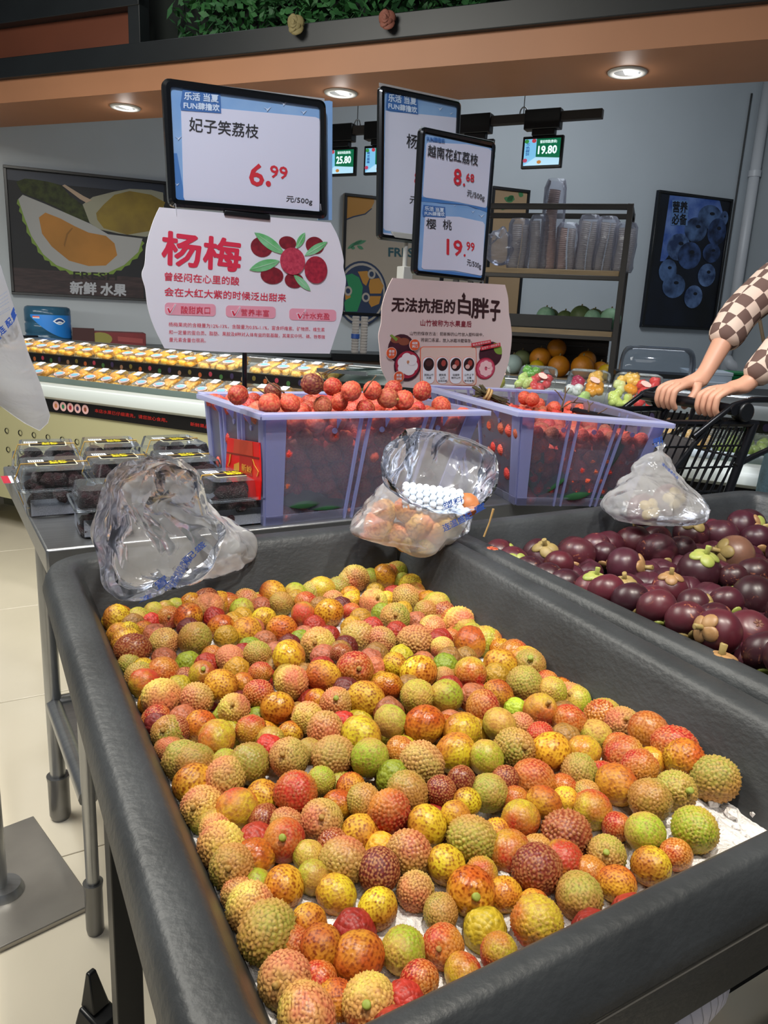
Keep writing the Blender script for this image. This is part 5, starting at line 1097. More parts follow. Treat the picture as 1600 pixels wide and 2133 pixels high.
mr=N('ShaderNodeMapRange');L(n1.outputs['Fac'],mr.inputs[0]);mr.inputs[1].default_value=.3;mr.inputs[2].default_value=.75;mr.inputs[3].default_value=.75;mr.inputs[4].default_value=1.35
mm=N('ShaderNodeMix');mm.data_type='RGBA';mm.blend_type='MULTIPLY';mm.inputs[0].default_value=1;L(a.outputs['Color'],mm.inputs[6]);L(mr.outputs[0],mm.inputs[7])
n2=N('ShaderNodeTexNoise');n2.inputs['Scale'].default_value=110;n2.inputs['Detail'].default_value=8;n2.inputs['Distortion'].default_value=1;L(va.outputs[0],n2.inputs['Vector'])
m3=N('ShaderNodeMapRange');L(n2.outputs['Fac'],m3.inputs[0]);m3.inputs[1].default_value=.60;m3.inputs[2].default_value=.70;m3.inputs[4].default_value=.75
n3=N('ShaderNodeTexNoise');n3.inputs['Scale'].default_value=22;L(va.outputs[0],n3.inputs['Vector']);m4=N('ShaderNodeMapRange');L(n3.outputs['Fac'],m4.inputs[0]);m4.inputs[1].default_value=.5;m4.inputs[2].default_value=.62
mu=N('ShaderNodeMath');mu.operation='MULTIPLY';L(m3.outputs[0],mu.inputs[0]);L(m4.outputs[0],mu.inputs[1])
sc_=N('ShaderNodeMix');sc_.data_type='RGBA';L(mu.outputs[0],sc_.inputs[0]);L(mm.outputs[2],sc_.inputs[6]);sc_.inputs[7].default_value=lin('#a8684a')+(1,);L(sc_.outputs[2],b.inputs['Base Color'])
b.inputs['Roughness'].default_value=.36;b.inputs['Specular IOR Level'].default_value=.5
MM=[mango_mesh(s) for s in range(4)]
for me in MM:me.materials.append(m_mg)
def small(fn,name,m):
    o=fn().build(name,m,None,smooth=True);me=o.data;bpy.data.objects.remove(o);return me
GR=[mat('sepal_green','#8f9c48',.45,col2='#a9a860',nscale=60),mat('sepal_brown','#8d7a4a',.5,col2='#a28d58',nscale=60),mat('sepal_pale','#94704a',.45,col2='#a98458',nscale=60)]
SEP=[];STM=[]
for g in GR:
    mb=MB();mb.ball((.0112,0,.0258),.0115,14,9,(1,.92,.40),Matrix.Rotation(.42,3,'Y'));o=mb.build('sepal',g,None,smooth=True);SEP.append(o.data);bpy.data.objects.remove(o)
    mb=MB();mb.tube([(0,0,.026),(0,0,.034),(.001,0,.043),(.0013,0,.0435)],[.0055,.0036,.0042,.003],10);o=mb.build('stem',g,None,smooth=True);STM.append(o.data);bpy.data.objects.remove(o)
mb=MB()
for k in range(6):a_=k*math.pi/3;mb.ball((.0038*math.cos(a_),.0038*math.sin(a_),-.0262),.0025,8,5,(1.3,.8,.4),Matrix.Rotation(a_,3,'Z'))
o=mb.build('blossom_scar',mat('scar_brown','#6b4436',.6),None,smooth=True);SCAR=o.data;bpy.data.objects.remove(o)
MC=[('#35171f','dark purple'),('#51202a','maroon'),('#401b26','purple'),('#6a4a40','brownish')]
DIR={'t':Vector((-.1,-.35,1)),'r':Vector((1,-.45,.25)),'l':Vector((-1,-.5,.3)),'f':Vector((.15,-1,.25)),'n':Vector((.15,-.72,-.8)),'o':Vector((-.0,.55,-.85))}
r=random.Random(9);items=[]
for i,(x,y,rp,c) in enumerate(MD):
    ci=3 if i in (28,) else r.choice([0,0,1,1,2]);o=bpy.data.objects.new('mangosteen',MM[r.randrange(4)]);COL.objects.link(o)
    s=MR[i]/.0308;o.scale=(s,s,s);o.location=tuple(MP[i]);o['ca']=jitc(MC[ci][0],.15,r);o.rotation_mode='QUATERNION'
    d=DIR[c]+Vector((r.uniform(-.2,.2),r.uniform(-.2,.2),r.uniform(-.1,.1)));o.rotation_quaternion=d.to_track_quat('Z','X')@Matrix.Rotation(r.uniform(0,6.28),3,'Z').to_quaternion()
    g=r.choice([0,0,1,1,2])
    for k in range(4):
        q=bpy.data.objects.new('sepal',SEP[g]);COL.objects.link(q);q.parent=o;q.rotation_euler=(0,0,k*math.pi/2+r.uniform(-.15,.15))
    q=bpy.data.objects.new('stem',STM[0 if g==0 else 1]);COL.objects.link(q);q.parent=o
    q=bpy.data.objects.new('blossom_scar',SCAR);COL.objects.link(q);q.parent=o
    tag(o,'x','mangosteen','purple mangosteens heaped in the right tray')
    u,v=touv(MP[i]);pl='along the divider rim' if u<.84 else ('by the tray back rim' if v>.82 else ('at the right side of view' if x>1500 else 'in the middle of the heap'))
    kk={'t':'with stem up','r':'with calyx right','l':'with calyx left','f':'with calyx facing forward','n':'','o':'with flower scar showing'}[c]
    nm=MC[ci][1]+' mangosteen';items.append((o,nm,(kk+' '+pl).strip(),x))
label_set(items)
fill=[];AP=np.array(MP)
for dz in (-.035,-.08):
    for iv in range(26):
        for iu in range(18):
            u,v=.745+iu*.047+r.uniform(-.008,.008),-.1+iv*.042+r.uniform(-.006,.006);R=.027;z=max(zm(u,v,None)+dz,.775);P=uv(u,v,z)
            if v<.94 and u<1.5 and u>.715+.045*(v+.15)/1.16+.03 and (np.sqrt(((AP-P)**2).sum(1))>R*1.75).all():fill.append((P,R,jitc('#4a1c2a',.2,r)))
heap('mangosteen_heap','deeper mangosteens lying under the others in the right tray','mangosteen',fill,None,mat('mangosteen_under','#421a27',.4,noise_amt=.3,nscale=40),20,12)
# a loose red lychee and calyx bits by the divider
for x,y,l in ((1023,1162,'single stray red lychee among mangosteens by the divider'),):
    P=atz(x,y,.845);o=bpy.data.objects.new('red_lychee',FAR[0]);COL.objects.link(o);o.location=tuple(P);o['ca']=lin('#c4463a');o['cb']=lin('#b04030');o['sty']=.0;o['wet']=.1;tag(o,l,'lychee')
for x,y,l in ((1502,1372,'loose orange tan mangosteen calyx lying near the divider rim'),):
    P=atz(x,y,.855);t=thing('loose_calyx',l,'calyx',tuple(P-np.array([0,0,.026])),.4,'loose calyxes')
    for k in range(4):q=bpy.data.objects.new('sepal',SEP[2]);COL.objects.link(q);q.parent=t;q.rotation_euler=(0,0,k*math.pi/2)
    q=bpy.data.objects.new('stem',STM[1]);COL.objects.link(q);q.parent=t
P=atz(1008,1118,.88);t=thing('fruit_stalk','thin upright tan stalk rising from the leftmost mangosteen','stalk',tuple(P))
mb=MB();Q=atz(1022,1062,.88);top=np.array(atY(1028,1060,P[1]))-P;mb.tube([(0,0,0),tuple(top*.5+np.array([.001,0,0])),tuple(top)],[.0016,.0013,.002],6);mb.build('stalk',mat('stalk_tan','#b08f5a',.7),t)
# ================================================================ steel table
m_steel=mat('table_steel','#a9abad',.30,.9,noise_amt=.08,nscale=4,stretch=(2,30,2),bump=.04,bscale=30)
TZ=.80;U0,U1,V0,V1=.150,1.42,1.315,2.05
t=thing('steel_table','long stainless steel table behind the ice trays, carrying crates and fruit boxes','table',tuple(uv(U0,V0)),TH)
W_,D_=U1-U0,V1-V0
mb=MB();mb.box(0,W_,0,D_,TZ-.045,TZ);mb.build('tabletop',m_steel,t,bevel=.004,bseg=3)
for (x,y) in ((.05,.03),(.045,.43),(W_-.05,.06),(W_-.05,D_-.06)):
    mb=MB();mb.cyl((x,y,.10),(x,y,TZ-.045),.0125 if y<.04 else .0175,n=20);mb.build('leg',m_steel,t,smooth='auto')
    mb=MB();mb.tube([(x,y,.0),(x,y,.012),(x,y,.10),(x,y,.115)],[.015,.017,.017,.019] if y<.04 else [.02,.024,.024,.026],20);mb.build('foot',mat('foot_grey','#7c7c7c',.32,.8),t,smooth='auto')
for a,b in (((.05,.03),(.045,.43)),((.045,.43),(W_-.05,.43)),((W_-.05,.06),(W_-.05,D_-.06))):
    mb=MB();mb.tube([(a[0],a[1],.30),(b[0],b[1],.30)],.018,12);mb.build('brace',m_steel,t,smooth='auto')
mb=MB();mb.box(.05,W_-.05,.03,.43,.295,.305);mb.build('undershelf',m_steel,t)
# slanted box brace seen under the near rim
mb=MB();mb.hexa([(.05,.02,.26),(.09,.02,.26),(.09,.05,.26),(.05,.05,.26)],[(.05,.02,.30),(.09,.02,.30),(.09,.05,.30),(.05,.05,.30)])
d=thing('price_tag','small red and white price sticker at the far left end of the steel table','sticker',tuple(atz(40,998,TZ+.0008)),TH)
mb=MB();mb.box(-.035,.035,-.04,.04,0,.0006);mb.build('paper',mat('paper_white','#cfd3dc',.5),d);mb=MB();mb.box(-.035,-.02,-.04,.04,.0006,.001);mb.build('red_band',mat('tag_red','#b3233a',.5),d)
for q in range(4):
    mb=MB();mb.box(-.01,.028,-.03+q*.016,-.022+q*.016,.0006,.001);mb.build('print_line',mat('tag_ink','#6a6d78',.5),d)
# ================================================================ left stand with bag roll
PB=[np.array(atz(x,y,0)) for x,y in ((88,1733),(198,1891),(0,1982))]
e1=PB[1]-PB[0];e1/=np.linalg.norm(e1);e2=np.array([e1[1],-e1[0],0]);
if e2@(PB[2]-PB[1])<0:e2=-e2
c0=PB[1];pc=atz(8,1868,0);t=thing('bag_stand','polished steel pole on square floor plate, holding the roll of plastic bags','stand',(pc[0],pc[1],0))
mb=MB();cn_=[c0,c0-e1*.36,c0-e1*.36+e2*.36,c0+e2*.36];mb.hexa([q-pc for q in cn_],[q-pc+np.array([0,0,.012]) for q in cn_]);mb.build('floor_plate',mat('plate_steel','#a09c96',.34,.7,noise_amt=.1,nscale=6),t,bevel=.002)
mb=MB();mb.tube([(0,0,.012),(0,0,.018),(0,0,.03),(0,0,.03)],[.04,.04,.034,.02],28);mb.build('collar',m_steel,t,smooth='auto')
xp=pc+0;top=np.array([0,0,1.75])
mb=MB();mb.cyl((-.012,0,.02),(-.012,0,1.75),.0205,n=24);mb.build('pole',m_steel,t,smooth='auto')
# the hanging bag end
m_sheet=film('milky_sheet','#f2f2f4',.72,.22,'#f4f4f4',.35,bump=.35,bscale=18)
HS=Fr(atY(60,700,1.30),12)
d=frthing('hanging_bag','end of a milky plastic bag with blue print hanging at the left edge','bag',HS)
out=[(-70,470),(0,548),(30,640),(60,737),(85,800),(106,868),(98,886),(82,898),(60,888),(0,845),(-70,800)]
# grid fill between left and right outlines
rows=26;vs=[];fs=[];nc=14
def edge(y,pts):
    for (xa,ya),(xb,yb) in zip(pts,pts[1:]):
        if ya<=y<=yb:return xa+(xb-xa)*(y-ya)/(yb-ya)
    return pts[-1][0] if y>pts[-1][1] else pts[0][0]
Rt=[(-70,470),(0,548),(30,640),(60,737),(85,800),(106,868),(98,886),(82,898)];Lf=[(-70,470),(-70,800),(0,845),(60,888),(82,898)]
for sgn in (0,1):
    for i in range(rows+1):
        y=470+(898-470)*i/rows;xa,xb=edge(y,Lf),edge(y,Rt)
        for j in range(nc+1):
            x=xa+(xb-xa)*j/nc;s,z=HS.px(x,y);bul=.012*math.sin(math.pi*j/nc)*(1 if sgn else -1)*min(1,(rows-i)/6)
            vs.append((s,bul+.004*noise.noise(Vector((s*14,z*4,sgn*3)))+.006*math.sin(s*90+z*20)*.4,z))
m_=(rows+1)*(nc+1)
for sgn in (0,1):
    for i in range(rows):
        for j in range(nc):a=sgn*m_+i*(nc+1)+j;fs.append((a,a+1,a+nc+2,a+nc+1))
MB().add(vs,fs).build('film',m_sheet,d,smooth=True)
m_blue=mat('bag_print','#2f56b0',.5)
X=Px(HS,0,460,4.633)
for ch,(bx,by),(rx,ry),(tx,ty) in (('温',(10,1165),(45,1125),(-22,1120)),('连',(48,1105),(95,1060),(8,1045)),('配',(110,1035),(155,985),(78,975)),('置',(160,980),(188,905),(135,905))):
    text(d,'lettering',ch,X(bx,by),X(rx,ry),X(tx,ty),m_blue,.019,.03)
for k,y in enumerate((700,735,770,800,850,870)):
    text(d,'small_print','请勿盛装食品塑料袋',X(0,y+60),X(100+k*6,y-10),X(-3,y+48),mat('bag_print_pale','#8ea3c8',.5),.019,.0)
# the roll it comes from, off the top left of the frame
mb=MB();p=HS.loc(atY(-150,380,1.3));mb.cyl((p[0]-.12,0,p[2]),(p[0]+.04,0,p[2]),.05,n=24);mb.build('roll',m_sheet,d,smooth='auto')
# ================================================================ crates of red lychees
m_cw=film('crate_wall','#d6d7f5',.14,.3,'#fdfdff',.14,transl=.55);m_cr=film('crate_rib','#c3c8ff',.50,.3,'#f2f3ff',.2,transl=.45);m_crim=film('crate_rim','#dcdfff',.55,.3,'#f2f3ff',.2,transl=.4)
def lerp(a,b,t):return a+(b-a)*t
def crate(lab,T,B,ribsF,ribsS):
    """T,B: four top and four bottom corners, front left, front right, back right, back left"""
    T=[np.array(p,float) for p in T];B=[np.array(p,float) for p in B];c=B[0]
    t=thing('plastic_crate',lab,'crate',tuple(c),0,'translucent lilac crates of red lychees')
    T=[p-c for p in T];B=[p-c for p in B];cen=(sum(T)+sum(B))/8
    def slab(a0,a1,b1,b0,th,m,name,out=0):
        n=np.cross(a1-a0,b0-a0);n/=np.linalg.norm(n)
        if n@(a0-cen)<0:n=-n
        q=[p+n*out for p in (a0,a1,b1,b0)];mb=MB();mb.hexa(q,[p-n*th for p in q]);return mb.build(name,m,t)
    for i in range(4):
        j=(i+1)%4;slab(B[i],B[j],T[j],T[i],.0025,m_cw,'wall')
        ribs=ribsF if i in (0,2) else ribsS
        n=np.cross(B[j]-B[i],T[i]-B[i]);n/=np.linalg.norm(n);n=n if n@(B[i]-cen)>0 else -n
        for f,w_ in ribs:
            a0,a1=lerp(B[i],B[j],f-w_),lerp(B[i],B[j],f+w_);b0,b1=lerp(T[i],T[j],f-w_),lerp(T[i],T[j],f+w_)
            slab(a0,a1,b1,b0,.006,m_cr,'rib',.007)
        for f0,f1 in ((0,.085),(.93,1.0)):
            slab(lerp(B[i],B[j],f0),lerp(B[i],B[j],f1),lerp(T[i],T[j],f1),lerp(T[i],T[j],f0),.004,m_cr,'corner_band',.004)
        # bottom band and rim flange
        a,b=lerp(B[i],T[i],.0),lerp(B[j],T[j],.0);a2,b2=lerp(B[i],T[i],.09),lerp(B[j],T[j],.09);slab(a,b,b2,a2,.002,m_cw,'foot_band',.005)
        nn=n*.016;up=np.array([0,0,.006]);mb=MB();o1=T[i]-n*.002;o2=T[j]-n*.002
        ei=(T[i]-T[j])/np.linalg.norm(T[i]-T[j])*.012
        mb.hexa([o1-up,o2-up,o2+nn-ei-up,o1+nn+ei-up],[o1,o2,o2+nn-ei,o1+nn+ei]);mb.build('rim',m_crim,t,bevel=.0015)
        mb=MB();mb.hexa([o1+nn+ei-up*1.6,o2+nn-ei-up*1.6,o2+nn*1.12-ei-up*1.6,o1+nn*1.12+ei-up*1.6],[o1+nn+ei,o2+nn-ei,o2+nn*1.12-ei,o1+nn*1.12+ei]);mb.build('rim_lip',m_crim,t)
        for f in (.3,.52,.8):
            p=lerp(T[i],T[j],f)-np.array([0,0,.012]);mb=MB();q=p+nn;mb.add([p,q,p-np.array([0,0,.02])+n*.002,p+(T[j]-T[i])*.004,q+(T[j]-T[i])*.004,p-np.array([0,0,.02])+n*.002+(T[j]-T[i])*.004],[(0,1,2),(5,4,3),(0,3,4,1),(1,4,5,2),(2,5,3,0)]);mb.build('gusset',m_cr,t)
            mb=MB();w2=lerp(T[i],B[i],.17)*(1-f)+lerp(T[j],B[j],.17)*f;mb.tube([w2,w2+n*.003],.0055,12);mb.build('boss',m_cr,t)
    mb=MB();u_=np.array([0,0,.003]);mb.hexa(B,[p+u_ for p in B]);mb.build('base',m_cw,t)
    return t,[p+c for p in T],[p+c for p in B]
z1=1.02
a0=atz(552,859.5,z1);a1=atz(1004,852.6,z1);a3=atz(428,820,z1);a2=a1+(a3-a0)*1.0
b0=atz(552,1095,TZ);dx=(a1-a0)/np.linalg.norm(a1-a0);dy=(a3-a0)/np.linalg.norm(a3-a0)
b1=b0+uv(.415,.01);b3=b0+uv(-.0,.30);b2=b1+(b3-b0)
C1,T1,B1=crate('translucent lilac crate heaped with red lychees, behind the middle plastic bag',[a0,a1,a2,a3],[b0,b1,b2,b3],[(.41,.006),(.45,.006),(.72,.006),(.76,.006)],[(.3,.008),(.37,.008),(.62,.008),(.69,.008)])
c0_=atz(1088,854,z1);c1_=atz(1388,878,1.005);c2_=atz(1166,816,z1);back=c2_-np.array([.36,.02,0])
d0=atz(1075,1051,TZ);d1=d0+np.array([.262,.045,0]);d2=d1+np.array([-.10,.44,0]);d3=d0+np.array([-.13,.42,0])
C2,T2,B2=crate('translucent lilac crate with bundled red lychees and green leaves, near the cart',[c0_,c1_,c2_,back],[d0,d1,d2,d3],[(.33,.008),(.39,.008),(.66,.008),(.71,.008)],[(.3,.008),(.37,.008),(.6,.008)])
# red lychees ------------------------------------------------------
RED=[('#dc5844','#cc4c38','coral red'),('#c23c34','#ac352b','deep red'),('#b85c40','#a04536','brownish red'),('#7c2a28','#6a2a24','dark red')]
r=random.Random(21);ritems=[];RP=[];RRr=[]
def red(P,R,where,stalk=0,ci=None):
    P=np.array(P,float)
    if RP:
        ds=np.sqrt(((np.array(RP)-P)**2).sum(1));
        if (ds<(np.array(RRr)+R)*.86).any():return None
    RP.append(P);RRr.append(R);ci=r.choice([0,0,0,1,1,2]) if ci is None else ci
    o=bpy.data.objects.new('red_lychee',FAR[r.randrange(3)]);COL.objects.link(o);s=R/.0178;o.scale=(s,s,s*1.03);o.location=tuple(P);o.rotation_mode='QUATERNION'
    d=Vector((r.uniform(-1,1),r.uniform(-1,.6),r.uniform(-.5,1)));o.rotation_quaternion=d.to_track_quat('Z','X')
    o['ca']=jitc(RED[ci][0],.12,r);o['cb']=jitc(RED[ci][1],.12,r);o['sty']=.35;o['wet']=r.uniform(0,.2)
    if stalk:
        k=bpy.data.objects.new('stem',STEM);COL.objects.link(k);k.parent=o
    tag(o,'x','lychee','red lychees in the lilac crates');ritems.append((o,RED[ci][2]+' lychee',where,proj(P)[0]));return o
top1=[(235,155,52,1),(318,180,38,1),(415,140,45,3),(395,205,58,0),(505,203,52,0),(530,165,52,2),(620,100,58,3),(600,195,42,1),(595,228,45,1),(675,160,50,0),(725,112,48,1),(670,212,50,2),(755,190,48,0),(785,215,52,0),(815,135,52,0),(855,180,55,1),(925,130,48,0),(890,225,48,1),(950,220,45,0),(1000,170,55,2),(1030,125,45,1),(1085,182,52,0),(1085,222,50,0),(1125,140,52,2),(1180,135,48,1),(1195,200,50,0),(1280,215,50,0),(455,243,40,1),(730,245,45,1),(1240,225,40,0)]
def inT(T,B,fu,fv,h):
    tb=lerp(lerp(T[0],T[1],fu),lerp(T[3],T[2],fu),fv);bb=lerp(lerp(B[0],B[1],fu),lerp(B[3],B[2],fu),fv);return lerp(bb,tb,h)
for x,y,rp,ci in top1:
    px_,py_=400+x/2.4615,760+y/2.4615
    # depth from the apparent size of a 36 mm fruit, kept inside the crate
    dr=ray(px_,py_);tt=.0185*FPX/(rp/2.4615)
    P=CC+dr*tt
    v=(P-T1[0]);n_=np.array([-dx[1],dx[0],0]);dd=v@n_;dd2=min(max(dd,.028),.285);t_k=dr@n_
    tt+= (dd2-dd)/t_k;P=CC+dr*tt;red(P,min(.021,max(.0165,rp/2.4615*tt/FPX)),'heaped over the first crate rim',stalk=ci==2,ci=ci)
def fillcrate(T,B,nu,nv,nz,where,hmax,lim,sk=None):
    c=0
    cells=[]
    for iz in range(nz):
        for iv in range(nv):
            for iu in range(nu):
                if not(iv==0 or iu==0 or iz==nz-1 or iv==nv-1 and iz>=nz-2):continue
                cells.append((iv!=0,iz,iv,iu))
    cells.sort()
    for _,iz,iv,iu in cells:
        if c>=lim:break
        fu=(iu+.5+(.25 if iz%2 else -.2)*(1 if iv%2==0 else -1))/nu;fv=(iv+.5)/nv;h=.06+(hmax-.06)*(iz+.45)/nz
        fu=min(max(fu,.06),.94);fv=min(max(fv,.085),.93)
        P=inT(T,B,fu,fv,h)+np.array([r.uniform(-.005,.005),r.uniform(-.004,.004),r.uniform(-.006,.006)])
        if sk and sk(fu,fv,h):continue
        if red(P,r.uniform(.0168,.0192),where) is not None:c+=1
fillcrate(T1,B1,11,8,6,'behind the first crate wall',.97,128)
for x,y,rp,ci in ((395,205,52,0),(440,215,50,0),(480,245,50,0),(575,265,42,0),(675,262,48,0),(745,280,40,0),(690,270,40,1)):
    px_,py_=960+x/2.963,760+y/2.963;P=CC+ray(px_,py_)*(.018*FPX/(rp/2.963)*(.93));P=atz(px_,py_,1.005 if y<230 else .985);red(P,.018,'on top in the second crate',ci=ci)
fillcrate(T2,B2,8,11,6,'behind the second crate wall',.80,100)
hp=[]
for T_,B_,nu_,nv_,nz_,hm in ((T1,B1,12,9,7,.93),(T2,B2,9,13,7,.76)):
    for iz in range(nz_):
        for iv in range(nv_):
            for iu in range(nu_):
                P=inT(T_,B_,(iu+.5+(.22 if iz%2 else -.22))/nu_,(iv+.5)/nv_,.07+(hm-.07)*iz/(nz_-1))
                if (np.sqrt(((np.array(RP)-P)**2).sum(1))>.026).all():hp.append((P,.0172,jitc(RED[r.choice([0,0,1,2])][0],.15,r)))
heap('red_lychee_heap','red lychees deeper inside the two lilac crates','lychee',hp,None,m_heap,12,8)
gg={}
for it in ritems:
    gg.setdefault((it[1],it[2]),[]).append(it)
final=[]
for (k,w_),L_ in gg.items():
    if len(L_)>12:
        zs_=sorted(proj(i[0].location)[1] for i in L_);q1,q2=zs_[len(zs_)//3],zs_[2*len(zs_)//3]
        for i in L_:
            y=proj(i[0].location)[1];final.append((i[0],i[1],('upper, ' if y<q1 else ('middle height, ' if y<q2 else 'low, '))+w_,i[3]))
    else:final+=L_
label_set(final)
# twigs
m_twig=mat('twig_brown','#5b4630',.8,noise_amt=.2,nscale=80)
def twig(lab,pts,rad,off=(0,0,0),loc=None,br=()):
    P=[np.array(p) for p in pts];b=P[0];d=thing('twig',lab,'twig',tuple(b),0,'bare twigs on the red lychees')
    mb=MB();mb.tube([p-b for p in P],[rad*(1-.5*i/len(P)) for i in range(len(P))],6);mb.build('stem',m_twig,d,smooth=True)
    for q in br:
        mb=MB();mb.tube([np.array(p)-b for p in q],rad*.6,5);mb.build('branch',m_twig,d,smooth=True)
pz=lambda x,y,Y:atY(x,y,Y)
twig('forked twig rising above the darkest lychee of the first crate',[pz(680,808,1.55),pz(668,780,1.56),pz(700,765,1.6),pz(735,758,1.64)],.0017,br=[[pz(668,780,1.56),pz(658,772,1.56)],[pz(676,786,1.56),pz(688,775,1.57),pz(720,762,1.6)]])
twig('long bent twig over the left end of the first crate',[pz(592,818,1.52),pz(575,806,1.54),pz(560,796,1.55),pz(553,785,1.56)],.0017)
twig('thin arched twig beside the black sign pole',[pz(555,822,1.52),pz(540,812,1.53),pz(528,804,1.54),pz(515,806,1.55)],.0016)
twig('upright twig out of a coral lychee in the first crate middle',[pz(758,818,1.5),pz(768,802,1.5),pz(784,782,1.5)],.0018)
twig('twiggy antler shaped branch standing in the second crate',[pz(1168,855,1.85),pz(1174,836,1.86),pz(1178,820,1.87),pz(1178,806,1.88)],.0024,br=[[pz(1174,836,1.86),pz(1162,818,1.87),pz(1155,812,1.87)],[pz(1178,820,1.87),pz(1186,808,1.88)],[pz(1170,850,1.85),pz(1190,838,1.86),pz(1215,840,1.87)],[pz(1195,838,1.86),pz(1204,828,1.86)]])
twig('forked twig at the right inside the second crate',[pz(1226,858,1.82),pz(1228,845,1.83),pz(1224,835,1.84)],.002,br=[[pz(1228,845,1.83),pz(1236,838,1.84)],[pz(1245,862,1.8),pz(1258,855,1.8),pz(1265,850,1.8)]])
# bundle of stalks tied with a pale band
bP=pz(1015,823,1.92);d=thing('stalk_bundle','bundle of dark stalks tied with a pale band in second crate','twig bundle',tuple(bP))
for q in range(20):
    a=pz(984+r.uniform(0,22),800+r.uniform(0,28),1.90+r.uniform(-.02,.02));b=pz(1014+r.uniform(-5,5),822+r.uniform(-4,6),1.92);c=pz(1045+r.uniform(-8,18),838+r.uniform(-5,8),1.9)
    mb=MB();mb.tube([a-bP,b-bP,c-bP],[.0028,.0024,.0016],6);mb.build('stalk',mat('stalk_dark','#4a4228',.8,noise_amt=.25,nscale=90),d,smooth=True)
mb=MB();pa,pb=pz(1008,826,1.9)-bP,pz(1026,820,1.9)-bP;mid=(pa+pb)/2;ax=Vector(pz(1036,832,1.9)-pz(996,812,1.9)).normalized();
ring=[];e1_=ax.cross(Vector((0,0,1))).normalized();e2_=ax.cross(e1_)
for k in range(16):ring.append(Vector(mid)+(e1_*math.cos(k*math.pi/8)+e2_*math.sin(k*math.pi/8))*.0135)
for o_ in (-.004,.003):mb.tube([p+ax*o_ for p in ring],.0036,6,closed=True)
mb.build('band',mat('straw_band','#b5925f',.7),d,smooth=True)
# leaves inside the crates
m_leaf=mat('leaf_dark','#2f5a3a',.45,noise_amt=.15,nscale=20)
def leaf(lab,p0,p1,w_,bend=.01):
    p0,p1=np.array(p0),np.array(p1);d=thing('lychee_leaf',lab,'leaf',tuple(p0),0,'dark leaves in the crates');ax=p1-p0;L_=np.linalg.norm(ax);ax/=L_
    sd=np.cross(ax,CF_);sd/=np.linalg.norm(sd);vs=[];fs=[];n=8
    for i in range(n+1):
        t_=i/n;h=w_*math.sin(math.pi*min(1,t_*.97+.02))**.75;c=ax*L_*t_+CF_*(-bend*math.sin(math.pi*t_))
        vs+=[c+sd*h,c-CF_*-.002,c-sd*h]
    for i in range(n):
        for j in range(2):a=i*3+j;fs.append((a,a+1,a+4,a+3))
    o=MB().add(vs,fs).build('blade',m_leaf,d,smooth=True);md=o.modifiers.new('solid','SOLIDIFY');md.thickness=.0006
    return d
def fpt(T,B,fu,fv,h):return inT(T,B,fu,fv,h)
leaf('tall dark leaf upright behind the front wall of the second crate',fpt(T2,B2,.66,.03,.25),fpt(T2,B2,.80,.03,.85),.012)
leaf('upright leaf at left behind front wall of the second crate',fpt(T2,B2,.16,.03,.1),fpt(T2,B2,.20,.03,.62),.009)
leaf('leaf fanning right at bottom left of the second crate',fpt(T2,B2,.2,.02,.1),fpt(T2,B2,.45,.025,.42),.012)
leaf('broad leaf low in the middle of the second crate',fpt(T2,B2,.3,.03,.12),fpt(T2,B2,.7,.02,.2),.022)
leaf('dark leaf pointing up left in second crate bottom',fpt(T2,B2,.2,.02,.08),fpt(T2,B2,.06,.025,.42),.010)
leaf('dark leaf at bottom right of the second crate',fpt(T2,B2,.55,.03,.1),fpt(T2,B2,.9,.03,.16),.016)
leaf('dark green leaf low behind the first crate front wall',fpt(T1,B1,.08,.03,.2),fpt(T1,B1,.32,.03,.2),.018)
leaf('second leaf lying flat at the first crate bottom',fpt(T1,B1,.18,.03,.14),fpt(T1,B1,.46,.03,.13),.012)
# ================================================================ red gift card leaning on the crate
q0=lerp(T1[3],T1[0],.30);RCf=Fr(np.array(atz(510,1072,TZ))+np.array([-.012,-.0,0]),122.9-180)
d=frthing('red_packet','bright red printed packet with gold characters leaning on the first crate','packet',RCf)
def rp(x,y,off=0):return RCf.px(440+x/9.693,880+y/9.693,off)
A_=[rp(355,310),rp(995,410),rp(1020,1180),rp(1000,1560),rp(320,1500),rp(320,930)]
flat(d,'card',A_,mat('packet_red','#d0130f',.35),0,.003)
for pts,c,nm in (([(500,330),(870,390),(880,700),(480,610)],'#b5391f','print_panel'),([(610,650),(870,720),(870,1090),(600,980)],'#a81c12','print_panel'),([(345,585),(1010,705),(1010,740),(345,615)],'#7a1a0e','print_fold'),([(495,840),(600,800),(600,975),(490,960)],'#c08a28','print_gold')):
    flat(d,nm,[rp(*p) for p in pts],mat('packet_'+c,c,.4),.0032)
text(d,'lettering','新岭',rp(660,960),rp(865,1030),rp(660,820),mat('gold_ink','#d89a35',.35,.2),.0042,.02)
for pts in ([(870,740),(910,860),(990,990),(960,1080),(975,1090),(1002,990),(925,860),(885,740)],[(420,640),(400,800),(370,870),(400,890),(385,870),(420,800),(440,640)]):
    flat(d,'print_swirl',[rp(*p) for p in pts],mat('gold_ink','#d89a35',.35,.2),.0042)
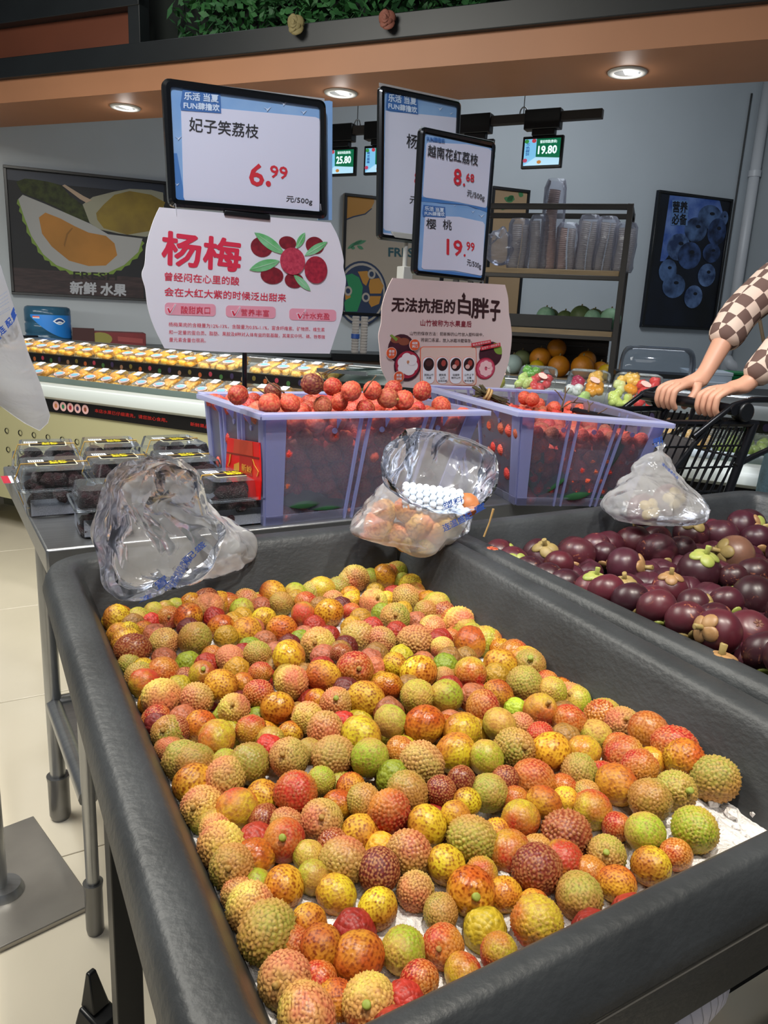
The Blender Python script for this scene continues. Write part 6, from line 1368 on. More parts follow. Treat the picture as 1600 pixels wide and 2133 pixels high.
# ================================================================ mulberry boxes
m_box=film('box_clear','#d9e0e4',.02,.05,'#fafcfd',.22);m_fog=film('box_fog','#dfe3ee',.5,.4,'#e6eaf2',.2,bump=1,bscale=400)
m_mul=mat('mulberry','#3a0f18',.35,col2='#1c0a10',nscale=90,bump=1.0,bscale=350)
def mulbox(lab,x,y,rot,zoff=0,w_=.064,l_=.09,h_=.088,fog=True,labeltop=True):
    P=atz(x,y,TZ+h_);d=thing('mulberry_box',lab,'fruit box',(P[0],P[1],TZ),TH+rot,'clear boxes of mulberries on the steel table')
    def tub(z0,z1,a,b,name,m,th=.8):
        mb=MB();o=[rrect(-w_*s,-l_*s,w_*s,l_*s,.014) for s in (a,b)];k=len(o[0])
        vs=[(p[0],p[1],z0) for p in o[0]]+[(p[0],p[1],z1) for p in o[1]];fs=[(i,(i+1)%k,(i+1)%k+k,i+k) for i in range(k)]
        cap=tuple(range(k))[::-1] if name=='base' else tuple(range(k,2*k));fs.append(cap);mb.add(vs,fs);return mb.build(name,m,d,smooth='auto')
    tub(.001,h_*.62,.84,.96,'base',m_box);tub(h_*.66,h_,.98,.86,'lid',m_box)
    for z_,s in ((h_*.62,1.06),(h_*.655,1.08)):
        mb=MB();k=rrect(-w_*s,-l_*s,w_*s,l_*s,.012);mb.tube([(p[0],p[1],z_) for p in k],.0022,5,closed=True);mb.build('rim',m_box,d,smooth=True)
    rr=random.Random(int(x*7+y));
    for q in range(30):
        px_,py_=rr.uniform(-.8,.8)*w_*.86,rr.uniform(-.85,.85)*l_*.86;lev=q%3
        mb=MB();mb.ball((px_,py_,(.014,.036,.062)[lev]),.0165,8,6,(1,1.25,.9),Matrix.Rotation(rr.uniform(0,3),3,'Z'),jit=.3);mb.build('mulberry',m_mul,d,smooth=True)
    if fog:
        mb=MB();s=.868;mb.box(-w_*s*.92,w_*s*.92,-l_*s-.0016,-l_*s-.0010,.004,h_*.40);mb.build('condensation',m_fog,d)
        mb=MB();mb.box(-w_*s-.0016,-w_*s-.0010,-l_*s*.7,l_*s*.8,.004,h_*.34);mb.build('condensation',m_fog,d)
    if labeltop:
        z=h_+.0008
        mb=MB();mb.plate([(p[0],p[1],z) for p in rrect(-.036,-.026,.040,.028,.004)],(0,0,1),.0006);mb.build('label',mat('label_cream','#e9e6c9',.4),d)
        mb=MB();mb.plate([(p[0],p[1],z+.0006) for p in rrect(-.0335,-.0235,.0375,.0255,.003)],(0,0,1),.0004);mb.build('label_face',mat('label_black','#141312',.4),d)
        cu=bpy.data.curves.new('t','FONT');cu.body='现摘\n桑葚';cu.size=.0165;cu.offset=.0005;cu.resolution_u=1;cu.space_line=.85;tmp=bpy.data.objects.new('t',cu);me=bpy.data.meshes.new_from_object(tmp);bpy.data.objects.remove(tmp)
        me.materials.append(mat('label_yellow','#e3d31a',.4));o=bpy.data.objects.new('lettering',me);COL.objects.link(o);o.parent=d;o.location=(-.010,.004,z+.0012)
        mb=MB();mb.plate([(-.046,.012,z+.0005),(-.018,.012,z+.0005),(-.018,.034,z+.0005),(-.046,.034,z+.0005)],(0,0,1),.0006);mb.build('barcode_sticker',m_lw,d)
        for q in range(6):
            mb=MB();mb.box(-.043+q*.0038,-.0415+q*.0038,.016,.030,z+.0011,z+.0014);mb.build('barcode_bar',mat('ink_black','#202226',.5),d)
        mb=MB();y_=.002;s=1.0;mb.tube([(-w_*.9,y_,h_+.001),(w_*.9,y_+.004,h_+.001),(w_*1.09,y_,h_*.64),(w_*.86,y_,.001),(-w_*.86,y_,.001),(-w_*1.09,y_,h_*.64)],.0014,6,closed=True);mb.build('rubber_band',mat('rubber_band','#c29a45',.5),d,smooth=False)
    return d
mulbox('back left mulberry box with rubber band, farthest left on the table',97,926,-.10)
mulbox('back row mulberry box with yellow label, second from the left',231,920,-.05)
mulbox('back row mulberry box with a green leaf inside, touching the first crate',364,916,.05)
mulbox('front left mulberry box with fogged sides, largest in view',114,965,-.02,w_=.068,l_=.088)
mulbox('middle mulberry box between the two rows, half behind the left bag',243,951,-.03)
mulbox('middle row mulberry box just above the left plastic bag',384,949,.0)
mulbox('small mulberry box partly hidden by the left plastic bag edge',213,1008,-.05,w_=.05,l_=.06,h_=.085,labeltop=False)
mulbox('mulberry box with leaf and fogged front between left bag and crate',480,988,.0,w_=.062,l_=.075)
# ================================================================ price signs
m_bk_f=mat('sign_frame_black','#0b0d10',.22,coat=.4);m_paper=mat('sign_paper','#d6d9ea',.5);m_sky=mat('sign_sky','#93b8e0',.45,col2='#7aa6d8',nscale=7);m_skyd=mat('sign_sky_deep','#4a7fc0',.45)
m_ink=mat('sign_ink','#2f3034',.5);m_red=mat('sign_red','#cf2f3c',.5);m_logo=mat('logo_white','#cfe0f2',.5);m_logod=mat('logo_blue','#416fae',.5);m_cloud=mat('bird_white','#c9dcf2',.5)
def outline_plate(t,name,pts,m,y0,y1,bev=0):
    mb=MB();k=len(pts);mb.add([(p[0],y0,p[1]) for p in pts]+[(p[0],y1,p[1]) for p in pts],[tuple(range(k)),tuple(range(2*k-1,k-1,-1))]+[(i,(i+1)%k,(i+1)%k+k,i+k) for i in range(k)]);return mb.build(name,m,t,bevel=bev)
def inset_quad(Q,d):
    c=np.mean(Q,0);return [tuple(np.array(p)+(c-np.array(p))/np.linalg.norm(c-np.array(p))*d*1.3) for p in Q]
def sframe(t,Q,bar=.016):
    """Q TL,TR,BR,BL in plane coordinates: four bars with rounded corners, plus a back panel"""
    Q=[np.array(q) for q in Q]
    def rq(q,r,n=5):
        out=[]
        for i in range(4):
            p=q[i];a=q[i-1];b=q[(i+1)%4];da=(a-p)/np.linalg.norm(a-p);db=(b-p)/np.linalg.norm(b-p)
            for j in range(n+1):
                tt=j/n;out.append((1-tt)**2*(p+da*r)+2*tt*(1-tt)*p+tt*tt*(p+db*r))
        return out
    c=sum(Q)/4;I=[]
    for i in range(4):
        p=Q[i];a=Q[i-1];b=Q[(i+1)%4];da=(a-p)/np.linalg.norm(a-p);db=(b-p)/np.linalg.norm(b-p);I.append(p+(da+db)*bar)
    o,i_=rq(Q,.018),rq(I,.008);k=len(o);vs=[];
    for y,ring in ((-.008,o),(-.013,[o[j]*.6+i_[j]*.4 for j in range(k)]),(-.011,i_),(.0,i_),(.006,o)):vs+=[(p[0],y,p[1]) for p in ring]
    fs=[]
    for a in range(4):
        for j in range(k):fs.append((a*k+j,a*k+(j+1)%k,(a+1)*k+(j+1)%k,(a+1)*k+j))
    for j in range(k):fs.append((4*k+j,4*k+(j+1)%k,(j+1)%k,j))
    MB().add(vs,fs).build('frame',m_bk_f,t,smooth='auto')
    outline_plate(t,'backing',[tuple(p) for p in rq([q*.985+c*.015 for q in Q],.015)],m_blk2,-.002,.004)
    return [tuple(p) for p in rq(I,.006)],I
def logo(t,X,L1,L2,off):
    flat(t,'logo_back',X.L([(L1[0]-6,L1[3]-8),(L1[2]+8,L1[3]+6),(L2[2]+8,L2[4]+8),(L2[0]-10,L2[1]+8),(L2[0]-14,L2[1]-14)]),m_logod,off)
    text(t,'logo_lettering','乐活 当夏',X(L1[0],L1[1]),X(L1[2],L1[1]+(L1[4]-L1[1])),X(L1[0],L1[3]),m_logo,off+.0008,.03)
    text(t,'logo_lettering','FUN肆撸欢',X(L2[0],L2[1]),X(L2[2],L2[4]),X(L2[0],L2[3]),m_logo,off+.0008,.03)
def birds(t,X,L_,off):
    for x,y,s in L_:flat(t,'print_bird',X.L([(x-s,y-s*.5),(x,y-s*.05),(x+s,y-s*.6),(x+s*.2,y+s*.35),(x-s*.1,y+s*.6),(x-s*.2,y+s*.1)]),m_cloud,off)
# --- sign 1
base=np.array([-.3626,1.9432,0]);S1=Fr(base,28)
t1=frthing('price_sign','largest price card in a black frame, 6.99 for 妃子笑荔枝, on a black pole','price sign',S1)
X=Px(S1,0,0,2)
inn,I1=sframe(t1,[S1.px(336,163),S1.px(676,211),S1.px(679,457),S1.px(350,431)])
flat(t1,'card',X.L([(708,358),(1328,438),(1328,890),(722,832)]),m_sky,.0045)
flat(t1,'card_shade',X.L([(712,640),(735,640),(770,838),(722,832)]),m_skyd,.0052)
p=[(752,470),(752,452),(760,440),(1310,490),(1326,497),(1328,510),(1327,875),(1322,886),(1310,888),(785,842),(768,836),(762,822)]
flat(t1,'card_panel',X.L(p),m_paper,.0058)
logo(t1,X,(764,418,906,386,430),(762,455,910,426,467),.0068)
birds(t1,X,[(1110,457,16),(1178,434,16),(740,578,14),(735,770,10),(1260,470,14)],.0064)
text(t1,'lettering','妃子笑荔枝',X(785,549),X(1072,580),X(786,490),m_ink,.0068,.012)
text(t1,'price','6',X(1036,773),X(1094,778),X(1036,682),m_red,.0068,.022)
flat(t1,'price',ell(*X(1114,767),.0065,.0065,14),m_red,.0068)
text(t1,'price','99',X(1122,741),X(1193,749),X(1122,690),m_red,.0068,.02)
text(t1,'lettering','元/500g',X(1188,846),X(1296,858),X(1189,817),m_ink,.0068,.01)
outline_plate(t1,'rear_card',[S1.px(684,211,.02),S1.px(690,213,.02),S1.px(689,459,.02),S1.px(660,459,.02),S1.px(660,212,.02)],m_sky,.012,.014)
o=outline_plate(t1,'sleeve',[tuple(np.array(q)) for q in (S1.px(344,164),S1.px(676,205),S1.px(676,213),S1.px(345,172))],film('sleeve_clear','#e6f0f5',.3,.05,'#ffffff',.4),.0,.001)
mb=MB();mb.cyl((0,.01,TZ+.012),(0,.01,S1.px(512,440)[1]),.0062,n=14);mb.build('pole',m_bk_f,t1,smooth='auto')
mb=MB();mb.box(-.09,.09,-.07,.09,TZ,TZ+.012);mb.build('foot_plate',m_blk2,t1,bevel=.003)
mb=MB();a=S1.px(465,438);b=S1.px(560,448);mb.box(a[0],b[0],-.012,.004,a[1]-.012,a[1]+.0);mb.build('clip',m_blk2,t1,bevel=.002)
# --- placard 1
def placard(t,S_,X,edge,m,off):
    outline_plate(t,'board',X.L(edge),m,-off-.003,-off)
def curve(pts,n=6):
    """Catmull-Rom through control points"""
    out=[]
    for i in range(len(pts)-1):
        p0=np.array(pts[max(i-1,0)]);p1=np.array(pts[i]);p2=np.array(pts[i+1]);p3=np.array(pts[min(i+2,len(pts)-1)])
        for j in range(n):
            t_=j/n;out.append(tuple(.5*((2*p1)+(-p0+p2)*t_+(2*p0-5*p1+4*p2-p3)*t_*t_+(-p0+3*p1-3*p2+p3)*t_**3)))
    return out+[tuple(pts[-1])]
pl1=frthing('fruit_placard','white wavy edged placard titled 杨梅 hanging under the largest price card','placard',S1)
X=Px(S1,280,400,3.478)
m_pw=mat('placard_white','#e6e6ee',.5);m_pr=mat('placard_red','#d92f4c',.5);m_pill=mat('pill_pink','#eba3b4',.5)
ed=[(178,112),(1415,222)]+curve([(1415,222),(1470,330),(1508,480),(1508,550),(1526,640),(1510,760),(1500,880),(1450,1040),(1408,1170)])[1:]+[(690,1160),(215,1132)]+curve([(215,1132),(140,980),(95,840),(75,700),(50,600),(72,520),(85,380),(130,220),(178,112)])[1:-1]
outline_plate(pl1,'board',X.L(ed),m_pw,-.006,-.003)
F=.0066
for s_,a,b,c,bo in (('杨梅',(197,520),(758,578),(201,284),.030),('曾经闷在心里的酸',(215,642),(752,676),(216,580),.012),('会在大红大紫的时候泛出甜来',(213,752),(1090,796),(213,690),.012)):
    text(pl1,'lettering',s_,X(*a),X(*b),X(*c),m_pr,F,bo)
for x0,y0,x1,y1,sl in ((216,800,584,888,12),(657,820,1017,905,11),(1115,842,1455,926,11)):
    q=rrect(x0,y0,x1,y1,26);flat(pl1,'pill',X.L([(a,b+(a-x0)/(x1-x0)*sl) for a,b in q]),m_pill,F-.0002)
for s_,a,b,c in (('酸甜爽口',(330,880),(542,884),(330,826)),('营养丰富',(765,895),(967,903),(765,845)),('汁水充盈',(1212,917),(1405,924),(1212,869))):
    text(pl1,'lettering',s_,X(*a),X(*b),X(*c),m_pr,F+.0011,.008)
for x,y in ((232,870),(698,890),(1172,910)):
    flat(pl1,'tick_edge',X.L([(x-6,y-34),(x+14,y-34),(x+26,y-10),(x+58,y-62),(x+66,y-56),(x+26,y+14),(x+10,y+10)]),m_pw,F+.0004);flat(pl1,'tick',X.L([(x,y-28),(x+12,y-30),(x+23,y-6),(x+58,y-58),(x+22,y+8),(x+12,y+4)]),m_pr,F+.0011)
for s_,a,b,c in (('杨梅果肉的含糖量为12%-13%，含酸量为0.5%-1.1%，富含纤维素、矿物质、维生素',(243,974),(1370,1012),(243,941)),('和一定量的蛋白质、脂肪、果胶及8种对人体有益的氨基酸，其果实中钙、磷、铁等微',(245,1030),(1372,1064),(245,998)),('量元素含量也很高。',(247,1084),(512,1090),(247,1052))):
    text(pl1,'small_print',s_,X(*a),X(*b),X(*c),m_pr,F,.004)
m_b1=mat('print_berry_red','#b3273d',.6,col2='#8c1730',nscale=110,stretch=(1,1,1));m_b2=mat('print_berry_dark','#8f1c2c',.6,col2='#6e1222',nscale=90);m_b3=mat('print_berry_light','#c8435a',.6,col2='#a92a44',nscale=140);m_lf=mat('print_leaf_green','#5fb56a',.6,col2='#8fd0a0',nscale=20);m_lf2=mat('print_leaf_vein','#b9dfbf',.6)
pic=[(915,400,78,72,m_b2),(1103,370,62,48,m_b2),(1300,388,66,62,m_b2),(990,605,82,62,m_b2),(1150,640,68,56,m_b2),(1306,565,82,98,m_b1),(1137,502,90,98,m_b3)]
for i,(x,y,a,b,m) in enumerate(pic[:5]):
    c=X(x,y);rx=abs(X(x+a,y)[0]-c[0]);rz=abs(X(x,y+b)[1]-c[1]);flat(pl1,'print_berry',ell(c[0],c[1],rx,rz,28),m,F+.0002*i)
for i,(a,b,w_) in enumerate([((862,295),(1080,450),.013),((825,565),(1045,500),.0125),((1165,410),(1228,295),.0085),((1225,462),(1390,362),.0095),((1145,600),(1268,716),.009)]):
    pa,pb=X(*a),X(*b);flat(pl1,'print_leaf',leafpts(*pa,*pb,w_),m_lf,F+.0012);flat(pl1,'print_vein',leafpts(*pa,*pb,.0006),m_lf2,F+.0019)
for i,(x,y,a,b,m) in enumerate(pic[5:]):
    c=X(x,y);rx=abs(X(x+a,y)[0]-c[0]);rz=abs(X(x,y+b)[1]-c[1]);flat(pl1,'print_berry',ell(c[0],c[1],rx,rz,28),m,F+.0022+.0006*i)
for x in (300,1345):
    mb=MB();a=X(x,170);b=X(x-10,90);mb.tube([(a[0],-.008,a[1]),(b[0],-.012,b[1])],.0007,5);mb.build('tie',mat('clear_tie','#c9ccd2',.3),pl1)
# --- sign 3 (two cards)
base=np.array([.139,2.3055,0]);S3=Fr(base,33)
t3=frthing('price_sign','small front card frame with two prices, 8.68 and 19.99','price sign',S3)
X=Px(S3,740,160,3.047)
sframe(t3,[S3.px(873,264),S3.px(1030,297),S3.px(1006,589),S3.px(857,572)],.012)
flat(t3,'card',X.L([(437,362),(858,455),(835,850),(408,790)]),m_sky,.0045)
flat(t3,'card_panel',X.L([(445,430),(455,418),(700,430),(840,458),(856,472),(828,820),(818,833),(640,795),(440,768),(425,760),(422,745)]),m_paper,.0052)
flat(t3,'card',X.L([(408,788),(833,852),(803,1297),(600,1262),(385,1245)]),m_sky,.0058)
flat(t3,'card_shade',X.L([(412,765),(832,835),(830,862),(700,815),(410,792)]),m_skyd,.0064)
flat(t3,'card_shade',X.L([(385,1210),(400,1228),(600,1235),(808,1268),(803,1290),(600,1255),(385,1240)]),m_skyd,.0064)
flat(t3,'card_panel',X.L([(432,895),(445,882),(650,890),(800,922),(812,940),(797,1255),(785,1262),(620,1230),(425,1222),(412,1210)]),m_paper,.007)
G=.0082
text(t3,'logo_lettering','FUN肆撸欢',X(443,408),X(556,424),X(443,380),m_logod,G,.04)
logo(t3,X,(430,850,552,822,862),(430,880,556,855,888),.0074)
birds(t3,X,[(790,885,18),(735,858,12),(620,818,8)],.0076)
text(t3,'lettering','越南花红荔枝',X(448,506),X(766,568),X(450,432),m_ink,G,.012)
text(t3,'price','8',X(614,685),X(660,692),X(616,584),m_red,G,.022);flat(t3,'price',ell(*X(679,687),.0036,.0036,12),m_red,G)
text(t3,'price','68',X(692,662),X(742,672),X(693,612),m_red,G,.018);text(t3,'lettering','元/500g',X(697,766),X(808,797),X(698,718),m_ink,G,.01)
text(t3,'lettering','樱',X(440,963),X(502,970),X(440,900),m_ink,G,.012);text(t3,'lettering','桃',X(545,970),X(600,976),X(546,906),m_ink,G,.012)
text(t3,'price','19',X(570,1128),X(666,1140),X(571,1030),m_red,G,.022);flat(t3,'price',ell(*X(683,1134),.0036,.0036,12),m_red,G)
text(t3,'price','99',X(695,1100),X(745,1110),X(695,1046),m_red,G,.018);text(t3,'lettering','元/500g',X(697,1204),X(786,1228),X(698,1158),m_ink,G,.01)
o=outline_plate(t3,'sleeve',[S3.px(875,262),S3.px(1029,294),S3.px(1029,300),S3.px(876,268)],MATS['sleeve_clear'],.0,.001)
mb=MB();mb.cyl((0,.012,TZ+.012),(0,.012,S3.px(925,560)[1]),.0062,n=14);mb.build('pole',m_bk_f,t3,smooth='auto')
mb=MB();mb.box(-.07,.07,-.05,.07,TZ,TZ+.012);mb.build('foot_plate',m_blk2,t3,bevel=.003)
# --- placard 2
pl2=frthing('fruit_placard','pink beige placard with mangosteen drawings under the two-price card','placard',S3)
ed=[(232,1277),(943,1320)]+curve([(943,1320),(962,1400),(968,1500),(978,1560),(986,1650),(975,1760),(955,1850),(905,1985)])[1:]+[(560,1985),(215,1962)]+curve([(215,1962),(160,1850),(150,1740),(142,1640),(158,1560),(165,1450),(200,1340),(232,1277)])[1:-1]
m_pb=mat('placard_blush','#d9c4c0',.5);outline_plate(pl2,'board',X.L(ed),m_pb,-.006,-.003)
m_cho=mat('placard_choc','#33191d',.5);m_mar=mat('placard_maroon','#8d2038',.5);m_or=mat('placard_orange','#df5a2c',.5)
for s_,a,b,c,bo,m in (('无法抗拒的',(222,1488),(620,1502),(226,1398),.03,m_cho),('白',(645,1502),(722,1512),(645,1395),.03,m_cho),('胖',(728,1528),(836,1532),(730,1402),.03,m_cho),('子',(848,1545),(908,1550),(850,1420),.03,m_cho),('山竹被称为水果皇后',(405,1580),(728,1588),(406,1540),.012,m_mar),('山竹的保存方法：把新鲜的山竹放入塑料袋中，',(338,1640),(805,1648),(338,1615),.008,m_cho),('将袋口系紧，放入冰箱冷藏保存。',(407,1682),(732,1688),(407,1656),.008,m_cho)):
    text(pl2,'lettering',s_,X(*a),X(*b),X(*c),m,F,bo)
flat(pl2,'print_flame',X.L([(680,1368),(692,1392),(680,1410),(667,1392)]),m_cho,F)
def pell(name,x,y,a,b,m,off,n=22):
    c=X(x,y);rx=abs(X(x+a,y)[0]-c[0]);rz=abs(X(x,y+b)[1]-c[1]);return flat(pl2,name,ell(c[0],c[1],rx,rz,n),m,off)
m_pu=mat('print_purple','#4a1a2c',.6,col2='#38131f',nscale=30);m_cut=mat('print_cut','#a8203c',.6);m_seg=mat('print_segment','#e9e2e4',.6);m_segp=mat('print_segment_pink','#eec0c2',.6);m_grn=mat('print_green','#7d9a3c',.6)
pell('print_fruit',285,1725,84,92,m_pu,F);pell('print_calyx',250,1668,34,22,mat('print_calyx_brown','#8a4a34',.6),F+.0006);pell('print_calyx',300,1680,36,24,mat('print_calyx_brown','#8a4a34',.6),F+.0008)
flat(pl2,'print_stem',X.L([(210,1640),(222,1634),(262,1662),(250,1678)]),m_grn,F+.001)
pell('print_fruit',322,1832,84,98,m_pu,F+.0012);pell('print_flesh',322,1826,76,86,m_cut,F+.0018)
for k in range(6):
    a=k*math.pi/3+.3;pell('print_segment',322+34*math.cos(a),1822+38*math.sin(a),32 if k not in (1,2) else 38,34,m_seg,F+.0024+.0002*k,16)
pell('print_core',322,1808,8,10,mat('print_core','#c98a6a',.6),F+.004)
pell('print_fruit',850,1760,72,80,m_pu,F);flat(pl2,'print_leaf',leafpts(*X(870,1690),*X(920,1760),.014),m_grn,F+.0006);pell('print_fruit',815,1850,62,68,m_cut,F+.001);pell('print_flesh',817,1850,54,60,mat('print_rim','#c8506a',.6),F+.0016)
for k in range(8):
    a=k*math.pi/4;pell('print_segment',817+26*math.cos(a),1850+32*math.sin(a),18,20,m_segp,F+.0022+.0002*k,12)
for x,y,s1_,s2_ in ((362,1700,'细腻','爽口'),(215,1752,'香甜','多汁'),(262,1903,'果香','浓郁')):
    pell('badge_edge',x,y,34,38,m_pb,F+.005);pell('badge',x,y,31,35,m_or,F+.0056)
    text(pl2,'badge_lettering',s1_,X(x-18,y-3),X(x+18,y-3),X(x-18,y-20),m_seg,F+.0064,.02);text(pl2,'badge_lettering',s2_,X(x-18,y+18),X(x+18,y+18),X(x-18,y+1),m_seg,F+.0064,.02)
flat(pl2,'panel_edge',X.L([(a,b+(a-405)*-.003) for a,b in rrect(403,1711,760,1958,22)]),m_or,F+.0002);flat(pl2,'panel',X.L(rrect(407,1715,756,1954,20)),mat('panel_beige','#dcc0b4',.6),F+.0008)
for cx_,cap in ((455,('剥掉山竹','的柄')),(542,('翻到底','山竹','出现凹痕')),(627,('沿缝隙','掰开山竹')),(710,('山竹上下','分离','即可食用'))):
    flat(pl2,'card_edge',X.L(rrect(cx_-40,1776,cx_+38,1948,32)),m_or,F+.0014);flat(pl2,'card',X.L(rrect(cx_-38,1778,cx_+36,1946,31)),m_pw,F+.002)
    pell('print_photo',cx_,1824,33,41,mat('photo_dark','#2a1014',.6),F+.0026);pell('print_photo',cx_+(6 if cx_>500 else 0),1816,14 if cx_>500 else 20,20,mat('photo_red','#a04038' if cx_>500 else '#3c1a1c',.6) if cx_>500 else mat('photo_brown','#4a2424',.6),F+.0032)
    if cx_>600:pell('print_photo',cx_-10,1838,14,14,mat('photo_pink','#d9a7a0',.6),F+.0034)
    for k,s_ in enumerate(cap):
        y=1890+k*19;w_=7.2*len(s_);text(pl2,'small_print',s_,X(cx_-w_,y+7),X(cx_+w_,y+7),X(cx_-w_,y-7),m_ink,F+.0028,.01)
for (a,b,c,dd),s_ in (((722,1690),(845,1668),(725,1712),(847,1690)),'甄选当季的新鲜'),(((780,1712),(905,1686),(783,1736),(907,1709)),'给您不一样的享受'):
    flat(pl2,'ribbon',X.L([a,b,dd,c]),mat('ribbon_red','#cc2435',.5),F+.0044);text(pl2,'small_print',s_,X(c[0]+6,c[1]-5),X(dd[0]-6,dd[1]-5),X(a[0]+6,a[1]+4),m_segp,F+.0052,.01)
# --- sign 2, behind
base=np.array([.0348,2.71,0]);S2=Fr(base,33)
t2=frthing('price_sign','middle tall price card frame, mostly behind the two-price card','price sign',S2)
sframe(t2,[S2.px(788,178),S2.px(958,214),S2.px(944,518),S2.px(785,498)],.016)
X=Px(S2,740,160,3.047)
flat(t2,'card',X.L([(180,98),(640,188),(625,1050),(172,990)]),m_sky,.0045)
flat(t2,'card_panel',X.L([(186,215),(215,225),(420,240),(640,262),(628,1035),(400,1005),(185,975),(173,960)]),m_paper,.0052)
flat(t2,'card_edge',X.L([(172,990),(620,1045),(618,1062),(172,1003)]),m_paper,.0056)
logo(t2,X,(203,158,380,110,182),(203,205,384,165,234),.0062);birds(t2,X,[(530,205,20),(600,235,12)],.0062)
text(t2,'lettering','杨梅',X(318,452),X(468,474),X(320,362),m_ink,.0068,.012);text(t2,'lettering','元/500g',X(337,815),X(520,838),X(338,758),m_ink,.0068,.01)
text(t2,'price','8.99',X(370,690),X(540,712),X(372,600),m_red,.0068,.04)
o=outline_plate(t2,'sleeve',[S2.px(790,172),S2.px(957,208),S2.px(957,216),S2.px(790,180)],MATS['sleeve_clear'],.0,.001)
m_gr=mat('pole_grey','#b5b5b0',.4)
zc_=S2.px(848,500)[1];zb2=.972
fl2=TZ
mb=MB();mb.cyl((0,.012,0.02),(0,.012,zc_),.008,n=14);mb.build('pole',m_gr,t2,smooth='auto')
mb=MB();mb.cyl((0,.012,.02),(0,.012,S2.px(850,570)[1]),.012,n=14);mb.build('pole_sleeve',m_gr,t2,smooth='auto')
mb=MB();z_=S2.px(850,565)[1];mb.box(-.02,.02,-.012,.03,z_-.03,z_+.015);mb.build('clamp',m_gr,t2,bevel=.003)
mb=MB();mb.hexa([(-.06,-.012,zc_),(.06,-.012,zc_),(.06,.02,zc_),(-.06,.02,zc_)],[(-.075,-.012,zc_+.02),(.075,-.012,zc_+.02),(.075,.02,zc_+.02),(-.075,.02,zc_+.02)]);mb.build('bracket',m_gr,t2,bevel=.002)
mb=MB();mb.tube([(0,.012,0),(0,.012,.02)],[.14,.13],28);mb.build('foot_plate',m_gr,t2,smooth='auto')
# ================================================================ plastic bags
m_bagw=film('produce_bag','#ffffff',.24,.15,'#fdfdff',.36,transl=.5,crease=16)
m_hem=film('bag_hem','#ffffff',.6,.2,'#ffffff',.3)
m_bagp=mat('bag_print','#2f56b0',.5)
def bagmesh(name,parent,rings,n=84,sub=7,wr=.006,fr=26,seed=0,cap=True,m=None,fine=.0015):
    """rings: list of control loops (world points, same count); splined round and lofted, then creased"""
    R=[]
    for ring in rings:
        P=[np.array(p,float) for p in ring];k=len(P);o=[]
        for i in range(n):
            t=i/n*k;a=int(t)%k;f=t-int(t);p0,p1,p2,p3=P[(a-1)%k],P[a],P[(a+1)%k],P[(a+2)%k]
            o.append(.5*((2*p1)+(-p0+p2)*f+(2*p0-5*p1+4*p2-p3)*f*f+(-p0+3*p1-3*p2+p3)*f**3))
        R.append(np.array(o))
    rows=[]
    for i in range(len(R)-1):
        p0=R[max(i-1,0)];p1=R[i];p2=R[i+1];p3=R[min(i+2,len(R)-1)]
        for j in range(sub):
            f=j/sub;rows.append(.5*((2*p1)+(-p0+p2)*f+(2*p0-5*p1+4*p2-p3)*f*f+(-p0+3*p1-3*p2+p3)*f**3))
    rows.append(R[-1]);vs=[];org=np.array(parent.location)
    for i,row in enumerate(rows):
        c=row.mean(0)
        for j,p in enumerate(row):
            d=p-c;L_=np.linalg.norm(d);d=d/max(L_,1e-6);v=Vector(p)*fr+Vector((seed,0,0))
            vo=noise.voronoi(v*1.25+Vector((noise.noise(v)*.4,0,0)))[0];vb=noise.voronoi(v*2.9)[0];rid=(vo[1]-vo[0])*1.5+(vb[1]-vb[0])*.55
            q=p+d*(rid-.6)*wr*(.35 if i==0 else 1)+d*noise.noise(v*7)*fine;vs.append(tuple(q-org))
    fs=[];m_=len(rows)
    for i in range(m_-1):
        for j in range(n):fs.append((i*n+j,i*n+(j+1)%n,(i+1)*n+(j+1)%n,(i+1)*n+j))
    if cap:
        c=rows[-1].mean(0)-org;vs.append(tuple(c));k=len(vs)-1
        for j in range(n):fs.append(((m_-1)*n+j,(m_-1)*n+(j+1)%n,k))
    return MB().add(vs,fs).build(name,m or m_bagw,parent,smooth=True)
def loop(pts):return [atY(x,y,Y) for x,y,Y in pts]
# left bag: mouth turned to the viewer
b0_=atY(330,1220,.98)
bl=thing('produce_bag','open clear plastic bag leaning on the near tray back left corner','bag',tuple(b0_),0,'open clear produce bags')
mouth=[(200,1080,.86),(222,985,.90),(290,952,.95),(362,948,.99),(418,985,1.02),(436,1060,1.02),(470,1110,1.0),(440,1180,.97),(372,1226,.93),(290,1254,.88),(222,1232,.85),(202,1160,.85)]
r2_=[(222,1085,.95),(245,1000,.99),(300,975,1.03),(362,972,1.06),(405,1000,1.08),(430,1060,1.08),(462,1110,1.06),(445,1165,1.02),(378,1205,.99),(300,1228,.95),(250,1208,.94),(225,1150,.94)]
r3_=[(270,1105,1.0),(285,1060,1.04),(330,1040,1.07),(380,1045,1.1),(440,1062,1.12),(480,1085,1.12),(508,1110,1.11),(505,1155,1.06),(440,1190,1.03),(360,1205,1.0),(300,1190,.98),(275,1150,.98)]
r4_=[(400,1110,1.07),(410,1090,1.09),(430,1080,1.11),(455,1080,1.13),(490,1085,1.14),(520,1098,1.14),(536,1120,1.13),(533,1165,1.1),(505,1195,1.07),(460,1200,1.06),(425,1185,1.05),(405,1150,1.05)]
r5_=[(455,1130,1.09),(460,1120,1.1),(470,1112,1.11),(485,1108,1.13),(500,1110,1.14),(515,1118,1.14),(522,1130,1.13),(520,1158,1.11),(508,1175,1.09),(485,1180,1.08),(468,1170,1.08),(457,1150,1.08)]
bagmesh('film',bl,[loop(mouth),loop(r2_),loop(r3_),loop(r4_),loop(r5_)],seed=1,wr=.016,fr=9)
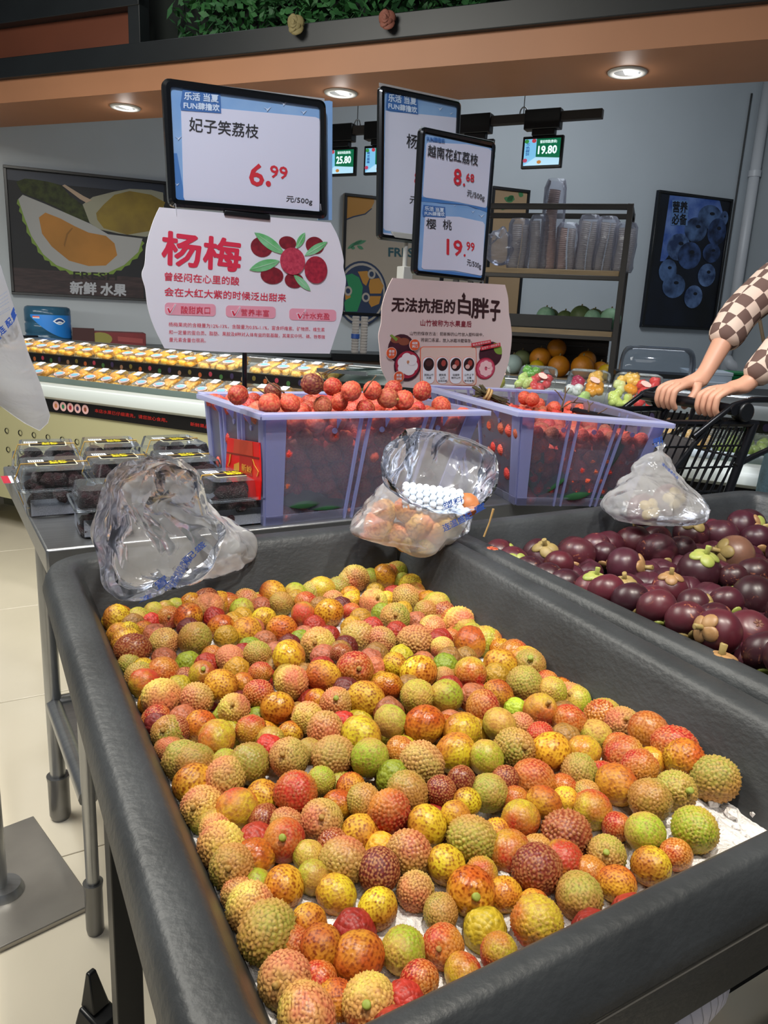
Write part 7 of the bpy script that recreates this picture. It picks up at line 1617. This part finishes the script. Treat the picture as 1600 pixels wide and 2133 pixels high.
mm_=np.array(loop(mouth));mb=MB();P=[]
for i in range(72):
    k=12;t=i/72*k;a=int(t)%k;f=t-int(t);p0,p1,p2,p3=mm_[(a-1)%k],mm_[a],mm_[(a+1)%k],mm_[(a+2)%k];P.append(.5*((2*p1)+(-p0+p2)*f+(2*p0-5*p1+4*p2-p3)*f*f+(-p0+3*p1-3*p2+p3)*f**3)-b0_)
mb.tube([p-b0_ for p in P],.0009,5,closed=True);mb.build('hem',m_hem,bl,smooth=True)
def prints(t,A,B,strs,off,fr_):
    for s_,(a,b,c) in strs:
        text(t,'lettering',s_,a,b,c,m_bagp,off,.02)
FB=Fr(b0_+np.array([0,-.115,0]),18)
tb_=frthing('bag_print_patch','x','bag',FB);bpy.data.objects.remove(tb_)
def bagtext(parent,s_,fr_,a,b,c,off=0):
    o=text(parent,'lettering',s_,fr_.px(*a),fr_.px(*b),fr_.px(*c),m_bagp,off,.015)
    o.parent=parent;o.matrix_local=Matrix.Translation(Vector(fr_.o)-Vector(parent.location))@Matrix.Rotation(fr_.yaw,4,'Z')
    o.location=(fr_.o[0]-parent.location[0],fr_.o[1]-parent.location[1],-parent.location[2]);return o
FB=Fr(atY(400,1180,.915),24)
for s_,a,b,c in (('盛',(410,1152),(430,1136),(402,1142)),('配',(388,1175),(410,1156),(378,1165)),('置',(328,1230),(352,1212),(320,1215)),('连',(290,1256),(318,1244),(288,1246))):bagtext(bl,s_,FB,a,b,c)
for k in range(3):bagtext(bl,'请勿盛装热食',FB,(346+k*9,1232-k*3),(384+k*9,1170-k*3),(340+k*9,1228-k*3))
# middle bag with fruit inside
b1_=atY(860,1140,1.16);bmid=thing('produce_bag','open clear plastic bag holding fruit, standing between the two trays','bag',tuple(b1_),0,'open clear produce bags')
mouth=[(797,1000,1.10),(795,945,1.14),(830,905,1.2),(862,889,1.24),(935,900,1.27),(1000,922,1.27),(1035,950,1.24),(1038,1012,1.18),(1000,1058,1.13),(945,1072,1.1),(880,1062,1.08),(830,1035,1.08)]
r1_=[(812,1000,1.15),(812,960,1.18),(845,930,1.23),(880,918,1.27),(935,925,1.3),(985,942,1.3),(1012,970,1.28),(1012,1020,1.22),(985,1055,1.17),(935,1068,1.14),(880,1060,1.12),(832,1035,1.12)]
r2_=[(772,1050,1.13),(780,1025,1.17),(820,1000,1.22),(870,985,1.26),(930,985,1.28),(970,1000,1.28),(990,1030,1.25),(985,1068,1.2),(960,1090,1.15),(905,1092,1.12),(845,1088,1.11),(795,1080,1.11)]
r3_=[(728,1092,1.13),(740,1072,1.17),(800,1050,1.21),(870,1040,1.24),(930,1040,1.25),(965,1055,1.25),(978,1080,1.22),(975,1112,1.17),(940,1132,1.13),(880,1138,1.11),(810,1128,1.1),(745,1115,1.1)]
r4_=[(735,1105,1.14),(750,1095,1.17),(800,1085,1.19),(870,1080,1.2),(925,1080,1.21),(950,1088,1.2),(960,1105,1.19),(955,1128,1.16),(920,1146,1.14),(872,1155,1.12),(810,1140,1.11),(755,1124,1.12)]
r5_=[(790,1118,1.15),(800,1112,1.16),(830,1110,1.17),(870,1108,1.17),(900,1108,1.17),(915,1112,1.17),(920,1122,1.17),(915,1132,1.16),(895,1142,1.15),(868,1146,1.14),(830,1138,1.14),(800,1128,1.14)]
bagmesh('film',bmid,[loop(mouth),loop(r1_),loop(r2_),loop(r3_),loop(r4_),loop(r5_)],seed=7,wr=.014,fr=10)
FB=Fr(atY(960,1060,1.085),24)
for s_,a,b,c in (('连温盛配',(925,1108),(985,1078),(920,1094)),('塑料',(925,1062),(965,1045),(922,1048)),('置',(990,1070),(1012,1058),(986,1058))):bagtext(bmid,s_,FB,a,b,c)
fr_items=[]
for i,(x,y,R,ci) in enumerate([(790,1092,.024,0),(830,1112,.02,0),(872,1092,.026,0),(905,1110,.022,1),(850,1062,.022,1),(935,1095,.021,4),(800,1065,.02,0),(890,1128,.018,4),(845,1128,.018,4)]):
    P=atY(x,y,1.165);col=['#c4603c','#b05a3a','','','#a59a3a'][ci];o=bpy.data.objects.new('lychee',FAR[i%3]);COL.objects.link(o);s=R/.0178;o.scale=(s,s,s);o.location=tuple(P);o.rotation_euler=(i,i*2,0)
    o['ca']=lin(col);o['cb']=lin('#b8903f');o['sty']=.2;o['wet']=.2;tag(o,'x','lychee','fruit inside the middle bag');fr_items.append((o,'reddish bagged lychee' if ci!=4 else 'greenish bagged lychee','inside the middle plastic bag',x))
label_set(fr_items)
P=atY(905,1035,1.17);d=thing('foam_net','white foam fruit net with an orange tip inside the middle bag','foam net',tuple(P))
mb=MB();
for k in range(9):
    for j in range(12):a_=j*math.pi/6+k*.26;mb.ball((-.045+.0105*k,.022*math.cos(a_),-.004-.003*k*.3+.02*math.sin(a_)),.0062,6,5)
mb.build('net',mat('foam_white','#dfe9f5',.7),d,smooth=True)
mb=MB();mb.ball((.052,0,-.01),.019,12,8);mb.build('fruit',mat('wrapped_orange','#b06a3a',.5),d,smooth=True)
# right bag, tied, with mangosteens
b2_=atY(1370,1075,1.36);brt=thing('produce_bag','closed clear plastic bag slumped behind the purple mangosteens','bag',tuple(b2_),0)
def ell3(cx,cy,Y,rx,ry,dY,n=12,tilt=0):
    return [atY(cx+rx*math.cos(a),cy-ry*math.sin(a)*.55+tilt*math.cos(a),Y+dY*math.sin(a)) for a in [2*math.pi*i/n for i in range(n)]]
rg=[ell3(1372,925,1.46,14,8,.01),ell3(1372,938,1.46,9,6,.008),ell3(1368,952,1.45,24,12,.025),ell3(1364,978,1.44,48,18,.05),ell3(1362,1010,1.42,78,24,.075,tilt=4),ell3(1364,1040,1.40,105,26,.09,tilt=6),ell3(1366,1066,1.385,114,26,.09,tilt=8),ell3(1366,1085,1.38,95,20,.07,tilt=6)]
bagmesh('film',brt,rg,seed=13,wr=.014,fr=11,cap=True)
FB=Fr(atY(1400,990,1.36),10)
for s_,a,b,c in (('塑料',(1362,932),(1382,925),(1360,914)),('请勿盛装热食',(1378,968),(1412,1000),(1380,962))):bagtext(brt,s_,FB,a,b,c)
for i,(x,y,l) in enumerate([(1395,1042,'mangosteen inside the closed right bag, upper right'),(1340,1062,'mangosteen inside the closed right bag, lower left')]):
    P=atY(x,y,1.40);o=bpy.data.objects.new('mangosteen',MM[i]);COL.objects.link(o);o.location=tuple(P);o.rotation_euler=(1.2,.5*i,0);o['ca']=lin('#4a2430');tag(o,l,'mangosteen')
    for k in range(4):q=bpy.data.objects.new('sepal',SEP[1]);COL.objects.link(q);q.parent=o;q.rotation_euler=(0,0,k*math.pi/2)
bpy.context.view_layer.update()
